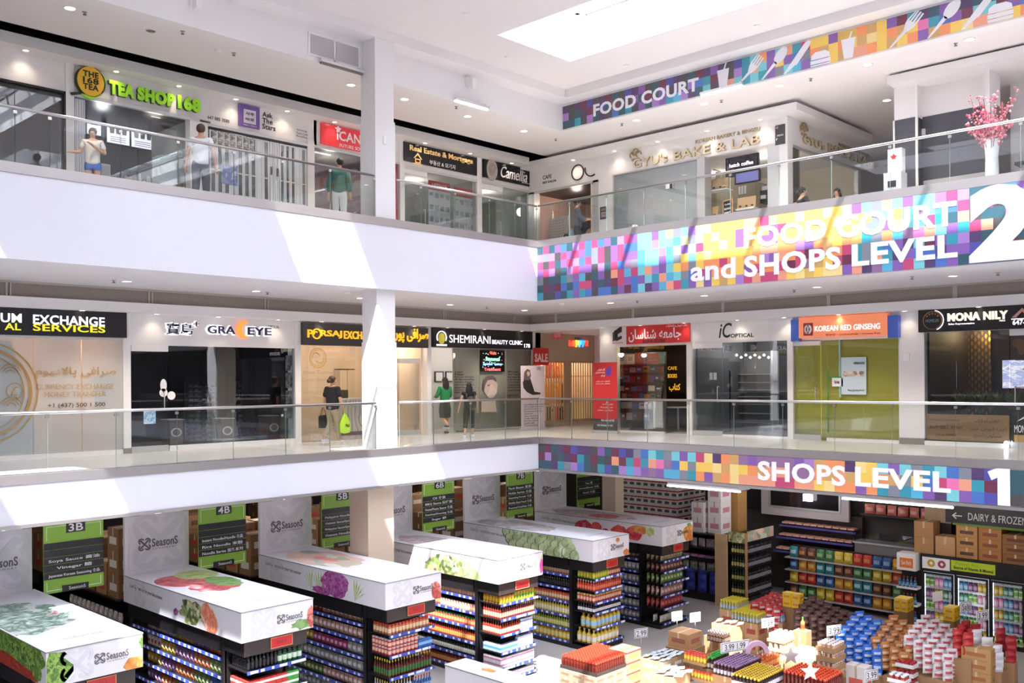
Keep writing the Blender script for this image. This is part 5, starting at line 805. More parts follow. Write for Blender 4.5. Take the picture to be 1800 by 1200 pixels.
for i, (x, h, cc, n) in enumerate(((966, .18, '#d8d2c4', 'pastry_tray'), (978, .16, '#b5895a', 'pastry_bag'), (995, .3, '#3a3a40', 'coffee_press'), (1004, .42, '#a9cbe0', 'water_jug'), (1016, .14, '#e0dcd4', 'cup_stack'), (1038, .34, '#bd9e78', 'paper_bag'))):
    c = B4.w(ud(x, 400, d - .2), ZS + .79, d - .2); w = .1 if i != 5 else .16; tag(MB().lathe([(w, 0), (w * 1.05, h * .5), (w * .8, h * .8), (w * .45, h), (0, h)], mat('ware ' + cc, cc, .4), c, 10).obj(n), n.replace('_', ' ') + ' on the cafe counter beside the railing, ' + ('pale', 'tan', 'dark', 'pale blue', 'white', 'brown')[i], 'container')
u2 = ud(1078, 340); st('wall_post', MB().fbox(B4, u1, u2, ZS, zb, -.1, 0, M('white_wall'))); s = sign('dark blue event poster on the white wall beside the cafe', B4, B4.rl(1055, 1067, 1056, 386, 364), 0, .01, 'navy', name='wall_poster'); T('COFFEE', B4, B4.rl(1056.5, 1065, 1057, 371, 367), 'gold', s); q = B4.rl(1057, 1065, 1058, 382, 373); MB().fbox(B4, *q, .01, .013, ramp_mat('event_photo', ['#2a3050', '#b9a27a', '#7a86a6', '#e6e2d8'], 'NOISE', 9, .5)).obj('photo', s)
# bakery: frosted shutter then open counter
u0, u1 = u2, ud(1226, 320); zt = B4.px(1085, 306)[1]; uc = 5.2; header(B4, u2, uc, zt, zb); st('wall_shutter', MB().fbox(B4, u0 + .03, u1, ZS, zt - .02, -.09, -.06, mat('frost_grey', '#dfdfe4', .35)))
st('trim_38', MB().fbox(B4, u0, u0 + .03, ZS, zt, -.1, .02, M('aluminium')).fbox(B4, u0, u1, zt - .03, zt, -.1, .02, M('aluminium'))); window(B4, u0 + .04, u1, ZS, zt - .03, 'rail_glass', [ud(1141, 330), ud(1204, 330)], d=-.02)
tag(MB().fbox(B4, *B4.rl(1170, 1183, 1171, 332, 322), -.01, -.005, M('white_print')).fbox(B4, *B4.rl(1177, 1182, 1178, 331, 323), -.005, -.002, M('ink')).obj('shutter_notice'), 'small white and black notice on the frosted bakery shutter', 'notice')
s = wallsign('raised pale tan bakery lettering with chef hat facing the atrium', B4, ud(1220, 280), 9.0); bt = mat('bakery_tan', '#cdbfa6', .45); bs = mat('bakery_side', '#a08d6c', .5)
def bakery(fr, s, a, b2, c, hat):
    for w, r in (("GYU's", a), ('BAKE & LAB', b2)): T(w, fr, r, bs, s, d=.0, bold=.012, t=.05, name='letter_return'); T(w, fr, r, bt, s, d=.05, bold=.012, t=.015)
    T('KOREAN BAKERY & BINGSU', fr, c, bs, s, bold=.01, t=.02); b = MB(); x, y = hat
    for dx, dy, rr in ((-.11, .02, .1), (0, .08, .12), (.11, .02, .1)): b.ring(fr, x + dx, y + dy, rr, .025, bs, 0, .05, a0=-20, a1=230)
    b.fbox(fr, x - .13, x + .13, y - .16, y - .1, 0, .05, bs); b.obj('chef_hat', s)
bakery(B4, s, B4.rl(1114, 1174, 1117, 296, 280), B4.rl(1186, 1337, 1190, 281.5, 265.5), B4.rl(1223, 1337, 1225, 252.5, 246), B4.px(1118, 273))
st('wall_post', MB().fbox(B4, u1, ud(1240, 320), ZS, zt, -.3, .03, M('aluminium')).fbox(B4, ud(1350, 300), ud(1374, 300), ZS, zt, -.3, .03, M('aluminium'))); u0b, u1b = ud(1240, 320), uc
st('wall_post', MB().box(3.96, 4.24, -5.24, -5.0, ZS, zb, M('white_wall')))
st('wall_kiosk', MB().box(4.02, 9.2, 1.3, 1.4, ZS, 9.2, mat('bakery_wall', '#dcd2bf', .7)).box(8.4, 8.5, -5.1, 1.4, ZS, 9.2, M('bakery_wall')).box(4.1, 8.4, -5.1, 1.3, 8.75, 8.8, M('ceiling_white'))); lamp((5.6, -3.6, 8.5), 22, (1, .93, .8)); lamp((6.8, -1.5, 8.5), 14, (1, .93, .8))
s = sign('black vertical information sign on the bakery corner post', B4, B4.rl(1362, 1379, 1363, 255, 220.5, .08), .03, .06, 'sign_grey'); s['_d'] = .06
for w, xl, xr, yb, yt in (('<', 1364, 1368, 227, 223), ('MENU', 1366, 1377, 240, 237), ('?', 1364, 1367, 247, 243), ('BAKERY', 1365, 1377, 258, 255)): T(w, B4, B4.rl(xl, xr, xl + 1, yb, yt, .06), 'white_print', s)
d = -1.2; r = sign('dark wall screen reading hatch coffee in the bakery', B4, B4.rl(1277, 1332, 1279, 311, 275, d), d - .08, d, ramp_mat('screen_dark', ['#1b1a20', '#4a4450', '#26242c', '#8a808a'], 'NOISE', 3, .3, emit=.3), 'black', 'wall_screen'); r['_d'] = d; T('hatch coffee', B4, B4.rl(1282, 1324, 1284, 295, 288, d), 'lit_white', r, d=d, bold=.02)
d = -1.0; r = sign('violet tilted screen below the dark screen in the bakery', B4, B4.rl(1293, 1334, 1294, 323, 305, d), d - .08, d, mat('violet_screen', '#7a78b8', .4, emit=.4), 'black', 'wall_screen')
def paper_bag(c, w, h, label, group):
    r = thing('paper_bag', label, 'paper bag', tuple(c), group); x, y, z = c; p = M('cardboard_pale'); MB().add([(x - .06, y - w / 2, z), (x + .06, y - w / 2, z), (x + .06, y + w / 2, z), (x - .06, y + w / 2, z), (x - .02, y - w / 2, z + h), (x + .02, y - w / 2, z + h), (x + .02, y + w / 2, z + h), (x - .02, y + w / 2, z + h)], [(0, 3, 2, 1), (0, 1, 5, 4), (1, 2, 6, 5), (2, 3, 7, 6), (3, 0, 4, 7), (4, 5, 6, 7)], p).obj('bag', r); MB().box(x - .062, x - .058, y - .035, y + .035, z + .05, z + .09, M('ink')).obj('stamp', r)
for n_, (xs, y, d, lb) in enumerate((((1246, 1257, 1268, 1276), 337, -.5, 'upper bakery shelf'), ((1246, 1258), 384, -.5, 'lower bakery shelf by the chalkboard'), ((1303, 1314, 1324), 368, -.5, 'bakery counter beside the machine'))):
    a, e = B4.px(xs[0] - 6, y, d), B4.px(xs[-1] + 6, y, d); z = B4.px(xs[0], y, d)[1]; tag(MB().fbox(B4, a[0], e[0], z - .03, z, d - .2, d + .15, M('trim_white')).obj('shelf_board'), 'white ledge holding paper bags, ' + lb, 'shelf')
    for x in xs: paper_bag(B4.w(B4.px(x, y, d)[0], z, d), .2, .32, 'brown folded paper bag standing on the ' + lb, 'paper bags, ' + lb)
d = -.2; r = thing('chalkboard', 'wooden A-frame chalkboard beside the bakery paper bags', 'chalkboard', B4.w(ud(1283, 370, d), ZS, d)); q = B4.rl(1272, 1297, 1274, 385, 353, d); e = Fr(B4.w(q[0], 0, d), (-.45, -1, 0), (0, 0, 1)); w = q[1] - q[0]; MB().frame(e, 0, w, q[2], q[3], .03, 0, .03, M('pine')).obj('frame', r); MB().fbox(e, .03, w - .03, q[2] + .03, q[3] - .03, 0, .02, M('ink')).obj('board', r)
for i in range(4): T(('Today', 'latte', 'bingsu', 'cake')[i], e, (.07, w - .1, q[3] - .16 - i * .11, q[3] - .1 - i * .11), 'white_print', r, d=.02)
MB().fbox(Fr(B4.w(q[0], 0, d), (.35, -1, 0), (0, 0, 1)), 0, .05, q[2], q[3], -.02, .01, M('pine')).obj('rear_leg', r)
d = -.7; r = thing('coffee_machine', 'black and steel coffee machine at the bakery counter end', 'coffee machine', B4.w(ud(1343, 360, d), 7, d)); q = B4.rl(1336, 1351, 1338, 357, 335, d); MB().fbox(B4, *q, d - .3, d, M('black')).obj('body', r); MB().fbox(B4, q[0] + .03, q[1] - .03, q[3], q[3] + .12, d - .25, d - .05, M('aluminium')).obj('hopper', r); MB().fbox(B4, q[0] + .05, q[1] - .05, q[2] + .1, q[2] + .2, d, d + .06, M('aluminium')).obj('drip_head', r)
tag(MB().fbox(B4, ud(1290, 370, -.6), ud(1352, 360, -.6), ZS, B4.px(1325, 369, -.6)[1], -1.1, -.5, M('counter_white')).obj('bakery_counter'), 'white bakery counter under the screens', 'counter')
for i in range(3): c = B4.w(ud(1300 + i * 5, 330, -.9), B4.px(1303, 341, -.9)[1], -.9); tag(MB().cyl(c, c + Vector((0, 0, .22)), .03, M('trim_white')).obj('hanging_cup'), 'slim white tumbler standing under the violet screen', 'cup', 'white tumblers')
# side of the kiosk facing the camera
Q = FL(-5.2); st('wall_kiosk', MB().fbox(Q, 4.0, 8.5, Q.px(1400, 257)[1], zb, -.1, 0, M('white_wall'))); zt = Q.px(1400, 257)[1]
s = wallsign('raised pale tan bakery lettering on the receding side wall', Q, 6, 9.0); bakery(Q, s, Q.rl(1410, 1447, 1412, 251.5, 237), Q.rl(1454, 1528, 1456, 266.5, 252), (Q.px(1474, 260)[0], Q.px(1528, 275)[0], Q.px(1475, 256)[1], Q.px(1475, 251)[1]), Q.px(1412, 228))
st('trim_39', MB().fbox(Q, 4.25, 8.4, zt - .06, zt, -.08, .03, M('aluminium'))); window(Q, 4.25, Q.px(1408, 300)[0], ZS, zt - .06, d=-.03); st('wall_post', MB().fbox(Q, 8.3, 8.5, ZS, zt, -.1, .02, M('aluminium')))
cm_ = mat('curtain_beige', '#b8ad98', .9); r = thing('curtain', 'beige pleated curtain at the rear of the bakery seating', 'curtain', (7.6, -2.2, ZS)); b = MB(); pts = [(5.4 + i * .1, -2.2 + .07 * math.sin(i * 1.9)) for i in range(30)]
for (xa, ya), (xb, yb) in zip(pts, pts[1:]): b.add([(xa, ya, ZS), (xb, yb, ZS), (xb, yb, 8.5), (xa, ya, 8.5)], [(0, 1, 2, 3)], cm_, True)
b.obj('cloth', r); MB().cyl((5.3, -2.2, 8.52), (8.4, -2.2, 8.52), .02, M('steel')).obj('rod', r)
Q2 = FL(-3.9); r = sign('violet hanging menu screen over the seated women', Q2, Q2.rl(1449, 1473, 1450, 320, 288), -.06, 0, 'violet_screen', 'black', 'wall_screen')
q = Q2.rl(1472, 1497, 1473, 301, 294); r = thing('strip_light', 'glowing white strip light above the seated women', 'light', Q2.w(q[0], q[2], 0)); MB().fbox(Q2, *q, 0, .06, M('tube_glow')).obj('tube', r); MB().fbox(Q2, q[0] - .03, q[1] + .03, q[3], q[3] + .03, -.02, .08, M('aluminium')).obj('housing', r)
# ------------------------------------------------------------------ food court end of the right wing
C4 = FR(3.9); dk = ramp_mat('dark_wood', ['#3b3c44', '#4a4b54', '#33343b'], 'NOISE', 9, .45, stretch=(1, .4, 6)); zd = C4.px(1590, 209)[1]; ca, cb = C4.px(1572, 230)[0], C4.px(1612, 230)[0]; we = C4.px(1740, 230)[0]
b = MB().fbox(C4, ca, cb, zd, 9.3, -.6, 0, M('white_wall')).fbox(C4, cb, we, zd + .05, 9.3, -.75, -.35, M('white_wall')).fbox(C4, we - .1, we, ZS, 9.3, -.35, 0, M('white_wall')).fbox(C4, we, 14, ZS, 9.3, -1.6, -1.5, M('white_wall')); st('wall_food_court', b)
b = MB().fbox(C4, ca, cb, ZS, zd, -.6, .01, dk).fbox(C4, cb, we - .1, ZS, zd + .05, -.75, -.34, dk); st('wall_dado', b); st('trim_40', MB().fbox(C4, ca - .02, ca + .02, ZS, zd, .0, .03, M('trim_white')).fbox(C4, cb - .03, cb + .02, ZS, 9.3, -.02, .03, M('trim_white')))
st('wall_bulkhead', MB().box(3.35, 3.7, -30, -8.1, 9.28, 9.47, M('white_wall')).box(3.7, XE, -30, -8.1, 9.28, 9.4, M('ceiling_white')).box(3.5, 3.7, -30, -8.3, 9.47, 9.53, M('dark_gap')))
d = .8; r = thing('order_kiosk', 'white self-service kiosk with red maple leaf screen by the dark column', 'kiosk', C4.w(C4.px(1568, 330, d)[0], ZS, d)); q = C4.rl(1553, 1584, 1556, 338, 262, d); w = q[1] - q[0]
MB().fbox(C4, q[0], q[1], ZS, ZS + 1.1, d - .35, d, mat('kiosk_grey', '#c8cbd0', .35)).obj('cabinet', r); MB().fbox(C4, q[0] + .06, q[1] - .02, ZS + 1.1, q[3], d - .3, d - .1, mat('kiosk_white', '#e3e5ea', .35)).obj('screen_tower', r); MB().fbox(C4, q[0] + .12, q[1] - .1, q[3] - .32, q[3] - .08, d - .1, d - .09, M('white_print')).obj('screen', r); c = ((q[0] + q[1]) / 2, q[3] - .2); MB().poly(C4, [(c[0] + .09 * k * math.cos(a), c[1] + .09 * k * math.sin(a)) for a, k in zip([1.57 + i * math.pi / 5 for i in range(10)], [1, .5, 1, .45, .8, .45, .8, .45, 1, .5])], M('red'), d - .09, .005).obj('maple_leaf', r); MB().fbox(C4, q[0] + .1, q[1] - .12, ZS + .75, ZS + .9, d, d + .01, M('ink')).obj('card_slot', r); MB().fbox(C4, q[0] + .15, q[1] - .25, ZS + .35, ZS + .5, d, d + .01, M('ink')).obj('receipt_slot', r)
tag(MB().fbox(C4, C4.px(1618, 230, -.3)[0], C4.px(1626, 230, -.3)[0], C4.px(1620, 238, -.3)[1], C4.px(1620, 227, -.3)[1], -.34, -.28, M('trim_white')).obj('soap_dispenser'), 'small white dispenser on the dark panelled wall', 'dispenser')
r = thing('bench_seat', 'long dark upholstered bench against the panelled food court wall', 'bench', C4.w(cb + 1, ZS, -.1)); MB().fbox(C4, cb + .05, we - .15, ZS, ZS + .42, -.33, .15, M('sign_grey')).obj('base', r); MB().fbox(C4, cb + .05, we - .15, ZS + .42, ZS + .52, -.33, .18, mat('bench_top', '#a9a6a6', .6)).obj('seat', r); MB().fbox(C4, cb + .05, we - .15, ZS + .52, ZS + 1.0, -.33, -.24, M('bench_top')).obj('backrest', r)
# tall vase with blossom branches
vx, vy = 3.1, -10.45; r = thing('blossom_vase', 'tall ribbed glass vase of pink cherry blossom branches', 'vase', (vx, vy, ZS)); b = MB().lathe([(.16, 0), (.15, .2), (.13, 1.1), (.155, 1.45), (.15, 1.45), (.125, 1.1), (.13, .2), (0, .15)], mat('vase_glass', '#dfe6e6', .15, spec=.8), (vx, vy, ZS), 20); b.obj('vase', r)
br = MB(); fl = MB(); pk = [mat('blossom ' + c, c, .7) for c in ('#e68fa8', '#d8506f', '#f0b6c2', '#c9708a')]
for i in range(26):
    a = R.uniform(0, 6.28); sp = R.uniform(.15, .75); tip = Vector((vx + math.cos(a) * sp, vy + math.sin(a) * sp, ZS + 1.5 + R.uniform(.35, 1.0) - sp * .25)); base = Vector((vx + .05 * math.cos(a), vy + .05 * math.sin(a), ZS + 1.1)); mid = base.lerp(tip, .5) + Vector((0, 0, .1)); br.tube([base, mid, tip], .007, mat('twig', '#6e4a44', .8), 5)
    for k in range(26):
        t = R.uniform(.25, 1.05); p = (base.lerp(mid, t * 2) if t < .5 else mid.lerp(tip, t * 2 - 1)) + Vector((R.uniform(-.05, .05), R.uniform(-.05, .05), R.uniform(-.05, .05))); s_ = R.uniform(.016, .034); m_ = R.choice(pk); fl.add([p + Vector((s_, 0, 0)), p + Vector((0, s_, 0)), p + Vector((-s_, 0, 0)), p + Vector((0, -s_, 0)), p + Vector((0, 0, s_)), p + Vector((0, 0, -s_))], [(0, 1, 4), (1, 2, 4), (2, 3, 4), (3, 0, 4), (1, 0, 5), (2, 1, 5), (3, 2, 5), (0, 3, 5)], m_)
br.obj('branches', r); fl.obj('blossom', r)
r = thing('side_stand', 'low dark stand beside the blossom vase', 'table', (vx + .1, vy - 1.1, ZS)); MB().box(vx - .2, vx + .4, vy - 1.6, vy - .5, ZS + .8, ZS + .86, M('sign_grey')).obj('table_top', r); MB().box(vx - .1, vx + .3, vy - 1.5, vy - .6, ZS, ZS + .8, M('grey_plinth')).obj('base', r)
# ------------------------------------------------------------------ market level
for k, c in (('rack_black', '#1b191b'), ('rack_brown', '#3a302e'), ('rail_blue', '#3b4fb0'), ('tag_white', '#e8e8ee'), ('board_print', '#e7e4e8'), ('edge_grey', '#8f8e92'), ('ribbon', '#dcdae0'), ('logo_grey', '#6b6469'), ('sign_green', '#8ab83e'), ('slot_black', '#242226')): mat(k, c, .45)
GX = [-13.46, -10.22, -7.04, -3.85, -.5, 2.49]; CT, CB, CY0, CY1 = -1.62, -2.16, -2.25, 2.45
GN = ['lettuce canopy', 'salad and salmon canopy', 'purple cabbage canopy', 'salad bowl canopy', 'artichoke canopy', 'red cherry canopy']
def knot(fr, u, v, s, m, d, parent, name='knot_emblem'):
    """two interlaced S strokes"""
    b = MB()
    for sg in (-1, 1):
        b.ring(fr, u + sg * .27 * s, v + .26 * s, .26 * s, .11 * s, m, d, .003, 16, 20 if sg < 0 else -60, 250 if sg < 0 else 160); b.ring(fr, u + sg * .27 * s, v - .26 * s, .26 * s, .11 * s, m, d, .003, 16, 120 if sg < 0 else 200, 340 if sg < 0 else 430)
        w = .055 * s
        b.poly(fr, [(u - sg * .42 * s, v + .3 * s), (u - sg * .3 * s, v + .38 * s), (u + sg * .42 * s, v - .3 * s), (u + sg * .3 * s, v - .38 * s)], m, d + (.001 if sg > 0 else 0), .003)
    return b.obj(name, parent)
def logo(fr, u0, u1, vc, h, m, d, parent):
    knot(fr, u0 + h * .45, vc, h * .95, m, d, parent); text('SeasonS', fr, (u0 + h * 1.05, u1, vc - h * .28, vc + h * .38), m, parent, d=d, t=.003, bold=.02); text('FOODMART', fr, (u0 + h * 1.1, u1 - .02, vc - h * .5, vc - h * .38), m, parent, d=d, t=.002, sp=1.5)
def blob(cx, cy, rx, ry, n=18, w=.14, seed=0, rot_=0):
    rr = random.Random(seed); o = []
    for i in range(n):
        a = 6.283 * i / n; k = 1 + rr.uniform(-w, w); x, y = rx * k * math.cos(a), ry * k * math.sin(a); o.append((cx + x * math.cos(rot_) - y * math.sin(rot_), cy + x * math.sin(rot_) + y * math.cos(rot_)))
    return o
def clip(pts, u0, u1, v0, v1): return [(min(u1, max(u0, a)), min(v1, max(v0, b))) for a, b in pts]
PIC = dict(
    lettuce=ramp_mat('pic_lettuce', ['#2f4a20', '#6f9a3a', '#3f6a2a', '#9cc056', '#4f7a30', '#1f3318'], 'NOISE', 7, .5, warp=.4), red_leaf=ramp_mat('pic_red_leaf', ['#7a1f1a', '#b5402c', '#8f2a22', '#d06a4a'], 'NOISE', 6, .5, warp=.3),
    herb=ramp_mat('pic_herb', ['#7f9f86', '#c6d6cc', '#5f7f68', '#a9bfb0', '#e6ece8', '#c98a8a'], 'NOISE', 3.2, .5, warp=.6), orange=ramp_mat('pic_orange', ['#d98a3f', '#e8a85f', '#c9702f', '#efbf86'], 'NOISE', 5, .5, warp=.3),
    salad=ramp_mat('pic_salad', ['#5c7a3a', '#c9c58a', '#3c4a2a', '#8fae5a', '#6a4448', '#e8e2c4', '#7a9a4a'], 'VORONOI', 11, .5, warp=.15), salmon=ramp_mat('pic_salmon', ['#e07a55', '#f0a988', '#d9603f', '#f6d2bf'], 'WAVE', 3, .5, warp=.4),
    cabbage=ramp_mat('pic_cabbage', ['#8a2a78', '#b54a9a', '#6a1f5f', '#c878b4', '#94338a', '#e0a8d0'], 'NOISE', 9, .5, warp=.5), dill=ramp_mat('pic_dill', ['#8fae4a', '#b9cf7a', '#6f8f3a'], 'NOISE', 14, .5), tomato=ramp_mat('pic_tomato', ['#c9554a', '#e08a7a', '#b03c34', '#f0c0b0'], 'NOISE', 5, .5, warp=.3),
    arti=ramp_mat('pic_artichoke', ['#a9bd86', '#c6d3a6', '#93a872', '#dbe3c4'], 'NOISE', 3, .5), arti_dark=mat('pic_artichoke_edge', '#4f5a48', .5), cherry=ramp_mat('pic_cherry', ['#d8303a', '#ee6a5a', '#c22048', '#f7b0a0'], 'NOISE', 4, .5, warp=.3), pink=mat('pic_pink', '#e85aa8', .5), slice=ramp_mat('pic_slices', ['#f0dcc8', '#e6b8a8', '#d8c4b0', '#8fa68a', '#f4ece4', '#e08f88'], 'VORONOI', 3.4, .5, warp=.5, stretch=(1, .5, 1)), grey=ramp_mat('pic_grey', ['#8a8d94', '#c9c4c0', '#a9a2a4', '#dcd8d6', '#7c8088'], 'NOISE', 1.6, .5, warp=.6), red_slice=ramp_mat('pic_red_slice', ['#c9484c', '#dd7a78', '#b83c50', '#e8a8a0'], 'NOISE', 3, .5, warp=.4), lime=ramp_mat('pic_lime', ['#a9bf6a', '#cfd99a', '#8aa84a'], 'NOISE', 4, .5), greens=ramp_mat('pic_greens', ['#5f8f4a', '#8fb070', '#4a7a3a'], 'NOISE', 5, .5), rosy=ramp_mat('pic_rosy', ['#b98a94', '#e6d0d0', '#a9a2a0', '#cfc4c0', '#c06a80'], 'NOISE', 2.4, .5, warp=.7))
def rail(parent, x0, x1, y0, y1, z, axis, n):
    """blue price rail with white tickets along a shelf edge"""
    b = MB()
    if axis == 'x':
        b.box(x0, x1, y0 - .012, y0, z - .05, z + .012, M('rail_blue'))
        for i in range(n): u = x0 + (x1 - x0) * (i + R.uniform(.15, .5)) / n; b.box(u, u + R.choice((.05, .08, .16)), y0 - .016, y0 - .012, z - .042, z + .006, M('tag_white'))
    else:
        b.box(x0 - .012, x0, y0, y1, z - .05, z + .012, M('rail_blue'))
        for i in range(n): u = y0 + (y1 - y0) * (i + R.uniform(.15, .5)) / n; b.box(x0 - .016, x0 - .012, u, u + R.choice((.05, .08)), z - .042, z + .006, M('tag_white'))
    return b.obj('price_rail', parent)
ZSIDE = [-2.62, -2.96, -3.30, -3.65, -3.99, -4.30]; ZEND = {1: [-2.72, -3.16, -3.60, -4.04], 2: [-2.72, -3.14, -3.58, -4.02, -4.34], 3: [-2.66, -3.00, -3.36, -3.75, -4.10, -4.36], 4: [-2.62, -2.93, -3.22, -3.48, -3.86, -4.26], 5: [-2.60, -2.90, -3.22, -3.56, -3.90, -4.30], 0: [-2.72, -3.16, -3.60, -4.04]}
for g, x0 in enumerate(GX):
    x1 = x0 + 1.48; xe = x0 + 1.38
    root = thing('grocery_gondola', 'black double-sided grocery rack under the white %s' % GN[g], 'shelving', ((x0 + x1) / 2, 0, ZG), 'market gondolas')
    MB().box(x0 + .1, xe, -2.1, CY1 - .05, ZG, ZG + .1, M('rack_black')).obj('base', root); MB().box(x0 + .70, x0 + .78, -1.4, CY1 - .05, ZG + .1, CB, M('rack_black')).obj('spine', root); MB().box(x0 + .12, xe, -1.47, -1.42, ZG + .1, CB, M('rack_black')).obj('end_panel', root)
    for y in (-1.42, CY1 - .1): MB().box(x0 + .09, x0 + .15, y - .05, y + .03, ZG, CB, M('rack_black')).obj('upright', root); MB().box(xe - .06, xe, y - .05, y + .03, ZG, CB, M('rack_black')).obj('upright', root)
    MB().box(x0 + .07, x0 + .11, -1.36, CY1 - .06, -2.47, CB, M('rack_black')).obj('header_board', root); MB().box(x0 + .10, xe + .01, -2.17, -2.14, -2.44, CB, M('rack_brown')).obj('header_board', root); MB().box(x0 + .10, x0 + .13, -2.14, -1.47, -2.44, CB, M('rack_black')).obj('header_board', root)
    F = FL(-2.172); q = (x0 + .62, x0 + 1.08, -2.40, -2.20); p = MB().fbox(F, *q, 0, .012, M('red')).obj('aisle_plate', root); MB().frame(F, *q, .015, .0, .016, mat('plate_rim', '#c98a5a', .5)).obj('plate_rim', p); text('SALE', F, (q[0] + .13, q[1] - .13, q[2] + .07, q[3] - .07), mat('plate_text', '#8a1a1e', .5), p, d=.012, t=.002)
    for z in ZSIDE:
        s_ = MB().box(x0 + .12, x0 + .70, -1.37, CY1 - .12, z - .025, z, M('rack_black')).obj('shelf', root); rail(s_, x0 + .12, 0, -1.37, CY1 - .12, z, 'y', 17)
        MB().box(x0 + .78, xe - .02, -1.37, CY1 - .12, z - .025, z, M('rack_black')).obj('shelf', root)
    for z in ZEND[g]: s_ = MB().box(x0 + .16, xe - .02, -2.16, -1.47, z - .025, z, M('rack_black')).obj('shelf', root); rail(s_, x0 + .16, xe - .02, -2.16, 0, z, 'x', 6)
    # canopy: printed fabric box
    cn = MB().box(x0, x1, CY0, CY1, CB, CT, mat('canopy_print', '#e9e6ea', .6, noise=.02, nscale=30)).box(x0 - .008, x1 + .008, CY0 - .008, CY1 + .008, CT - .012, CT + .006, M('edge_grey'), top=mat('canopy_top', '#eceaf0', .5)).obj('canopy', root)
    K, E_, Tp = FR(x0), FL(CY0), FZ(CT + .006); a, e = -CY1, -CY0
    logo(E_, x0 + .72, x0 + 1.25, -1.88, .17, M('logo_grey'), .002, cn); knot(E_, x0 + .45, -1.89, .48, M('ribbon'), .001, cn, 'ribbon_mark'); knot(K, a + .75, -1.89, .48, M('ribbon'), .001, cn, 'ribbon_mark')
    text('Cool Supermarket for your hot summer', K, (a + .3, a + 1.75, -1.86, -1.76), M('logo_grey'), cn, 'script_lettering', d=.002, t=.002, shear=.35, tilt=-.05); text('fresh and seasonal', K, (a + .8, a + 1.5, -1.98, -1.945), M('ribbon'), cn, 'script_lettering', d=.002, t=.002, shear=.3)
    text('foodmart fresh', Tp, (x0 + .45, x0 + 1.1, -1.75, -1.62), mat('faint_print', '#c4c4cf', .5), cn, 'script_lettering', d=.0, t=.002, shear=.2)
    c0, c1 = CB + .004, CT - .015
    def pic(fr, pts, m, d=.003, lim=None, name='printed_picture'): return MB().poly(fr, clip(pts, *(lim or (a + .01, e - .01, c0, c1))), PIC[m] if isinstance(m, str) else m, d, .001).obj(name, cn)
    EL = (x0 + .005, x1 - .005, c0, c1); TL = (x0 + .02, x1 - .02, CY0 + .02, CY1 - .02)
    if g == 0:
        pic(K, blob(e - 1.3, -1.85, 1.4, .34, 26, .2, 3), 'lettuce'); pic(K, blob(e - 1.5, -2.1, 1.2, .14, 22, .2, 4), 'red_leaf', .005); pic(E_, blob(x0 + .1, -1.98, .28, .3, 18, .25, 5), 'lettuce', lim=EL); pic(E_, blob(x0 + 1.4, -2.1, .22, .16, 14, .2, 6), 'orange', lim=EL); pic(E_, blob(x0 + 1.5, -1.75, .08, .12, 12, .2, 8), 'lettuce', lim=EL)
        pic(Tp, blob(x0 + .35, .3, .95, 1.35, 30, .08, 7), 'herb', .0015, TL)
    if g == 1:
        pic(K, blob(e - 1.75, -1.9, .5, .22, 24, .25, 11), 'salad'); pic(K, blob(e - 1.12, -1.92, .32, .25, 20, .12, 12, -.5), 'salmon', .005); pic(K, blob(e - 2.4, -2.0, .1, .07, 12, .2, 13), 'cabbage', .005); pic(E_, blob(x0 + 1.28, -2.05, .26, .09, 20, .3, 14), 'greens', lim=EL); pic(E_, blob(x0 + 1.44, -1.95, .09, .2, 16, .1, 15), 'tomato', .006, EL)
        pic(Tp, ell(.5, .62, x0 + .55, 1.0, 26), 'red_slice', .0015, TL); pic(Tp, ell(.42, .5, x0 + 1.05, 1.35, 26), 'lime', .003, TL); pic(Tp, blob(x0 + .75, .1, .5, .5, 20, .12, 16), 'red_slice', .002, TL); pic(Tp, blob(x0 + 1.1, .35, .3, .55, 20, .1, 17), 'greens', .004, TL)
    if g == 2:
        for t, x in enumerate((-2.55, -2.25, -1.0)):
            for j in range(5): an = 1.57 + (j - 2) * .28 + (.5 if t == 0 else -.5 if t == 2 else .1); pic(K, [(e + x, -2.12), (e + x + .28 * math.cos(an - .08), -2.12 + .3 * math.sin(an)), (e + x + .44 * math.cos(an), -2.12 + .46 * math.sin(an)), (e + x + .28 * math.cos(an + .08), -2.12 + .32 * math.sin(an))], 'dill', .004 + .0005 * j)
        pic(K, blob(e - 1.7, -1.87, .5, .29, 24, .1, 21), 'cabbage', .007); pic(K, blob(e - 2.15, -2.08, .35, .09, 18, .2, 22), 'cabbage', .009); pic(E_, blob(x0 + 1.33, -1.98, .12, .19, 18, .1, 23), 'tomato', .004, EL); pic(E_, blob(x0 + 1.45, -2.06, .1, .1, 14, .1, 24), 'tomato', .006, EL)
        pic(Tp, blob(x0 + .7, .85, .62, 1.25, 26, .1, 25), 'slice', .0015, TL)
    if g == 3:
        pic(K, ell(.95, .42, e - 1.55, -2.12, 34), mat('pic_bowl', '#b9cf86', .5), .003); pic(K, blob(e - 1.7, -1.98, .7, .27, 30, .15, 31), 'salad', .005); b = MB()
        for i in range(4): b.fbox(K, e - 2.75 + i * .05, e - 2.73 + i * .05, -2.14, -1.85, .003, .004, M('logo_grey'))
        b.obj('printed_picture', cn); pic(E_, blob(x0 + 1.44, -1.95, .07, .17, 16, .18, 32), 'pink', .004, EL); pic(E_, blob(x0 + 1.46, -1.75, .03, .07, 10, .1, 33), 'lime', .005, EL); pic(Tp, blob(x0 + .6, .6, .55, 1.3, 26, .12, 34), 'rosy', .0015, TL)
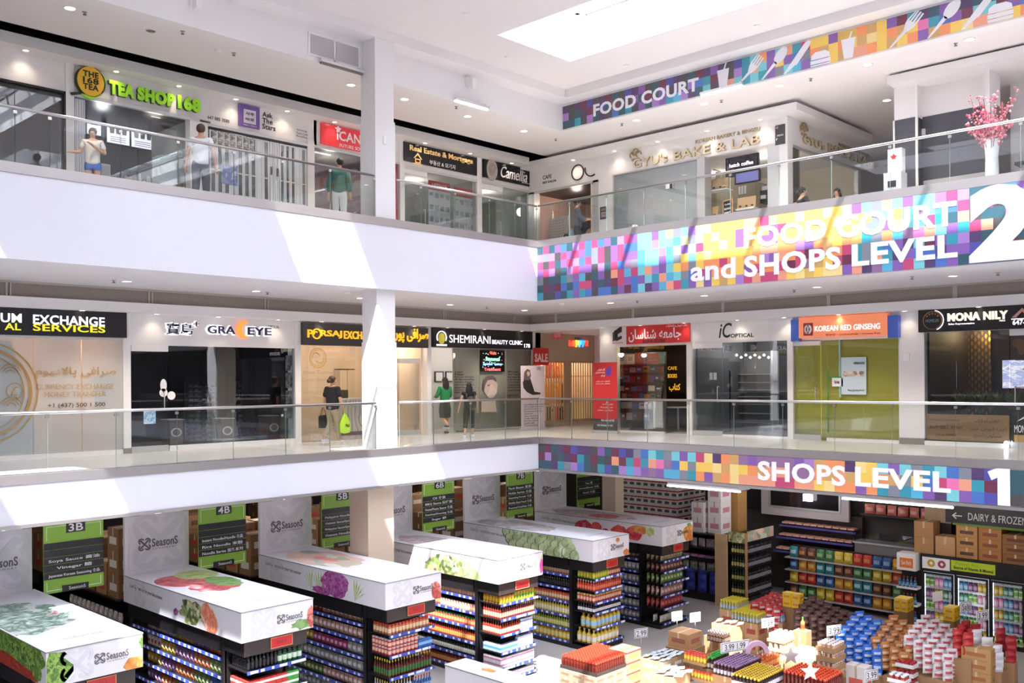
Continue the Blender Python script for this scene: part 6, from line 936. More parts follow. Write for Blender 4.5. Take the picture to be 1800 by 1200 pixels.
    if g == 4:
        k = 0
        for row in range(3):
            for i in range(9):
                cx = e - 3.0 + i * .27 + row * .12; cy = -1.72 - row * .16 + .03 * math.sin(i * 2.1); pic(K, blob(cx, cy, .17, .15, 14, .06, 40 + k, .6 if i > 4 else -.6), 'arti_dark', .003 + k * .0004); pic(K, blob(cx + .012, cy + .012, .155, .135, 14, .06, 40 + k, .6 if i > 4 else -.6), 'arti', .0032 + k * .0004); k += 1
        pic(E_, blob(x0 + 1.36, -2.08, .13, .09, 16, .1, 70), 'orange', .004, EL); pic(E_, blob(x0 + 1.0, -1.72, .08, .06, 14, .1, 71), 'orange', .004, EL); pic(Tp, blob(x0 + .6, .9, .6, 1.4, 26, .1, 72), 'grey', .0015, TL)
    if g == 5:
        for i, (u, r_, sd) in enumerate(((-2.75, .34, 1), (-2.3, .22, 2), (-1.45, .32, 3), (-.95, .27, 4), (-1.95, .12, 5))): pic(K, blob(e + u, -1.9 + (i % 2) * .06 - .05, r_, r_ * .75, 18, .1, 80 + sd), 'cherry', .003 + .001 * i)
        pic(K, blob(e - .75, -1.78, .25, .12, 16, .2, 88), 'orange', .009); pic(K, blob(e - .4, -1.8, .15, .12, 16, .2, 89), 'lime', .01); pic(E_, blob(x0 + 1.3, -1.95, .3, .24, 18, .15, 90), 'orange', .004, EL); pic(E_, blob(x0 + 1.3, -1.7, .1, .05, 12, .2, 91), 'greens', .006, EL); pic(Tp, blob(x0 + .6, .6, .6, 1.5, 26, .12, 92), 'rosy', .0015, TL); pic(Tp, blob(x0 + .5, .2, .35, .5, 20, .15, 93), 'red_slice', .003, TL)
# upright fabric panels at the far end of each canopy
for g, x0 in enumerate(GX):
    F = FL(2.38); r = thing('store_panel', 'upright white logo panel behind the %s' % GN[g], 'sign', (x0 + .75, 2.42, CT)); q = (x0 + .0, x0 + 1.42, CT + .006, -.41); MB().fbox(F, *q, -.08, 0, M('board_print')).obj('panel', r); MB().frame(F, q[0] + .08, q[1] - .08, q[2] + .08, q[3] - .08, .01, .0, .003, M('ribbon')).obj('border_line', r)
    knot(F, x0 + .78, -.95, 1.15, M('ribbon'), .001, r, 'ribbon_mark'); logo(F, x0 + .3, x0 + 1.16, -1.02, .27, M('logo_grey'), .006, r)
# hanging aisle signs
AI = [('3B', ['', '', 'Soya Sauce', 'Vinegar', 'Japanese Korean Seasoning']), ('4B', ['', '', 'Instant Noodle/Noodle', 'Rice Noodle', 'Noodle Series']), ('5B', ['', 'Philippine Noodle', 'Vietnam Sauce/Spice', 'Philippine Sauce/Spice', 'Vietnam Noodle']), ('6B', ['Oil', 'BBQ Sauce', 'Paste/Pasta Sauce', 'Ketchup/Dressing', 'Sugar']), ('7B', ['Pack Beans', 'Pickle Series', 'Seasoning Powder', 'Middle East Food', 'Preserved Fruit/Nuts']), ('8B', ['', 'Tea', 'Honey/Biscuit', 'Snack', ''])]
CJ = {'Soya Sauce': '酱油', 'Vinegar': '醋', 'Rice Noodle': '米粉', 'Oil': '食油', 'Sugar': '糖', 'BBQ Sauce': '烧烤酱', 'Tea': '茶', 'Noodle Series': '面条系列', 'Pack Beans': '豆类'}
for i, (n, ls) in enumerate(AI):
    F = FL(2.0); u0 = -11.96 + 3.19 * i; u1 = u0 + 1.14; v1, v0 = -.32, -1.66; r = thing('aisle_sign', 'hanging green and black aisle sign %s' % n + (' in shade by the beige pier' if i == 5 else ' over the aisle'), 'sign', ((u0 + u1) / 2, 2, v0))
    MB().fbox(F, u0, u1, v0, v1, -.03, 0, M('sign_green')).obj('board', r); w = M('white_print')
    for (c0, c1) in ((v1 - .32, v1 - .05), (v0 + .05, v0 + .22)):
        b = MB()
        for q in ((u0 + .05, u1 - .05, c1 - .01, c1), (u0 + .05, u0 + .06, c0, c1), (u1 - .06, u1 - .05, c0, c1)): b.fbox(F, q[0], q[1], q[2] if c0 > -1 else c0 + c1 - q[3], q[3] if c0 > -1 else c0 + c1 - q[2], 0, .002, w)
        b.obj('border_line', r)
    MB().fbox(F, u0 + .42, u1 - .36, v1 - .2, v1 + .01, 0, .012, M('slot_black')).obj('number_plate', r); text(n, F, (u0 + .46, u1 - .4, v1 - .18, v1 - .03), w, r, d=.012, t=.003, bold=.015); MB().fbox(F, u0 + .34, u1 - .3, v0 + .0, v0 + .12, 0, .01, M('slot_black')).obj('logo_plate', r); text('SeasonS', F, (u0 + .46, u1 - .36, v0 + .03, v0 + .09), w, r, d=.01, t=.002)
    for j, l in enumerate(ls):
        z1 = v1 - .37 - j * .142; p = MB().fbox(F, u0 + .0, u1 - .0, z1 - .132, z1, 0, .008, M('slot_black')).obj('slat', r)
        if l: s_ = l + (' ' + CJ[l] if l in CJ else ' 食品'); L = min(.98, .075 * len(s_)); c = (u0 + u1) / 2; text(s_, F, (c - L / 2, c + L / 2, z1 - .11, z1 - .03), w, p, d=.008, t=.002, bold=.012)
    for u in (u0 + .15, u1 - .15): MB().cyl((u, 2.0, v1), (u, 2.0, -.0), .004, M('steel'), n=5).obj('hanging_wire', r)
# ------------------------------------------------------------------ goods
def bottle(name, h, r, body, cap, lab=None, neck=.35, n=8, capr=None):
    b = MB(); nr = r * neck; B, C = mat('ware ' + body, body, .25), mat('ware ' + cap, cap, .4); L = mat('ware ' + lab, lab, .5) if lab else B; cr = (capr or nr * 1.15)
    b.lathe([(0, 0), (r, 0), (r, h * .12), (r * 1.01, h * .12), (r * 1.01, h * .46), (r, h * .46), (r, h * .58), (nr, h * .76), (nr, h * .86), (cr, h * .86), (cr, h), (0, h)], B, n=n, mats=[B, B, B, L, B, B, B, B, C, C, C]); return protof(b, name)
def jar(name, h, r, body, cap, lab=None, n=9):
    b = MB(); B, C = mat('ware ' + body, body, .3), mat('ware ' + cap, cap, .4); L = mat('ware ' + lab, lab, .5) if lab else B
    b.lathe([(0, 0), (r, 0), (r, h * .2), (r, h * .6), (r, h * .72), (r * .85, h * .8), (r * .95, h * .8), (r * .95, h), (0, h)], B, n=n, mats=[B, B, L, B, B, C, C, C]); return protof(b, name)
def carton(name, w, d, h, col, band=None, top=None):
    b = MB(); c = mat('ware ' + col, col, .55); b.rbox(-w / 2, w / 2, -d / 2, d / 2, 0, h, c, .004)
    if band: b.box(-w / 2 - .001, w / 2 + .001, -d / 2 - .001, d / 2 + .001, h * .35, h * .7, mat('ware ' + band, band, .5))
    return protof(b, name)
def pouch(name, w, t, h, col, col2=None, lean=0.0):
    """crimped pillow packet"""
    b = MB(); N = 6; vs = []; c = mat('ware ' + col, col, .3); c2 = mat('ware ' + (col2 or col), col2 or col, .35)
    for sg in (1, -1):
        for j in range(N + 1):
            for i in range(N + 1): u, v = i / N, j / N; k = (math.sin(math.pi * u) * math.sin(math.pi * v)) ** .6; vs.append(((u - .5) * w * (1 - .05 * math.sin(math.pi * v)), -sg * t / 2 * k * (1 + .15 * math.sin(9 * u + 5 * v)) + lean * v * h, v * h))
    q = (N + 1) ** 2
    for j in range(N):
        for i in range(N):
            o = j * (N + 1) + i; m = c2 if 1 < j < 4 and 0 < i < 5 else c
            b.f.append([o, o + 1, o + N + 2, o + N + 1]); b.mi.append(b._m(m)); b.sm.append(True); b.f.append([q + o, q + o + N + 1, q + o + N + 2, q + o + 1]); b.mi.append(b._m(c)); b.sm.append(True)
    b.v = vs; return protof(b, name)
def protof(b, name):
    me = bpy.data.meshes.new(name); me.from_pydata([Vector(v) * 1.0 for v in b.v], [], b.f)
    for m in b.mats: me.materials.append(m)
    me.polygons.foreach_set('material_index', b.mi); me.polygons.foreach_set('use_smooth', b.sm); me.update(); return (name, me)
CATS = {}
def put(p, loc, label, cat, group, rz=0.0, sc=1.0):
    o = bpy.data.objects.new(p[0], p[1]); COL.objects.link(o); o.location = loc; o.rotation_euler[2] = rz
    if sc != 1.0: o.scale = (sc,) * 3
    CATS[p[0]] = CATS.get(p[0], 0) + 1; o['label'] = label; o['category'] = cat; o['group'] = group; return o
def lay(p, loc, label, cat, group, rz, tilt): o = put(p, loc, label, cat, group, rz); o.rotation_euler[0] = tilt; return o
ORD = ['top', 'second', 'third', 'fourth', 'fifth', 'lowest']
def endrow(g, k, spec, depth=3):
    """goods on one end-cap shelf: the front row and the open side"""
    x0 = GX[g]; z = ZEND[g][k] + .001; xa, xb = x0 + .19, x0 + 1.34; tot = sum(s[2] for s in spec); x = xa
    for p, nm, share, sp, stack in spec:
        xe = xa + (xb - xa) * (sum(s[2] for s in spec[:spec.index((p, nm, share, sp, stack)) + 1])) / tot
        while x + sp * .9 <= xe + .001:
            first = x < xa + sp
            for d in range(int(.6 / sp) if first else 1):
                for st_ in range(stack): h = max(v.co.z for v in p[1].vertices); put(p, (x + sp / 2, -2.12 + sp / 2 + d * sp * 1.02, z + st_ * (h + .003)), '%s on the %s end shelf under the %s' % (nm, ORD[min(k, 5)], GN[g]), nm.split()[-1], '%s, %s end shelf, %s' % (nm, ORD[min(k, 5)], GN[g]))
            x += sp
def siderow(g, k, spec, y1=1.9):
    x0 = GX[g]; z = ZSIDE[k] + .001; y = -1.33; tot = sum(s[2] for s in spec); L = y1 - y; acc = y
    for p, nm, share, sp, stack in spec:
        ye = acc + L * share / tot
        while y + sp * .9 < ye:
            for st_ in range(stack): h = max(v.co.z for v in p[1].vertices); put(p, (x0 + .15 + sp / 2, y + sp / 2, z + st_ * (h + .003)), '%s on the %s side shelf under the %s' % (nm, ORD[k], GN[g]), nm.split()[-1], '%s, %s side shelf, %s' % (nm, ORD[k], GN[g]), -1.5708)
            y += sp
        acc = ye
# end caps
blk = bottle('soy_sauce_bottle', .312, .035, '#1c1618', '#d9d3d0', '#2a2a30'); grn = jar('pickle_jar', .237, .05, '#1f5a35', '#20201e', '#cfe0c8'); redb = carton('red_seasoning_box', .115, .1, .125, '#c8362c', '#f1e3da'); grnb = carton('green_seasoning_box', .115, .1, .125, '#3f9a3c', '#eef0e4'); pk1 = pouch('spice_packet', .14, .05, .192, '#b9848c', '#e8dcd8')
endrow(1, 0, [(blk, 'black soy sauce bottle', 6, .078, 1), (grn, 'green pickle jar', 5, .105, 1)]); endrow(1, 1, [(redb, 'red seasoning box', 7, .118, 2), (grnb, 'green seasoning box', 2, .118, 2)]); endrow(1, 2, [(pk1, 'dusky pink spice packet', 1, .14, 1)]); endrow(1, 3, [(redb, 'red seasoning box', 1, .118, 2)])
tanj = jar('bean_paste_jar', .213, .042, '#c07a4f', '#c9352c', '#e8c7a2'); redj = jar('chili_paste_jar', .163, .045, '#b83a30', '#c9c0ba', '#e9b9a8'); blub = carton('blue_stock_box', .12, .1, .16, '#2f6ab0', '#8fb8e0'); yelb = bottle('yellow_cap_sauce_bottle', .348, .035, '#5a1a14', '#e3c22e', '#3f6a34'); wtb = bottle('vinegar_bottle', .348, .035, '#b9c9d8', '#d9bf4a', '#3f6fb0'); rtb = bottle('red_cap_bottle', .312, .034, '#3a5f9a', '#b8352e', '#8fa6c8')
endrow(2, 0, [(tanj, 'tan bean paste jar', 1, .09, 1)]); endrow(2, 1, [(redj, 'red chili paste jar', 7, .098, 2), (blub, 'blue stock box', 3, .12, 1)]); endrow(2, 2, [(yelb, 'yellow-capped dark sauce bottle', 1, .076, 1)]); endrow(2, 3, [(wtb, 'pale blue vinegar bottle', 6, .076, 1), (rtb, 'red-capped blue bottle', 5, .076, 1)])
yelj = jar('honey_jar', .213, .045, '#d98f1f', '#2a2420', '#e8c23a'); yelj2 = jar('mustard_jar', .213, .045, '#d8b52e', '#e0c23a', '#7fa83a'); brn = bottle('hot_sauce_bottle', .300, .033, '#7a2a20', '#8a3a2c', '#c98f7a'); brn2 = bottle('chili_sauce_bottle', .300, .034, '#8f2f1e', '#a83a2a', '#d9a38c'); whb = carton('white_sauce_box', .1, .09, .12, '#d9dce8', '#8d94c9'); blup = carton('water_pack', .14, .12, .15, '#b7cfe6', '#4f93cf'); pnk = carton('milk_drink_carton', .075, .07, .11, '#e4dfe4', '#c97f9c')
endrow(3, 0, [(yelj, 'amber honey jar', 5, .096, 1), (yelj2, 'yellow mustard jar', 6, .096, 1)]); endrow(3, 1, [(brn, 'brown hot sauce bottle', 1, .072, 1)]); endrow(3, 2, [(brn2, 'red-brown chili sauce bottle', 6, .074, 1), (whb, 'white sauce box', 4, .102, 2)]); endrow(3, 3, [(blup, 'pale blue water pack', 5, .142, 1), (whb, 'white sauce box', 4, .102, 2)]); endrow(3, 4, [(pnk, 'pink milk drink carton', 1, .08, 2)], 4); endrow(3, 5, [(pnk, 'pink milk drink carton', 1, .08, 1)], 4)
lim = bottle('lime_drink_bottle', .252, .04, '#a6c63a', '#d6c02e', '#e6d24a', .5); orb = bottle('ketchup_bottle', .252, .036, '#c9402a', '#d8d2cc', '#e07a5a', .5); rj = jar('tomato_jar', .200, .045, '#b8402e', '#c9b05a', '#e2b49a'); wl = bottle('white_label_bottle', .228, .036, '#2a2426', '#1c1a1c', '#e6e2e4', .5); jug = bottle('cooking_oil_jug', .384, .075, '#e0b94a', '#e6d27a', '#9fc3d6', .35); jug2 = bottle('corn_oil_jug', .360, .07, '#e6c84a', '#f0dc4a', '#f2e9d8', .35)
endrow(4, 0, [(lim, 'yellow-green lime drink bottle', 6, .092, 1), (rj, 'red tomato jar', 4, .096, 1)]); endrow(4, 1, [(orb, 'orange-red ketchup bottle', 1, .082, 1)]); endrow(4, 2, [(rj, 'red tomato jar', 1, .096, 1)]); endrow(4, 3, [(wl, 'white-labelled dark bottle', 1, .08, 1)]); endrow(4, 4, [(jug, 'large golden cooking oil jug', 1, .16, 1)], 2); endrow(4, 5, [(jug2, 'yellow corn oil jug', 1, .15, 1)], 2)
tb = pouch('dried_bean_bag', .15, .07, .240, '#b9a27a', '#d8c69a'); rb_ = pouch('dried_fruit_bag', .15, .07, .216, '#7a4a4a', '#c9a28a'); gb = pouch('green_tea_bag', .15, .07, .240, '#6f8f4a', '#c3d0a0'); pb = pouch('nut_bag', .15, .08, .240, '#b98a86', '#e0c9c2'); rdb = pouch('red_date_bag', .16, .09, .264, '#a03a3e', '#c96a66'); wr = pouch('flour_bag', .22, .1, .192, '#d6d2cc', '#b8b4ae')
for k, (p, nm) in enumerate(((tb, 'tan dried bean bag'), (rb_, 'dusky dried fruit bag'), (gb, 'green tea bag'), (pb, 'pink nut bag'), (rdb, 'dark red date bag'), (wr, 'white flour bag'))): endrow(5, k, [(p, nm, 1, .15 if k < 5 else .22, 1)])
# side shelves
snack = [pouch('snack_packet', .14, .06, .204, a, b_) for a, b_ in (('#c9683a', '#e8c9a0'), ('#b8455a', '#e3b8c0'), ('#c9a23a', '#efe0b0'), ('#7a8f4a', '#c9d0a8'), ('#d9d0cc', '#a86a5a'), ('#8a5a8a', '#d8c0d8'), ('#4f6fae', '#c9d6ea'), ('#e0d6d0', '#c04a3a'))]
SN = ['orange', 'crimson', 'yellow', 'olive', 'white', 'violet', 'blue', 'cream']
for k in range(6): siderow(1, k, [(snack[(k * 3 + j * 5) % 8], SN[(k * 3 + j * 5) % 8] + ' snack packet', 1, .15, 1) for j in range(5)])
cup = pouch('noodle_packet', .15, .06, .204, '#d8a89a', '#f0e2dc'); cup2 = pouch('red_noodle_packet', .15, .06, .204, '#c03a34', '#e8b0a0'); cup3 = pouch('clear_vermicelli_packet', .16, .06, .216, '#b8b6b4', '#e2e2e4'); cup4 = pouch('magenta_noodle_packet', .15, .06, .204, '#b84a7a', '#e6c0d0')
siderow(2, 0, [(cup, 'pale pink noodle packet', 2, .155, 1), (cup2, 'red noodle packet', 2, .155, 1)]); siderow(2, 1, [(cup, 'pale pink noodle packet', 3, .155, 1), (cup3, 'clear vermicelli packet', 2, .165, 1)]); siderow(2, 2, [(cup3, 'clear vermicelli packet', 1, .165, 1), (cup4, 'magenta noodle packet', 2, .155, 1), (snack[2], 'yellow snack packet', 2, .15, 1)]); siderow(2, 3, [(cup3, 'clear vermicelli packet', 1, .165, 1)]); siderow(2, 4, [(cup, 'pale pink noodle packet', 1, .155, 1), (snack[3], 'olive snack packet', 1, .15, 1)]); siderow(2, 5, [(cup3, 'clear vermicelli packet', 1, .165, 1)])
pj = jar('peach_jar', .163, .045, '#d8886a', '#c9a08a', '#eec0a0'); pj2 = jar('green_lid_jar', .200, .045, '#a8402e', '#2f7a3e', '#d98a5a'); yb = bottle('yellow_cap_vinegar_bottle', .288, .035, '#8a2f1e', '#d8b92e', '#c98a4a'); dg = bottle('dark_sesame_bottle', .300, .035, '#1f2a22', '#2f8f4e', '#d9d6cc')
siderow(3, 0, [(pj, 'peach-coloured jar', 1, .095, 1)], 1.2); siderow(3, 1, [(pj, 'peach-coloured jar', 1, .095, 1), (pj2, 'green-lidded brown jar', 1, .095, 1)], 1.2); siderow(3, 2, [(pj2, 'green-lidded brown jar', 2, .095, 1), (brn, 'brown hot sauce bottle', 1, .074, 1)], 1.6); siderow(3, 3, [(yb, 'yellow-capped vinegar bottle', 1, .075, 1)], 1.8); siderow(3, 4, [(dg, 'green-capped sesame bottle', 1, .075, 1)], 1.8); siderow(3, 5, [(yb, 'yellow-capped vinegar bottle', 1, .075, 1)], 1.2)
oil = bottle('vegetable_oil_bottle', .324, .042, '#e2c860', '#e9dfb0', '#efe6c4'); oil2 = bottle('olive_oil_bottle', .312, .038, '#8f9a2e', '#2a2a22', '#d9cf8a'); oil3 = bottle('golden_oil_jug', .360, .065, '#e3b62e', '#d9402e', '#f2dc8a')
siderow(4, 0, [(tanj, 'tan bean paste jar', 1, .09, 1)], .8); siderow(4, 1, [(blk, 'black soy sauce bottle', 3, .078, 1), (rj, 'red tomato jar', 2, .096, 1)], .9); siderow(4, 2, [(tanj, 'tan bean paste jar', 1, .09, 1), (yelj, 'amber honey jar', 1, .096, 1)], 1.1); siderow(4, 3, [(oil, 'pale yellow vegetable oil bottle', 1, .09, 1)], 1.3); siderow(4, 4, [(oil2, 'green olive oil bottle', 1, .08, 1), (oil, 'pale yellow vegetable oil bottle', 1, .09, 1)], 1.3); siderow(4, 5, [(oil3, 'red-capped golden oil jug', 1, .135, 1)], 1.2)
gw_ = pouch('white_seasoning_bag', .14, .07, .204, '#b9b8ba', '#e4e4e6')
for k in range(6): siderow(5, k, [(gw_ if k else rb_, 'white seasoning bag' if k else 'dusky dried fruit bag', 1, .145, 1)], .9)
# ------------------------------------------------------------------ people
SKIN = mat('skin', '#c79a80', .6); mat('hair_dark', '#1d1817', .6); mat('hair_brown', '#4a3026', .6); mat('white_cloth', '#e6e6ea', .85); mat('eye_white', '#e8e4e0', .4); mat('lip', '#a8655c', .5)
def grow(name, V, E, m, parent, M4, sub=2):
    """one continuous surface grown around joined bones; V: (x, y, z, r[, ry])"""
    me = bpy.data.meshes.new(name); me.from_pydata([v[:3] for v in V], E, []); o = bpy.data.objects.new(name, me); COL.objects.link(o); o.modifiers.new('k', 'SKIN')
    for i, v in enumerate(V): s_ = me.skin_vertices[0].data[i]; s_.radius = (v[3], v[4] if len(v) > 4 else v[3]); s_.use_root = i == 0
    o.modifiers['k'].use_smooth_shade = True; u = o.modifiers.new('s', 'SUBSURF'); u.levels = u.render_levels = sub
    dg = bpy.context.evaluated_depsgraph_get(); n = bpy.data.meshes.new_from_object(o.evaluated_get(dg)); bpy.data.objects.remove(o); n.transform(M4); n.materials.clear(); n.materials.append(m); n.polygons.foreach_set('use_smooth', [True] * len(n.polygons)); n.name = name
    q = bpy.data.objects.new(name, n); COL.objects.link(q); q.parent = parent; return q
def person(label, loc, h, rz, top, low, hair, hm, arms, legs, sleeve=.55, leglen=1.0, skirt=False, jacket=0.0, shoe='#d8d8dc', head=0.0, lean=0.0):
    """arms / legs: joint positions (elbow, wrist) and (knee, ankle) for right then left, metres for a 1.70 m figure facing -y"""
    r = thing('person', label, 'person', loc, None, rz); k = h / 1.70; S4 = Matrix.Scale(k, 4); L = lean
    P = [(0, 0, .93, .135, .11), (0, -L * .4, 1.1, .125, .1), (0, -L * .8, 1.28, .15, .11), (0, -L, 1.4, .115, .085), (0, -L, 1.47, .05), (0, -.015 - L, 1.53, .055), (0, -.02 - L, 1.6, .072, .088), (0, -.015 - L, 1.66, .055, .065)]; E = [(0, 1), (1, 2), (2, 3), (3, 4), (4, 5), (5, 6), (6, 7)]; n0 = len(P)
    for sg, (el, wr) in zip((-1, 1), arms):
        i = len(P); sh = (sg * .17, -L, 1.385, .055); w = Vector(wr); d = (w - Vector(el)).normalized(); side = d.cross(Vector((0, 0, 1))); side = side.normalized() if side.length > .1 else Vector((0, -1, 0)); P += [sh, (*el, .042), (*wr, .026), (*(w + d * .07), .032, .016)]; E += [(3, i), (i, i + 1), (i + 1, i + 2), (i + 2, i + 3)]
        for f in range(4): q = w + d * (.1 + .0) + side * (f - 1.5) * .017; t = q + d * (.05, .06, .055, .04)[f] + Vector((0, -.012, -.006)); P += [(*q, .0085), (*t, .007)]; E += [(i + 3, len(P) - 2), (len(P) - 2, len(P) - 1)]
        t = w + d * .05 + side * -.035; P += [(*t, .009), (*(t + d * .035 - side * .008), .0075)]; E += [(i + 2, len(P) - 2), (len(P) - 2, len(P) - 1)]
    for sg, (kn, an) in zip((-1, 1), legs): i = len(P); a = Vector(an); P += [(sg * .085, 0, .86, .09), (*kn, .058), (*an, .036), (*(a + Vector((0, -.12, -.05))), .032, .025)]; E += [(0, i), (i, i + 1), (i + 1, i + 2), (i + 2, i + 3)]
    body = grow('body', P, E, SKIN, r, S4); hd = Matrix.Translation((0, -L, 0)); turn = Matrix.Translation((0, -.02 - L, 1.6)) @ Matrix.Rotation(head, 4, 'Z') @ Matrix.Translation((0, .02 + L, -1.6)); T4 = S4 @ turn
    def bit(name, b, m4=T4): o = b.obj(name); n = o.data; n.transform(Matrix.Translation(o.location)); n.transform(m4); o.location = (0, 0, 0); o.parent = r; return o
    for sg in (-1, 1): bit('ear', MB().ball((sg * .075, -.01 - L, 1.595), .022, SKIN, 8, 5, (.5, .8, 1.2))); bit('eye', MB().ball((sg * .03, -.098 - L, 1.605), .013, M('eye_white'), 8, 5, (1, .5, .6)).ball((sg * .03, -.104 - L, 1.605), .006, M('hair_dark'), 6, 4))
    bit('nose', MB().ball((0, -.112 - L, 1.578), .016, SKIN, 8, 5, (.8, 1, 1.5))); bit('mouth', MB().ball((0, -.1 - L, 1.545), .022, M('lip'), 8, 5, (1, .4, .35)))
    tm = mat('cloth ' + top, top, .85); lm = mat('cloth ' + low, low, .85); j = .022 + jacket
    TP = [(0, 0, .84, .17 + jacket, .145 + jacket), (0, 0, .95, .168 + jacket, .14 + jacket), (0, -L * .4, 1.1, .162 + jacket, .13 + jacket), (0, -L * .8, 1.28, .178 + jacket, .135 + jacket), (0, -L, 1.4, .14, .105)]; TE = [(0, 1), (1, 2), (2, 3), (3, 4)]
    for sg, (el, wr) in zip((-1, 1), arms):
        i = len(TP); sh = Vector((sg * .17, -L, 1.39)); e_ = Vector(el); TP.append((*sh, .075 + jacket * .5)); TE.append((4, i)); q = sh.lerp(e_, min(1, sleeve * 1.4)); TP.append((*q, .068 + jacket * .5)); TE.append((i, i + 1))
        if sleeve > .8: TP.append((*e_.lerp(Vector(wr), .93), .042 + jacket * .3)); TE.append((i + 1, i + 2))
    grow('jacket' if jacket else 'shirt', TP, TE, tm, r, S4)
    if skirt: bit('skirt', MB().lathe([(.14, .98), (.17, .85), (.18, .7), (.165, skirt), (.15, skirt), (0, .95)], lm, (0, 0, 0), 20), S4)
    else:
        LP = [(0, 0, 1.02, .14, .115), (0, 0, .92, .155, .13)]; LE = [(0, 1)]
        for sg, (kn, an) in zip((-1, 1), legs):
            i = len(LP); a, k_ = Vector(an), Vector(kn); hp = Vector((sg * .09, 0, .85)); LP += [(*hp, .115)]; LE.append((1, i))
            if leglen > .55: LP += [(*k_, .084), (*k_.lerp(a, (leglen - .5) * 1.9), .068)]; LE += [(i, i + 1), (i + 1, i + 2)]
            else: LP += [(*hp.lerp(k_, leglen * 1.3), .1)]; LE.append((i, i + 1))
        grow('trousers' if leglen > .8 else 'shorts', LP, LE, lm, r, S4)
    for kn, an in legs: bit('shoe', MB().ball((an[0], an[1] - .07, an[2] - .045), .14, mat('shoe ' + shoe, shoe, .6), 10, 6, (.36, 1, .36)).box(an[0] - .045, an[0] + .045, an[1] - .2, an[1] + .06, an[2] - .098, an[2] - .075, M('white_print')), S4)
    b = MB().ball((0, .012 - L, 1.625), .098, M(hm), 14, 8, (.92, 1.02, .98)); hs = bit('hair', b)
    if hair == 'long': bit('long_hair', MB().ball((0, .065 - L, 1.46), .16, M(hm), 14, 9, (.72, .36, 1.25)))
    if hair == 'bun': bit('hair_bun', MB().ball((0, .12 - L, 1.585), .055, M(hm), 10, 7))
    return r
A_DN = (((-.23, .03, 1.12), (-.25, -.02, .87)), ((.23, .03, 1.12), (.25, -.02, .87))); L_ST = (((-.09, -.02, .49), (-.09, 0, .1)), ((.09, -.02, .49), (.1, 0, .1)))
L_WK = (((-.09, -.1, .5), (-.09, -.12, .1)), ((.09, -.02, .5), (.09, .25, .15)))
person('girl in white T-shirt and blue shorts standing before the tea shop, hand at her chest', (-10.77, 2.5, Z2), 1.56, -.45, '#dfdcda', '#3f6ac0', 'short', 'hair_dark', (((-.27, .0, 1.15), (-.42, -.2, 1.1)), ((.26, -.02, 1.13), (.02, -.2, 1.27))), L_ST, .5, .3)
person('man in white T-shirt and dark jeans walking past the fortune teller shutters', (-8.98, 1.4, Z2), 1.78, 2.5, '#eceef2', '#3c4452', 'short', 'hair_brown', (((-.25, .02, 1.12), (-.29, -.05, .88)), ((.25, .02, 1.12), (.29, -.08, .88))), L_WK, .5, 1.0, lean=.06)
person('person in green jacket and white trousers facing the red agency window', (-5.22, 1.7, Z2), 1.72, 2.4, '#2f6a58', '#e6e8ea', 'short', 'hair_dark', A_DN, L_ST, 1.0, 1.0, jacket=.025, head=.7)
pw = person('woman in black shirt and khaki trousers carrying a lime green bag', (-4.74, 2.72, Z1), 1.72, 1.75, '#1f1e22', '#a8977c', 'bun', 'hair_brown', (((-.25, -.02, 1.12), (-.26, -.12, .88)), ((.25, .03, 1.12), (.26, .06, .88))), L_WK, .6, 1.0, jacket=.02)
person('woman in green blouse and dark skirt stepping into the beauty clinic', (-.02, 3.72, Z1), 1.68, 2.95, '#1f7a45', '#2c3330', 'long', 'hair_dark', (((-.24, -.05, 1.14), (-.2, -.24, 1.12)), ((.24, -.05, 1.14), (.2, -.24, 1.12))), (((-.09, -.04, .5), (-.09, 0, .1)), ((.09, .0, .5), (.1, .32, .3))), 1.0, 1.0, .5, shoe='#4a4a4e')
bp = person('girl with long black hair, black top and capris wearing a backpack', (-.69, 1.98, Z1), 1.52, 2.5, '#242226', '#2a2c2c', 'long', 'hair_dark', (((-.24, -.02, 1.14), (-.27, -.1, .9)), ((.26, .03, 1.14), (.32, .02, .9))), (((-.1, -.08, .5), (-.12, -.1, .1)), ((.11, .04, .5), (.16, .16, .1))), .3, .8, shoe='#eceef0')
person('man in dark hooded jacket standing at the cafe opening holding a phone', (3.0, 1.1, Z2), 1.73, .8, '#434a55', '#2a2a2e', 'short', 'hair_dark', (((-.25, -.06, 1.12), (-.12, -.28, 1.12)), ((.25, -.06, 1.12), (.12, -.28, 1.12))), L_ST, 1.0, 1.0, jacket=.02)
L_SIT = (((-.1, -.4, .92), (-.1, -.38, .53)), ((.1, -.4, .92), (.1, -.38, .53)))
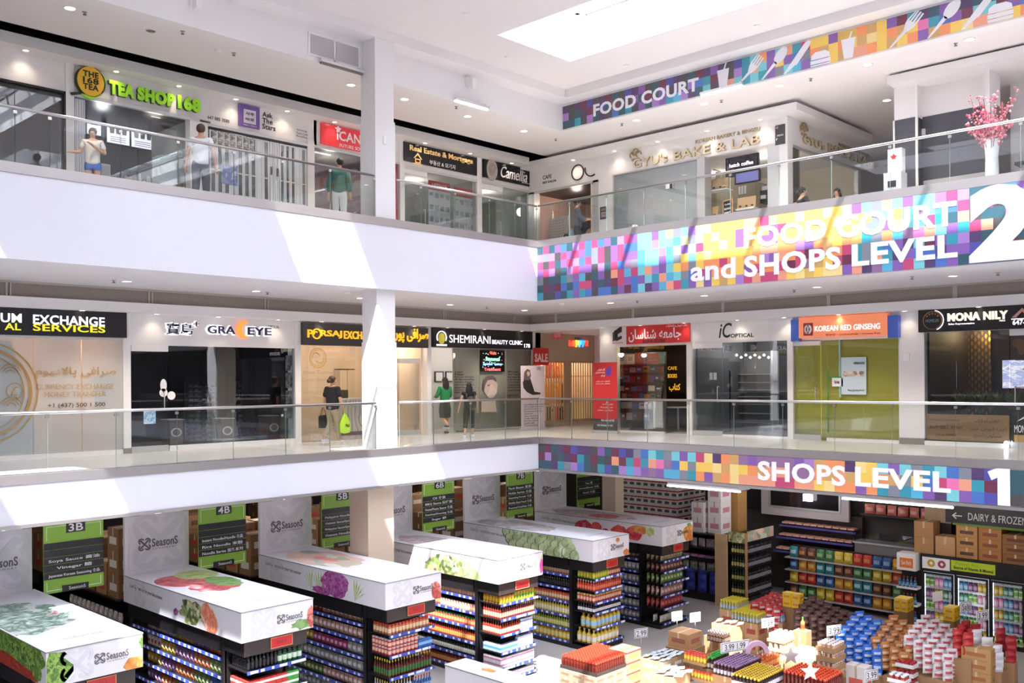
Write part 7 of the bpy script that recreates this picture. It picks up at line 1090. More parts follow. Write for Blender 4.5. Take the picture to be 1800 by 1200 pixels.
for i, (x, y, rz, c, hr_, lb) in enumerate(((3.75, -5.75, .9, '#2a2a30', 'bun', 'woman with hair tied back seated at the bakery table, facing the other'), (4.55, -6.3, -1.5, '#6a5f58', 'long', 'long-haired woman in brown seated with her back to the kiosk lettering'))):
    person(lb, (x, y, Z2 - .43), 1.64, rz, c, '#33343a', hr_, 'hair_dark', (((-.24, -.1, 1.15), (-.15, -.32, 1.15)), ((.24, -.1, 1.15), (.15, -.32, 1.15))), L_SIT, 1.0, 1.0)
    r = thing('cafe_chair', ('pale cafe chair under the woman with tied hair', 'pale cafe chair under the long-haired woman')[i], 'chair', (x, y, Z2)); [MB().cyl((x + a, y + b, Z2), (x + a, y + b, Z2 + .36), .015, M('aluminium')).obj('leg', r) for a in (-.16, .16) for b in (-.16, .16)]; MB().box(x - .19, x + .19, y - .19, y + .19, Z2 + .36, Z2 + .39, M('pine')).obj('seat', r); d = Vector((-math.sin(rz), math.cos(rz), 0)); MB().box(-.19, .19, -.01, .01, Z2 + .39, Z2 + .8, M('pine'), mtx=Matrix.Translation((x + d.x * .25, y + d.y * .25, 0)) @ Matrix.Rotation(rz, 4, 'Z')).obj('backrest', r)
r = thing('cafe_table', 'round cafe table between the two seated women', 'table', (4.15, -6.05, Z2)); MB().lathe([(.3, .72), (.3, .75), (0, .75)], M('trim_white'), (4.15, -6.05, Z2), 18).obj('table_top', r); MB().cyl((4.15, -6.05, Z2), (4.15, -6.05, Z2 + .72), .03, M('aluminium')).obj('pedestal', r)
# what they carry
rt = Matrix.Rotation(1.75, 4, 'Z'); c = Vector((-4.74, 2.72, Z1)) + rt @ Vector((-.27, -.16, .4)); lg = mat('lime_bag', '#b8e62a', .5); b = MB(); n = 14
ring_ = lambda z, a, d: [(c.x + (rt @ Vector((a * math.cos(6.283 * i / n), d * math.sin(6.283 * i / n), 0))).x, c.y + (rt @ Vector((a * math.cos(6.283 * i / n), d * math.sin(6.283 * i / n), 0))).y, c.z + z) for i in range(n)]
rs = [ring_(-.12, .02, .06), ring_(-.1, .07, .17), ring_(.1, .08, .19), ring_(.25, .05, .12), ring_(.36, .02, .05), ring_(.47, .008, .02)]; b.add([p for q in rs for p in q], [(k * n + i, k * n + (i + 1) % n, (k + 1) * n + (i + 1) % n, (k + 1) * n + i) for k in range(5) for i in range(n)], lg, True); r = thing('shopping_bag', 'lime green carrier bag hanging from the hand of the woman in black', 'bag', tuple(c)); b.obj('bag', r); bm_ = Fr(c + rt @ Vector((-.09, 0, 0)), rt @ Vector((0, -1, 0)), (0, 0, 1)); text('Mall', bm_, (-.07, .07, .04, .12), M('ink'), r, d=.0, t=.003, name='print')
rt = Matrix.Rotation(2.5, 4, 'Z'); k = .894; c = Vector((-.69, 1.98, Z1)) + rt @ Vector((-.04, .2, 1.08 * k)); r = thing('backpack', 'small dark patterned backpack on the girl in capris', 'bag', tuple(c)); Mx = Matrix.Translation(c) @ rt; b = MB().ball((0, 0, 0), .17, ramp_mat('pack_dots', ['#2a2622', '#3a3430', '#55504a', '#2a2622'], 'VORONOI', 26, .7), 14, 10, (.85, .5, 1.15)); b.v = [tuple(Mx @ Vector(v)) for v in b.v]; b.obj('pack', r); b = MB().ball((0, .07, -.05), .1, mat('pack_pocket', '#332e2a', .7), 10, 7, (1, .45, .8)); b.v = [tuple(Mx @ Vector(v)) for v in b.v]; b.obj('pocket', r)
for sg in (-1, 1): b = MB().tube([Mx @ Vector(v) for v in ((sg * .1, -.04, .1), (sg * .12, -.1, .26), (sg * .12, -.26, .24), (sg * .1, -.3, .02))], .014, M('pack_pocket')); b.obj('strap', r)
c = Vector((-4.74, 2.72, Z1)) + Matrix.Rotation(1.75, 4, 'Z') @ Vector((.25, .08, .62)); r = thing('handbag', 'black tote hanging at the far side of the woman in black', 'bag', tuple(c)); MB().rbox(c.x - .13, c.x + .13, c.y - .05, c.y + .05, c.z - .2, c.z + .12, M('black'), .03).obj('bag', r); MB().tube([(c.x - .08, c.y, c.z + .1), (c.x - .03, c.y, c.z + .3), (c.x + .03, c.y, c.z + .3), (c.x + .08, c.y, c.z + .1)], .01, M('black')).obj('handle', r)
c = Vector((3.0, 1.1, Z2)) + Matrix.Rotation(.8, 4, 'Z') @ Vector((-.05, -.42, 1.16)); tag(MB().box(c.x - .04, c.x + .04, c.y - .03, c.y + .03, c.z - .01, c.z, M('black_gloss')).obj('phone'), 'dark phone in the hands of the man at the cafe', 'phone')
# ------------------------------------------------------------------ back of the market and the promotional islands
def casebox(name, w, d, h, col, print_=None, band=None):
    """taped carton with printed panels"""
    b = MB(); c = mat('case ' + col, col, .8, noise=.08, nscale=6); b.rbox(-w / 2, w / 2, -d / 2, d / 2, 0, h, c, .006)
    b.box(-w / 2 - .001, w / 2 + .001, -.025, .025, h * .6, h + .001, mat('parcel_tape', '#c9b592', .4))
    if print_:
        p = mat('case print ' + print_, print_, .6)
        for sg in (-1, 1): b.box(sg * w / 2 - .002, sg * w / 2 + .002, -d * .32, d * .32, h * .3, h * .62, p); b.box(-w * .32, w * .32, sg * d / 2 - .002, sg * d / 2 + .002, h * .3, h * .62, p)
    if band: q = mat('case band ' + band, band, .6); b.box(-w / 2 - .0015, w / 2 + .0015, -d / 2 - .0015, d / 2 + .0015, h * .8, h * .95, q)
    return protof(b, name)
def cases(x0, x1, y0, y1, z0, z1, dims, name, col, label, group, pr=None, band=None, full=False):
    """stacked cartons; only those with an open face"""
    w, d, h = dims; nx, ny, nz = [max(1, round(v)) for v in ((x1 - x0) / w, (y1 - y0) / d, (z1 - z0) / h)]; w, d, h = (x1 - x0) / nx, (y1 - y0) / ny, (z1 - z0) / nz; p = casebox(name, w - .006, d - .006, h - .003, col, pr, band)
    for k in range(nz):
        for i in range(nx):
            for j in range(ny):
                if full or i == 0 or j == 0 or (k == nz - 1 and full is None): put(p, (x0 + (i + .5) * w, y0 + (j + .5) * d, z0 + k * h), label, 'carton', group)
def grid(x0, x1, y0, y1, z, p, sp, label, cat, group, jit=.0, skip=None, tilt=None, spy=None, edge=False):
    nx, ny = max(1, int((x1 - x0) / sp)), max(1, int((y1 - y0) / (spy or sp)))
    for i in range(nx):
        for j in range(ny):
            if edge and not (i == 0 or j == 0): continue
            if skip and skip(i, j): continue
            l = (x0 + (i + .5) * (x1 - x0) / nx + R.uniform(-jit, jit), y0 + (j + .5) * (y1 - y0) / ny + R.uniform(-jit, jit), z + (R.uniform(0, jit) if jit else 0))
            if tilt is None: put(p, l, label, cat, group, R.uniform(-1, 1) * jit * 6)
            else: lay(p, l, label, cat, group, R.uniform(-.3, .3) + tilt[1], tilt[0])
def rect(z, L, F, r): f = FZ(z); a, b_, c = f.px(*L), f.px(*F), f.px(*r); return a[0], max(c[0], a[0] + .2), b_[1], max(a[1], b_[1] + .2)
def card(word, px, z, label, w=.42, h=.24, rz=.4, stick=True):
    c = FZ(z).px(*px); r = thing('price_card', label, 'price sign', (c[0], c[1], z)); F = Fr((c[0], c[1], z), (math.cos(-.78 + rz), math.sin(-.78 + rz), 0), (0, 0, 1)); MB().fbox(F, -w / 2, w / 2, .02, h, -.006, .006, M('white_print')).obj('card', r); MB().cyl((c[0], c[1], z - .12), (c[0], c[1], z + .03), .008, M('aluminium'), n=5).obj('stem', r)
    if word: text(word, F, (-w * .36, w * .36, h * .25, h * .8), M('ink'), r, d=.006, t=.002, bold=.0); MB().frame(F, -w / 2 + .015, w / 2 - .015, .035, h - .015, .008, .006, .008, M('ink')).obj('border_line', r)
# --- islands: (top of goods, corner pixels left / front / right)
rcap = bottle('red_cap_bottle_stock', .26, .036, '#5a1d14', '#e0452f', None, .5, capr=.028); x0, x1, y0, y1 = rect(-3.55, (985, 1150), (1047, 1167), (1084, 1137))
grid(x0, x1, y0, y1, -3.81, rcap, .078, 'glossy red-capped bottle in the big tray by the pale oil racks', 'bottle', 'red-capped bottles in the big tray')
tag(MB().box(x0 - .01, x1 + .01, y0 - .01, y1 + .01, -3.83, -3.813, M('case_dark')).box(x0 - .012, x0 - .004, y0, y1, -3.81, -3.75, M('case_dark')).box(x0, x1, y0 - .012, y0 - .004, -3.81, -3.75, M('case_dark')).obj('bottle_tray'), 'dark cardboard tray under the red-capped bottles', 'tray')
cases(x0 - .05, x1, y0 - .02, y1, ZG, -3.83, (.3, .4, .155), 'sauce_carton', '#a88e74', 'kraft carton of shrink-wrapped sauce under the red-capped bottles', 'cartons under the red-capped bottles', '#8a7058', full=None)
x0, x1, y0, y1 = rect(-3.55, (1070, 1141), (1098, 1150), (1128, 1140)); cases(x0, x1, y0, y1, ZG, -3.52, (.42, .36, .235), 'noodle_carton', '#b8946c', 'tan carton with yellow noodle print beside the red-capped bottles', 'tan noodle cartons', '#e0b54a', '#c0443a', full=None)
pch = pouch('silver_packet', .15, .05, .13, '#b9c3cc', '#e6ebef'); x0, x1, y0, y1 = rect(-3.65, (1124, 1148), (1150, 1162), (1200, 1142)); grid(x0, x1, y0, y1, -3.72, pch, .13, 'silver packet piled between noodle cartons and yellow tins', 'packet', 'silver packets in a pile', .025, tilt=(1.35, .3)); cases(x0, x1, y0, y1, ZG, -3.74, (.4, .4, .24), 'packet_carton', '#a98a68', 'kraft carton under the silver packets', 'cartons under the silver packets', '#e2e2e2', full=None)
x0, x1, y0, y1 = rect(-3.9, (1143, 1180), (1172, 1196), (1202, 1176)); wp = pouch('white_pouch', .24, .05, .2, '#dfe6ee', '#f2f4f6'); cases(x0, x1, y0, y1, ZG, -3.92, (.5, .5, .5), 'open_carton', '#b8906a', 'brown carton topped by loose white pouches', 'cartons under white pouches', full=None); grid(x0, x1, y0, y1, -3.9, wp, .2, 'loose white pouch spread on a brown carton', 'pouch', 'loose white pouches', .03, tilt=(1.45, .5))
tin = jar('drink_tin', .15, .036, '#d8a92a', '#d8423a', '#f0cf4a'); x0, x1, y0, y1 = rect(-3.6, (1200, 1146), (1232, 1158), (1246, 1148))
for k in range(2): grid(x0 - k * .1, x1, y0 - k * .25, y1, -3.75 - k * .3, tin, .078, 'yellow drink tin with red lid on the %s tray by the green caps' % ('upper', 'lower')[k], 'tin', 'yellow tins, %s tray' % ('upper', 'lower')[k], edge=bool(k)); tag(MB().box(x0 - k * .1, x1, y0 - k * .25, y1, -3.81 - k * .3, -3.755 - k * .3, M('cardboard')).obj('tin_tray'), '%s cardboard tray of yellow drink tins' % ('upper', 'lower')[k], 'tray')
gcap = bottle('green_cap_bottle', .25, .036, '#3a2418', '#3fae4a', '#c9c2b4', .5, capr=.026); pcap = bottle('violet_cap_bottle', .24, .036, '#4a2a2c', '#9a7aa0', '#c8c0cc', .6, capr=.028); ycap = bottle('yellow_cap_drink_bottle', .25, .036, '#2e1c18', '#d8b22e', '#d9d3e0', .5, capr=.026)
for nm, p, L, F, r_, zt, w, n in (('green-capped', gcap, (1234, 1152), (1245, 1160), (1280, 1143), -3.6, 'nearest the yellow tins', 300), ('violet-capped', pcap, (1252, 1162), (1282, 1178), (1328, 1150), -3.62, 'in the middle of the islands', 300), ('yellow-capped', ycap, (1284, 1183), (1318, 1203), (1372, 1172), -3.66, 'in front of the dark bottles', 300)):
    x0, x1, y0, y1 = rect(zt, L, F, r_); grid(x0, x1, y0, y1, zt - .25, p, .077, '%s brown bottle in the tray %s' % (nm, w), 'bottle', nm + ' bottles'); cases(x0, x1, y0, y1, ZG, zt - .26, (.4, .4, .26), 'drink_carton', '#b0875c', 'kraft carton under the %s bottles' % nm, 'cartons under the %s bottles' % nm, full=None)
obot = bottle('orange_sauce_bottle', .3, .034, '#d8672e', '#e8e0d6', '#f0a86a'); x0, x1, y0, y1 = rect(-3.55, (1326, 1146), (1340, 1156), (1366, 1140)); grid(x0, x1, y0, y1, -3.85, obot, .085, 'orange sauce bottle in the sunlit group by the carton tower', 'bottle', 'orange sauce bottles'); cases(x0, x1, y0, y1, ZG, -3.86, (.4, .4, .3), 'crate_carton', '#c09a70', 'sunlit carton under the orange sauce bottles', 'cartons under orange bottles', full=None)
kb = bottle('black_wine_bottle', .32, .04, '#17141a', '#cfc6c0', '#2a2630'); x0, x1, y0, y1 = rect(-3.6, (1312, 1164), (1336, 1176), (1352, 1164)); grid(x0, x1, y0, y1, -3.92, kb, .1, 'black bottle lying among orange and yellow-capped bottles', 'bottle', 'black bottles', .02, tilt=(1.2, .6)); tag(MB().box(x0, x1, y0, y1, ZG, -3.95, M('cardboard')).obj('bottle_plinth'), 'kraft case under the lying black bottles', 'carton')
rc2 = bottle('scarlet_cap_bottle', .25, .036, '#6a2018', '#e8502e', None, .5, capr=.028); x0, x1, y0, y1 = rect(-3.62, (1374, 1178), (1424, 1210), (1482, 1178)); grid(x0, x1, y0, y1, -3.87, rc2, .085, 'scarlet-capped bottle in the sunlit tray before the egg-coloured jars', 'bottle', 'scarlet-capped bottles'); cases(x0, x1, y0, y1, ZG, -3.88, (.4, .4, .28), 'scarlet_carton', '#9a6e48', 'kraft carton under the scarlet-capped bottles', 'cartons under the scarlet caps', full=None)
for i, (px, pz) in enumerate((((1390, 1166), -3.6), ((1424, 1194), -3.6))): c = FZ(pz).px(*px); tag(MB().poly(Fr((c[0], c[1], pz), (.7, -.7, 0), (0, 0, 1)), [(.2 * (1 if j % 2 == 0 else .45) * math.cos(j * math.pi / 5 + 1.57), .16 + .2 * (1 if j % 2 == 0 else .45) * math.sin(j * math.pi / 5 + 1.57)) for j in range(10)], M('aluminium'), 0, .01).obj('star_card'), ('grey star-shaped card among the scarlet caps, farther one', 'grey star-shaped card among the scarlet caps, nearer one')[i], 'price sign')
cj = jar('cream_jar', .14, .045, '#e8dca0', '#f4ecc8', '#efe6b8'); x0, x1, y0, y1 = rect(-3.6, (1378, 1146), (1408, 1160), (1440, 1138)); grid(x0, x1, y0, y1, -3.74, cj, .096, 'pale cream jar in the bright sunlit tray', 'jar', 'cream jars in the sun'); cases(x0, x1, y0, y1, ZG, -3.75, (.4, .4, .3), 'cream_carton', '#d0b080', 'sunlit carton under the pale cream jars', 'cartons under the cream jars', full=None)
x0, x1, y0, y1 = rect(-3.3, (1348, 1112), (1368, 1121), (1394, 1108)); wj = jar('white_lid_jar', .12, .045, '#e8d8a8', '#eef0f4', '#f2e9cc')
for k in range(3): tag(MB().box(x0, x1, y0, y1, -3.42 - k * .2 - .06, -3.42 - k * .2, M('cardboard_pale')).obj('jar_tray'), '%s kraft tray of white-lidded jars in the sun' % ('top', 'middle', 'lower')[k], 'tray'); grid(x0, x1, y0, y1, -3.42 - k * .2, wj, .1, 'white-lidded jar on the %s sunlit kraft tray' % ('top', 'middle', 'lower')[k], 'jar', 'white-lidded jars, %s tray' % ('top', 'middle', 'lower')[k], edge=k > 0)
cases(x0, x1, y0, y1, ZG, -3.89, (.4, .4, .28), 'tray_carton', '#c9a878', 'sunlit carton below the white-lidded jar trays', 'cartons below the jar trays', full=None)
def onebox(L, F, r_, zt, z0, col, name, label, pr=None): x0, x1, y0, y1 = rect(zt, L, F, r_); p = casebox(name, x1 - x0, y1 - y0, zt - z0, col, pr); return put(p, ((x0 + x1) / 2, (y0 + y1) / 2, z0), label, 'carton', None)
for L, F, r_, zt, z0, lb in (((1394, 1107), (1410, 1114), (1427, 1107), -3.35, ZG, 'tall plain carton with a single bottle on top'), ((1174, 1108), (1202, 1119), (1231, 1107), -3.42, -3.75, 'string-tied brown carton by the blank white cards'), ((1237, 1116), (1262, 1122), (1279, 1113), -3.65, ZG, 'small carton under the brown soda bottles')):
    o = onebox(L, F, r_, zt, z0, '#b3895f', 'cardboard_box', lb, '#9a5a48' if 'string' in lb else None); del o['group']
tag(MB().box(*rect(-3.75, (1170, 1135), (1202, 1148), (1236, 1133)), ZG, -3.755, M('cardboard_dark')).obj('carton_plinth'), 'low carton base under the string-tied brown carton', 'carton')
soda = bottle('brown_soda_bottle', .24, .034, '#4a2e22', '#c9c3c0', '#8a7466'); x0, x1, y0, y1 = rect(-3.42, (1241, 1108), (1262, 1118), (1279, 1108)); grid(x0, x1, y0, y1, -3.65, soda, .075, 'brown soda bottle with silver cap on its small carton', 'bottle', 'brown soda bottles')
tag(bpy.data.objects.new('syrup_bottle', bottle('syrup_bottle', .3, .05, '#c9a23a', '#5f9a3a', '#d8503a')[1]), 'single amber bottle standing on the tall plain carton', 'bottle'); o = bpy.data.objects['syrup_bottle']; 
o2 = [x for x in bpy.data.objects if x.name.startswith('syrup_bottle') and x.users_collection == ()][0]; COL.objects.link(o2); c = FZ(-3.35).px(1411, 1107); o2.location = (c[0], c[1], -3.35)
# kraft tiers of white-lidded jars
x0, x1, y0, y1 = rect(-3.25, (1434, 1128), (1462, 1137), (1480, 1124)); el = jar('shallot_jar', .11, .042, '#c98f6a', '#f2ece8', '#e2b89a')
for k in range(4): z = -3.36 - k * .2; w = ('top', 'second', 'third', 'lowest')[k]; tag(MB().box(x0, x1, y0, y1, z - .07, z, M('cardboard')).box(x0 - .004, x0 + .004, y0, y1, z, z + .04, M('cardboard')).box(x0, x1, y0 - .004, y0 + .004, z, z + .04, M('cardboard')).obj('jar_tray'), '%s kraft tray in the tower of shallot jars' % w, 'tray'); grid(x0, x1, y0, y1, z, el, .092, 'white-lidded shallot jar on the %s tray of the kraft tower' % w, 'jar', 'shallot jars, %s tray' % w, edge=k > 0)
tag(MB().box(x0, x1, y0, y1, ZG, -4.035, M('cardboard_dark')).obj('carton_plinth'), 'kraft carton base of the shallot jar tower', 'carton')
# yellow-topped crates behind
yt = bottle('yellow_top_bottle', .22, .034, '#b9b56a', '#e2d23a', '#aebfd8', .6, capr=.028); pt = bottle('pink_top_bottle', .22, .034, '#8fa6d0', '#d8456a', '#a9b9dc', .6, capr=.028)
for nm, p, L, F, r_, zt, w in (('yellow-topped', yt, (1264, 1053), (1284, 1062), (1303, 1048), -3.3, 'in the tall open carton'), ('lemon-topped', yt, (1284, 1072), (1318, 1086), (1358, 1062), -3.45, 'on the long kraft island'), ('pink-topped', pt, (1338, 1072), (1362, 1084), (1386, 1072), -3.45, 'at the end of the kraft island')):
    x0, x1, y0, y1 = rect(zt, L, F, r_); grid(x0, x1, y0, y1, zt - .22, p, .078, '%s bottle %s' % (nm, w), 'bottle', nm + ' bottles'); cases(x0, x1, y0, y1, ZG, zt - .23, (.45, .4, .38), 'island_carton', '#b8926a', 'large kraft carton under the %s bottles' % nm, 'cartons under the %s bottles' % nm, '#a3483c', full=None)
pkb = pouch('pink_white_bag', .2, .07, .16, '#eadadd', '#f4f0f0'); x0, x1, y0, y1 = rect(-3.5, (1250, 1088), (1282, 1102), (1308, 1094)); grid(x0, x1, y0, y1, -3.55, pkb, .17, 'pink and white bag heaped before the kraft island', 'bag', 'pink and white bags', .03, tilt=(1.3, .4)); cases(x0, x1, y0, y1, ZG, -3.58, (.4, .4, .3), 'bag_carton', '#c09a72', 'pale carton under the pink and white bags', 'cartons under the pink bags', full=None)
# soft packs in big heaps: rows climbing towards the back
def heap(name, cols, L, F, r_, zt, label, cat, group, sx=.24, sy=.2, lev=5, drop=.16, under='#a9835c', t=.09):
    p = pouch(name, sx * .98, t, .17, *cols); x0, x1, y0, y1 = rect(zt, L, F, r_); ny = max(1, int((y1 - y0) / sy)); nx = max(1, int((x1 - x0) / sx))
    for j in range(ny):
        for i in range(nx):
            z = zt - drop * (lev - 1) * (1 - (i + j) / max(1, nx + ny - 2)) * .8
            for k in range(2 if (i and j) else 4): put(p, (x0 + (i + .5) * sx, y0 + (j + .5) * sy, z - .16 - k * .15), label, cat, group, R.uniform(-.25, .25) - .8)
    tag(MB().box(x0, x1, y0, y1, ZG, zt - .42 - drop * lev * .8, mat('case ' + under, under, .8, noise=.08, nscale=6)).obj('carton_plinth'), 'kraft carton base beneath the %s' % group, 'carton')
heap('noodle_pack', ('#5a3a36', '#a07a70'), (1392, 1058), (1444, 1104), (1496, 1056), -3.0, 'glossy brown noodle pack in the dark heap', 'packet', 'glossy brown noodle packs'); heap('blue_snack_pack', ('#2f6fd0', '#cfe0f4'), (1452, 1086), (1500, 1124), (1544, 1076), -2.95, 'bright blue and white snack pack in its heap', 'packet', 'bright blue snack packs'); heap('amber_snack_pack', ('#b8743a', '#e6c9a0'), (1518, 1094), (1560, 1124), (1600, 1082), -2.95, 'amber and cream snack pack in its heap', 'packet', 'amber snack packs'); heap('white_noodle_pack', ('#e8e2e2', '#c9555a'), (1576, 1094), (1632, 1132), (1690, 1084), -2.9, 'white noodle pack with red trim in the biggest heap', 'packet', 'white noodle packs'); heap('red_noodle_pack', ('#b8242a', '#d0484a'), (1668, 1098), (1694, 1112), (1716, 1090), -2.85, 'shiny red noodle pack beside the white heap', 'packet', 'shiny red noodle packs', lev=2); heap('rice_flour_pack', ('#e6e4e6', '#d4d2d6'), (1700, 1106), (1734, 1132), (1760, 1106), -2.95, 'plain white pack heaped on the kraft pallet boxes', 'packet', 'plain white packs', lev=3); heap('red_gift_pack', ('#a81f28', '#c9343a'), (1744, 1104), (1762, 1124), (1784, 1106), -2.95, 'deep red pack stacked behind the kraft pallet boxes', 'packet', 'deep red packs', lev=2)
heap('red_white_pack', ('#c8343a', '#e0d8d6'), (1312, 1052), (1350, 1068), (1388, 1042), -3.2, 'red and white flat pack behind the lemon-topped bottles', 'packet', 'red and white flat packs', lev=2)
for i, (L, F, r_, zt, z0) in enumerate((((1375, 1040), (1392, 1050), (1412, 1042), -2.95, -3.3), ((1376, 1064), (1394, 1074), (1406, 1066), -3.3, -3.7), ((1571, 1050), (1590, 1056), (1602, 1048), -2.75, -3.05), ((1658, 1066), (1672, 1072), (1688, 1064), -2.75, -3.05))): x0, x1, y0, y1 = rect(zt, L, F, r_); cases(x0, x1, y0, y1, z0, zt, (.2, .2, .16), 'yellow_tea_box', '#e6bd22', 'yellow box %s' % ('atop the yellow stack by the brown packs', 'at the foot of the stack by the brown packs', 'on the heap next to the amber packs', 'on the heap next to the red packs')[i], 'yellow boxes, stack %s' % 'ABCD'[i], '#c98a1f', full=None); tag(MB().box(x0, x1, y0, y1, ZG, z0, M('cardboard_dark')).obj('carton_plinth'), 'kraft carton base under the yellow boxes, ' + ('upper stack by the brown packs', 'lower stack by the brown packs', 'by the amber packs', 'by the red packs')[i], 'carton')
# yellow-lid tray and jar tiers in front
yl = jar('yellow_lid_jar', .18, .04, '#8a5a2e', '#e6cf2a', '#c9a87a'); x0, x1, y0, y1 = rect(-3.5, (1532, 1118), (1596, 1142), (1634, 1130)); grid(x0, x1, y0, y1, -3.68, yl, .084, 'bright yellow-lidded jar in the wide tray by the white heap', 'jar', 'yellow-lidded jars'); cases(x0, x1, y0, y1, ZG, -3.69, (.45, .4, .25), 'jar_carton', '#a8845a', 'kraft carton under the yellow-lidded jars', 'cartons under the yellow lids', '#d9b98a', full=None)
gl_ = jar('gold_lid_jar', .11, .042, '#7a7050', '#d3cb9a', '#e2dcc0'); rl_ = jar('red_lid_jar', .11, .044, '#8a2a22', '#c82a3a', '#e2d2cc'); wl_ = jar('white_cap_jar', .14, .046, '#a8352a', '#e6e9f0', '#c9503f')
for nm, p, L, F, r_, zt, lev, w in (('pale-lidded', cj, (1500, 1130), (1516, 1136), (1540, 1126), -3.5, 3, 'sunlit white tier farthest back'), ('gold-lidded', gl_, (1532, 1139), (1556, 1148), (1580, 1140), -3.55, 4, 'white tier by the yellow lids'), ('red-lidded', rl_, (1574, 1158), (1598, 1168), (1618, 1160), -3.6, 4, 'white tier at the kraft corner'), ('white-capped', wl_, (1560, 1184), (1585, 1194), (1607, 1186), -3.65, 3, 'nearest white tier')):
    x0, x1, y0, y1 = rect(zt, L, F, r_)
    for k in range(lev): z = zt - .13 - k * .19; tag(MB().box(x0 - .01, x1 + .01, y0 - .01, y1 + .01, z - .015, z, M('trim_white')).box(x0 - .012, x0 - .004, y0, y1, z, z + .06, M('trim_white')).box(x0, x1, y0 - .012, y0 - .004, z, z + .06, M('trim_white')).obj('jar_tray'), 'white tray %s of the %s jars' % (('on top', 'second down', 'third down', 'fourth down')[k], nm), 'tray'); grid(x0, x1, y0, y1, z, p, .09, '%s jar on the %s tray of the %s' % (nm, ('top', 'second', 'third', 'fourth')[k], w), 'jar', '%s jars, tray %d' % (nm, k + 1), edge=k > 0)
    tag(MB().box(x0, x1, y0, y1, ZG, zt - .13 - (lev - 1) * .19 - .016, M('trim_white')).obj('carton_plinth'), 'white carton base under the %s jars' % nm, 'carton')
cases(*rect(-3.75, (1485, 1166), (1512, 1180), (1532, 1168)), ZG, -3.75, (.5, .4, .68), 'white_carton', '#e6dfda', 'white carton with small red mark by the scarlet caps', 'white cartons by the scarlet caps', '#d86a5a', full=None)
# pallet corner
x0, x1, y0, y1 = rect(-3.25, (1689, 1134), (1732, 1150), (1752, 1130)); cases(x0, x1, y0, y1, -4.25, -3.25, (.55, .5, .25), 'fruit_carton', '#b98f5a', 'kraft fruit carton with red script on the wooden pallet', 'kraft cartons on the pallet', '#a8693f', full=None); xa = x0; x0, x1, y0, y1 = rect(-3.35, (1634, 1128), (1688, 1138), (1694, 1132)); cases(x0, xa - .01, y0, y1, -4.25, -3.4, (.5, .4, .43), 'rice_carton', '#e3dde0', 'white rice carton with pink fruit print on the pallet', 'white rice cartons', '#c78a9a', full=None)
q = rect(-4.25, (1640, 1176), (1735, 1196), (1775, 1172)); r = thing('wooden_pallet', 'wooden pallet under white and kraft cartons', 'pallet', ((q[0] + q[1]) / 2, q[2], -4.35)); wd = mat('pallet_wood', '#a8784a', .8, noise=.1)
for i in range(6): u = q[2] + (q[3] - q[2]) * i / 6; MB().box(q[0], q[1], u, u + (q[3] - q[2]) / 7, -4.28, -4.255, wd).obj('deck_board', r)
for i in range(3): u = q[0] + (q[1] - q[0] - .1) * i / 2; MB().box(u, u + .1, q[2], q[3], -4.35, -4.28, wd).obj('bearer', r)
r = thing('plastic_pallet', 'blue plastic pallet beneath the wooden pallet', 'pallet', ((q[0] + q[1]) / 2, q[2], ZG)); bl = mat('pallet_blue', '#1f4fc0', .4); MB().box(q[0] - .02, q[1] + .05, q[2] - .02, q[3], -4.385, -4.352, bl).obj('deck', r)
for i in range(3):
    for j in range(2): MB().box(q[0] + i * (q[1] - q[0] - .15) / 2, q[0] + .15 + i * (q[1] - q[0] - .15) / 2, q[2] + j * (q[3] - q[2] - .2), q[2] + .2 + j * (q[3] - q[2] - .2), ZG, -4.385, bl).obj('foot_block', r)
for w, px, z, lb, sz in (('2.99', (1127, 1122), -3.7, 'price card reading 2.99 beside the tan cartons', .36), ('3.99 1.99', (1292, 1146), -3.5, 'wide double price card above the violet caps', .75), ('3.59', (1350, 1104), -3.4, 'price card on the kraft island front', .36), ('3.99', (1466, 1118), -3.2, 'price card above the shallot jar tower', .4), ('3.99', (1532, 1197), -3.9, 'price card low by the white carton', .36), ('2.99', (1671, 1168), -3.85, 'price card on the white rice cartons', .36), ('3.99', (1727, 1092), -2.85, 'price card on the plain white packs', .36), ('', (1190, 1092), -3.35, 'blank white card behind the string-tied carton, first', .3), ('', (1222, 1094), -3.35, 'blank white card behind the string-tied carton, second', .3), ('', (1602, 1134), -3.4, 'grey blank card standing in the yellow-lidded jars', .3), ('Sale', (1698, 1076), -2.75, 'white script card beside the yellow box and red packs', .34), ('', (1648, 1058), -2.7, 'plain white card behind the white noodle heap', .3)): card(w, px, z, lb, sz)
c = FZ(-3.6).px(1330, 1150); tag(MB().ring(Fr((c[0], c[1], -3.75), (.7, -.7, 0), (0, 0, 1)), 0, .2, .26, .1, mat('handle_pink', '#d9b3cc', .5), 0, .08, 22, 0, 180).obj('carry_handle'), 'pale pink arched carry handle rising among the trays', 'handle')
# near canopy of the next row
x0, x1, y0 = -9.83, -9.43, -7.1; r = thing('grocery_gondola', 'sun-bleached white canopy end of the nearer rack row', 'shelving', (x0 + .2, y0 - 1, ZG)); cn = MB().box(x0, x1, y0 - 3.5, y0, CB, CT, M('canopy_print')).box(x0 - .008, x1 + .008, y0 - 3.5, y0 + .008, CT - .012, CT + .006, M('edge_grey'), top=M('canopy_top')).obj('canopy', r); MB().box(x0 + .06, x1 - .05, y0 - 3.4, y0 - .06, ZG, CB, M('rack_black')).obj('rack_body', r); MB().poly(FZ(CT + .006), blob(-9.6, -7.75, .07, .12, 12, .2, 5), PIC['orange'], .001, .001).obj('printed_picture', cn)
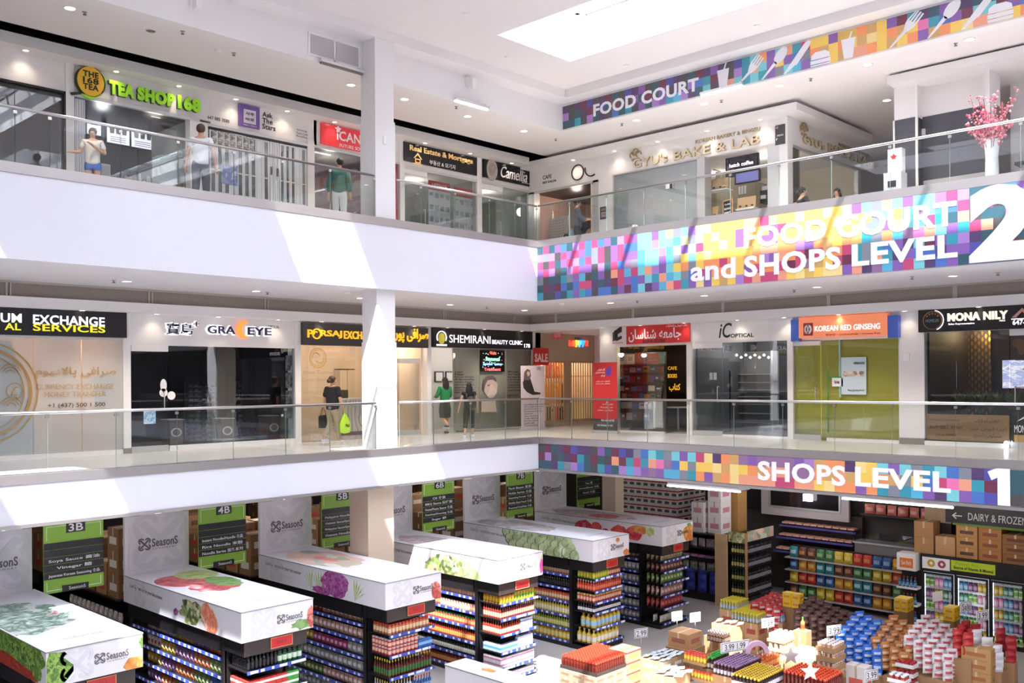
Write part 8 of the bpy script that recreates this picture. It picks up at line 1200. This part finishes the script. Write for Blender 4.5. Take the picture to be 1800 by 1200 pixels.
# ---------------- under the galleries
wallm = mat('market_back', '#4a4544', .8); st('wall_market', MB().box(XW, 9.6, 9.9, 10.0, ZG, 0, wallm).box(9.5, 9.6, -34, 9.9, ZG, 0, wallm))
def tubefit(label, x0, x1, y0, y1, z, ax):
    r = thing('fluorescent_fixture', label, 'light', ((x0 + x1) / 2, (y0 + y1) / 2, z)); MB().box(x0, x1, y0, y1, z + .03, z + .09, M('aluminium')).obj('housing', r); m = .04
    MB().box(x0 if ax == 'x' else (x0 - .02), x1 if ax == 'x' else x0 + .05, y0 if ax == 'y' else y0 - .02, y1 if ax == 'y' else y0 + .05, z - .01, z + .03, M('tube_glow')).obj('tube', r)
    for u in (.2, .8): MB().cyl((x0 + (x1 - x0) * u, y0 + (y1 - y0) * u, z + .09), (x0 + (x1 - x0) * u, y0 + (y1 - y0) * u, 0), .008, M('steel'), n=5).obj('hanger', r)
    for i in range(4): MB().box(x0 + (x1 - x0) * (i + .3) / 4.6 if ax == 'y' else x0, x0 + (x1 - x0) * (i + .8) / 4.6 if ax == 'y' else x1, y0 if ax == 'y' else y0 + (y1 - y0) * (i + .3) / 4.6, y1 if ax == 'y' else y0 + (y1 - y0) * (i + .8) / 4.6, z + .01, z + .03, M('sign_grey')).obj('louvre', r)
tubefit('long louvred light fitting below the mosaic banner by the white gift boxes', 1.5, 2.0, -5.2, -3.1, -.36, 'y'); tubefit('long louvred light fitting below the SHOPS lettering', 2.2, 2.7, -9.9, -7.45, -.4, 'y')
for i in range(6): x = -12.2 + 3.19 * i; tubefit('aisle light between racks beyond sign %s' % AI[i][0], x, x + .16, 3.2, 6.2, -.55, 'y'); lamp((x + .1, 4.6, -.75), 22, (1, .95, .9), .3)
lamp((4.5, -4, -.7), 40, (1, .95, .88), .3); lamp((4.5, -8.5, -.7), 40, (1, .95, .88), .3); lamp((7.2, -3.5, -.8), 30, (1, .93, .85), .3)
# stock racks behind the panels with cartons on top
for g, x0 in enumerate(GX):
    r = thing('stock_rack', 'dark rear rack of stock continuing behind the %s' % GN[g], 'shelving', (x0 + .75, 6, ZG)); MB().box(x0 + .65, x0 + .75, 3.0, 9.0, ZG, -1.75, M('rack_black')).obj('spine', r)
    for z in (-4.2, -3.5, -2.8, -2.25): MB().box(x0 + .1, x0 + 1.35, 3.0, 9.0, z - .03, z, M('rack_black')).obj('shelf', r)
    cols = ['#8a6440', '#a07850', '#77563a', '#94724c']
    for k in range(9): z = -2.25; nm = 'stock_carton'; p = casebox(nm, .5, .55, R.uniform(.34, .5), cols[k % 4], ('#d8d2c8', '#b8443a', '#6a4a30')[k % 3]); h = max(v.co.z for v in p[1].vertices); [put(p, (x0 + .42 + c_ * .6, 3.35 + k * .62, z + s_ * (h + .004)), 'brown stock carton piled on the rear rack behind the %s' % GN[g], 'carton', 'stock cartons behind the %s' % GN[g]) for c_ in range(2) for s_ in range(2 + (k + g) % 2) if z + (s_ + 1) * h < -.15]
    p = pouch('boxed_packet', .2, .1, .24, ('#b8342c', '#c9c2ba', '#d88a3a')[g % 3], '#efe6dc')
    for z in (-3.5, -2.8):
        for k in range(12): put(p, (x0 + .24, 3.15 + k * .24, z + .002), 'boxed packet on the rear rack behind the %s' % GN[g], 'packet', 'boxed packets behind the %s' % GN[g], -1.57)
# white and red drink cartons stacked to the ceiling
cases(6.95, 8.6, .25, 2.5, -2.6, -.42, (.33, .28, .27), 'soy_drink_carton', '#e2dcda', 'white carton with red band in the tall stack by the beige pier', 'white red-banded cartons', '#4a4a4c', '#b03038'); tag(MB().box(6.9, 8.7, .2, 2.5, ZG, -2.61, M('rack_black')).obj('stock_platform'), 'dark rack carrying the white red-banded cartons', 'rack')
s = sign('dark wall sign with grey FROZEN lettering', FR(9.3), (.3, 2.6, -1.9, -.3), 0, .03, 'slot_black', name='wall_sign'); T('FROZEN', FR(9.3), FR(9.3).rl(1172, 1242, 1240, 869, 853), 'logo_grey', s, d=.03)
# rice and detergent shelf beside the cherry rack
r = thing('rice_shelf', 'dark shelf of rice bags beside the cherry rack', 'shelving', (6.6, -.9, ZG)); MB().box(6.3, 7.2, -1.75, .14, ZG, ZG + .25, M('rack_black')).obj('base', r); MB().box(6.9, 7.2, -1.75, .14, ZG, -2.35, M('rack_black')).obj('back_panel', r)
for z in (-2.85, -3.2, -3.6): MB().box(6.25, 6.9, -1.75, .14, z - .03, z, M('rack_black')).obj('shelf', r)
MB().box(6.05, 7.3, -1.78, .15, -2.4, -2.35, M('rack_black')).obj('top_board', r)
for z, p, nm, sp in ((-2.85, pouch('tissue_pack', .26, .2, .28, '#d9ced0', '#b9aab0'), 'pale tissue pack', .27), (-3.2, pouch('candy_bag', .3, .2, .12, '#c86aa8', '#6ab0c8'), 'pink and blue bag', .3), (-3.6, pouch('white_rice_bag', .26, .2, .3, '#c9c6c6', '#7a9a8a'), 'white rice bag with round mark', .27)): grid(6.35, 6.62, -1.7, .1, z, p, .27, nm + ' on the dark rice shelf', 'bag', nm + 's', tilt=(0, -1.57), spy=sp)
p = pouch('blue_rice_bag', .42, .16, .5, '#2f3a9a', '#3f4fb4')
for k in range(2):
    for j in range(4): put(p, (6.28, -1.5 + j * .42, ZG + .26 + k * .27), 'shiny blue rice bag at the foot of the rice shelf', 'bag', 'shiny blue rice bags', -1.57, .8)
cases(6.2, 6.75, -1.2, -.75, -2.345, -1.42, (.55, .45, .46), 'gift_carton', '#e6e2e6', 'white floral carton in the two-high stack above the rice shelf', 'white floral cartons, two high', '#c98a9a', full=True); cases(6.3, 6.9, -1.75, -1.28, -2.345, -.88, (.6, .47, .48), 'gift_carton', '#e6e2e6', 'white floral carton in the three-high stack above the rice shelf', 'white floral cartons, three high', '#c98a9a', full=True); cases(6.95, 7.5, -1.95, -1.4, -2.345, -1.0, (.55, .55, .45), 'tan_carton', '#a87f4a', 'tan carton behind the white floral cartons', 'tan cartons behind the floral stack', full=True)
# wine rack with kraft end board
r = thing('wine_rack', 'wine rack with kraft end board and fruit-printed header', 'rack', (6.8, -2.2, ZG)); MB().box(5.98, 6.06, -2.12, -1.72, ZG, -2.28, M('cardboard_pale')).obj('end_board', r); MB().box(6.5, 7.7, -2.3, -1.8, ZG, -2.35, M('rack_black')).obj('body', r); MB().box(6.1, 6.16, -2.72, -2.12, -2.5, -2.2, PIC['salad']).obj('header_board', r); MB().box(6.16, 7.7, -2.74, -2.7, -2.45, -2.15, PIC['slice']).obj('header_board', r); MB().box(6.08, 6.14, -2.74, -2.68, ZG, -2.2, M('pine')).obj('upright', r)
for z in (-2.85, -3.25, -3.65, -4.05, -4.4): MB().box(6.14, 7.7, -2.7, -2.1, z - .025, z, M('rack_black')).obj('shelf', r)
wn = bottle('wine_bottle', .33, .04, '#26301c', '#3f6f50', '#b8b070'); wn2 = bottle('red_wine_bottle', .33, .04, '#1c1620', '#2a2630', '#8f8a96')
for z in (-2.85, -3.25, -3.65, -4.05, -4.4): grid(6.18, 6.28, -2.68, -2.14, z, wn, .09, 'green wine bottle on the open end of the wine rack', 'bottle', 'green wine bottles'); grid(6.32, 7.7, -2.69, -2.58, z, wn2, .09, 'dark wine bottle on the long face of the wine rack', 'bottle', 'dark wine bottles')
# deli wall: framed mirror, sloping meat display
F = FR(8.9); q = F.rl(1352, 1478, 1480, 905, 838); st('wall_market', MB().fbox(F, F.px(1338, 870)[0], F.px(1492, 870)[0], -2.0, -.0, -.1, 0, mat('stone_grey', '#b9b0b4', .6))); r = thing('deli_mirror', 'dark framed mirror above the sloping meat display', 'mirror', F.w(q[0], q[2], 0)); q = (q[0], q[1], -1.75, -.45); MB().frame(F, *q, .06, 0, .03, M('aluminium')).obj('frame', r); MB().fbox(F, q[0] + .06, q[1] - .06, q[2] + .06, q[3] - .06, 0, .012, mat('mirror_dark', '#3a363a', .06, .6)).obj('glass', r)
c = F.px(1424, 873); tag(MB().fbox(F, c[0] - .14, c[0] + .14, c[1] - .12, c[1] + .1, .1, .2, M('tube_glow')).obj('mirror_lamp_glare'), 'glaring square flood light over the deli mirror', 'light')  # glowing block imitates a lamp's reflection in the mirror
r = thing('meat_display', 'sloping dark meat display with violet shelf edges', 'display case', (8.9, -3.6, ZG)); MB().box(9.15, 9.35, -4.9, -2.3, ZG, -1.85, M('rack_brown')).obj('back_panel', r); vi = mat('edge_violet', '#5a55a8', .4)
for k, z in enumerate((-2.2, -2.55, -2.95)): xx = 8.97 - k * .2; s_ = MB().add([(xx - .17, -4.85, z - .08), (xx + .17, -4.85, z + .04), (xx + .17, -2.35, z + .04), (xx - .17, -2.35, z - .08)], [(0, 3, 2, 1)], M('rack_brown')).box(xx - .19, xx - .17, -4.85, -2.35, z - .12, z - .06, vi).obj('shelf', r); [put(carton('meat_tray', .3, .2, .05, '#d8a090', '#e6c9b8') if (k == 0 and i == 0) else MT, (xx - .02, -4.7 + i * .24, z - .02), 'wrapped tray of pink meat on the %s deli shelf' % ('upper', 'middle', 'lower')[k], 'meat tray', 'meat trays, %s deli shelf' % ('upper', 'middle', 'lower')[k]) for i in range(10) if (k or i or globals().__setitem__('MT', carton('meat_tray', .3, .2, .05, '#d8a090', '#e6c9b8')) is None)]
r = thing('deli_counter', 'steel serving counter with glass front', 'counter', (8.7, -6, ZG)); MB().box(8.5, 8.95, -7.2, -4.95, ZG, -2.5, mat('counter_steel', '#a9a7a9', .35, .6)).obj('body', r); MB().box(8.4, 8.97, -7.25, -4.93, -2.5, -2.45, M('aluminium')).obj('worktop', r); MB().box(8.42, 8.44, -7.2, -4.95, -2.45, -2.15, M('rail_glass')).obj('glass_front', r)
r = thing('meat_shelf', 'back shelf of pink meat packs behind the deli counter', 'shelving', (9.2, -6, -1.9)); MB().box(9.0, 9.45, -7.4, -4.9, -1.75, -1.7, M('rack_brown')).obj('shelf', r); MB().box(9.3, 9.45, -7.4, -4.9, -1.7, -.6, mat('green_black', '#24302c', .5)).obj('back_panel', r); p = pouch('meat_pack', .3, .16, .3, '#d87a70', '#ecb0a4'); grid(9.0, 9.2, -7.3, -5.0, -1.7, p, .31, 'pink meat pack on the back deli shelf', 'packet', 'pink meat packs', tilt=(0, -1.57), spy=.31)
# crisps gondola
r = thing('crisps_shelf', 'grey crisps shelving behind the packet heaps', 'shelving', (8.2, -4.7, ZG)); MB().box(8.2, 8.3, -6.9, -3.1, ZG, -2.75, M('rack_brown')).obj('back_panel', r)
sn = [pouch('crisps_bag', .27, .14, .33, a, b_) for a, b_ in (('#d8922a', '#e8c060'), ('#2f5a9a', '#8fb0d8'), ('#c8342a', '#e08a5a'), ('#d8b82a', '#f0e08a'), ('#3f7a4a', '#a0c890'), ('#6a3a2e', '#b88a5a'), ('#2f8a9a', '#b0dce0'))]
for k, z in enumerate((-3.05, -3.42, -3.8, -4.2)):
    MB().box(7.7, 8.2, -6.9, -3.1, z - .03, z, M('aluminium')).obj('shelf', r)
    for j in range(13): i_ = (j // 2 + k * 2) % 7; c_ = ('amber', 'blue', 'red', 'yellow', 'green', 'brown', 'teal')[i_]; put(sn[i_], (7.85, -6.75 + j * .285, z + .002), '%s crisps bag on the %s grey shelf behind the heaps' % (c_, ORD[k]), 'crisps', '%s crisps, %s shelf' % (c_, ORD[k]), -1.57)
# freezers with kraft cartons on top
r = thing('drinks_freezer', 'black three-door upright freezer with lit shelves and green header', 'freezer', (7.2, -8.8, ZG)); fx, fa, fb = 6.8, -7.5, -10.1; F = FR(fx); MB().box(fx + .05, fx + .8, fb, fa, ZG, -2.3, M('black')).obj('cabinet', r); MB().fbox(F, -fa, -fb, -2.72, -2.3, -.1, .0, M('black')).obj('header', r)
h = MB().fbox(F, 7.55, 8.25, -2.66, -2.36, 0, .012, M('white_print')).obj('white_panel', r)
for u, cc in ((7.78, '#c9a82a'), (8.05, '#a8424a')): MB().ring(F, u, -2.51, .1, .06, mat('crest ' + cc, cc, .4), .012, .006).obj('crest', h)
h = MB().fbox(F, 8.28, 9.35, -2.62, -2.36, 0, .012, mat('lime_panel', '#b8cf2a', .4)).obj('lime_panel', r); T('Source of Vitamin & Mineral', F, (8.35, 9.3, -2.58, -2.5), 'ink', h, d=.012, bold=.02); T('Food Inc.', F, (8.4, 9.0, -2.47, -2.39), 'sign_green', h, d=.012)
DT = [jar('tub', .22, .056, a, b_, c_) for a, b_, c_ in (('#c9e0a0', '#3f8f4a', '#7ab05a'), ('#e6a8c8', '#c86aa8', '#f0d0e0'), ('#6aa8d8', '#2f5fa8', '#b0d0ec'), ('#8a5a8a', '#5a3a6a', '#c0a0c0'), ('#e0b83a', '#c9922a', '#f0e0a0'), ('#4a9a8a', '#2a5a50', '#b0d8cc'))]
for i in range(3):
    a = -fa + .06 + i * .84; e = a + .78; d_ = MB().frame(F, a, e, ZG + .25, -2.75, .05, .0, .04, M('black')).obj('door', r); MB().fbox(F, a + .05, e - .05, ZG + .3, -2.8, .015, .022, M('rail_glass')).obj('door_glass', d_); MB().fbox(F, e - .09, e - .06, -3.8, -3.2, .04, .07, M('aluminium')).obj('handle', d_); MB().fbox(F, a + .02, a + .06, ZG + .3, -2.8, -.02, -.005, mat('freezer_tube', '#eef2ff', .4, emit=3)).obj('lamp_strip', r); MB().fbox(F, a, e, ZG + .25, -2.75, -.08, -.05, mat('freezer_liner_glow', '#dfe3ea', .5, emit=.7)).obj('liner', r)  # liner itself glows, brightness put into its material beside the lamp strips
    for k in range(5):
        z = -3.1 - k * .3; MB().fbox(F, a + .05, e - .05, z - .02, z, -.05, .01, M('trim_white')).obj('shelf', r)
        for j in range(6): put(DT[(i * 2 + j // 2 + k * 3) % 6], tuple(F.w(a + .13 + j * .115, z, -.0)), 'coloured tub on the %s shelf behind the %s freezer door' % (ORD[k], ('first', 'second', 'third')[i]), 'tub', 'tubs, %s door, %s shelf' % (('first', 'second', 'third')[i], ORD[k]), 0, 1.0)
lamp(F.w(8.8, -3.4, .5), 3, (.9, .95, 1), .2)
for i, (u0, n, w, h, lb) in enumerate(((7.3, 2, .5, .42, 'two-high stack of plain kraft cartons over the drink shelf'), (7.85, 1, .5, .5, 'single pale kraft carton on the freezer'), (8.38, 5, .52, .27, 'five-high stack of printed kraft cartons on the freezer'), (8.93, 4, .55, .27, 'four-high stack of labelled kraft cartons on the freezer'), (9.5, 3, .6, .24, 'three-high stack of dark kraft cartons on the freezer'))):
    p = casebox('kraft_carton', w, w, h, ('#b08358', '#bd9166', '#b88650', '#a8743f', '#8f6238')[i], (None, None, '#5a4030', '#8a4a30', '#6a3a28')[i])
    for k in range(n): put(p, (7.15, -u0 - w / 2 + (.6 if i == 0 else 0) * 0, -2.295 + k * (h + .004)), 'kraft carton in the ' + lb if n > 1 else lb, 'carton', lb if n > 1 else None)
o = [x for x in COL.objects if x.get('group') is None and x.name.startswith('kraft_carton')]
for x in o: x.pop('group', None)
p = casebox('tall_carton', .7, .7, .95, '#b39a7c'); o = put(p, (8.0, -7.65, -1.55), 'big plain carton standing behind the freezer stacks', 'carton', None); o.pop('group', None); tag(MB().box(7.66, 8.36, -8.0, -7.3, ZG, -1.56, M('rack_brown')).obj('stock_rack'), 'dark rack holding the big plain carton', 'rack')
s = sign('white box sign with orange drink panel on the bottle shelf', FR(6.6), (6.95, 7.45, -2.75, -2.3), -.4, 0, 'trim_white', name='shelf_sign'); s['_d'] = 0; MB().fbox(FR(6.6), 7.03, 7.38, -2.68, -2.42, 0, .008, mat('sign_amber', '#e87a2a', .4)).obj('orange_panel', s); T('Sun Rich', FR(6.6), (7.08, 7.33, -2.6, -2.49), 'white_print', s, d=.008)
r = thing('bottle_shelf', 'white-edged shelf of blue drink bottles beside the freezer', 'shelving', (6.9, -7.2, ZG)); MB().box(7.0, 7.4, -7.47, -6.93, ZG, -2.76, M('rack_black')).obj('body', r); db = bottle('blue_drink_bottle', .28, .04, '#2f5a7a', '#b8342a', '#6aa0c8')
for z in (-3.2, -3.65, -4.1): MB().box(6.62, 7.0, -7.47, -6.93, z - .05, z, M('trim_white')).obj('shelf', r); grid(6.64, 6.74, -7.45, -6.95, z, db, .088, 'blue drink bottle with red cap on the white-edged shelf', 'bottle', 'blue drink bottles')
s = sign('green wall sign reading DAIRY and FROZEN with an arrow', FR(6.9), (8.3, 14, -1.45, -.1), 0, .03, mat('olive_sign', '#5f7f2a', .5), name='wall_sign'); D = FR(6.87); z0, z1 = D.px(1690, 916)[1], D.px(1690, 888)[1]; MB().fbox(D, D.px(1662, 900)[0], 14, z0 - .05, z1 + .02, 0, .01, M('slot_black')).obj('name_band', s)
T('DAIRY & FROZEN', D, D.rl(1702, 1806, 1704, 914, 901), mat('sign_silver', '#c9c6c2', .4), s, d=.01); a = D.px(1682, 906); MB().poly(D, [(a[0] - .12, a[1]), (a[0] - .02, a[1] + .09), (a[0], a[1] + .07), (a[0] - .06, a[1] + .015), (a[0] + .13, a[1] + .015), (a[0] + .13, a[1] - .015), (a[0] - .06, a[1] - .015), (a[0], a[1] - .07), (a[0] - .02, a[1] - .09)], M('sign_silver'), .01, .006).obj('arrow', s)
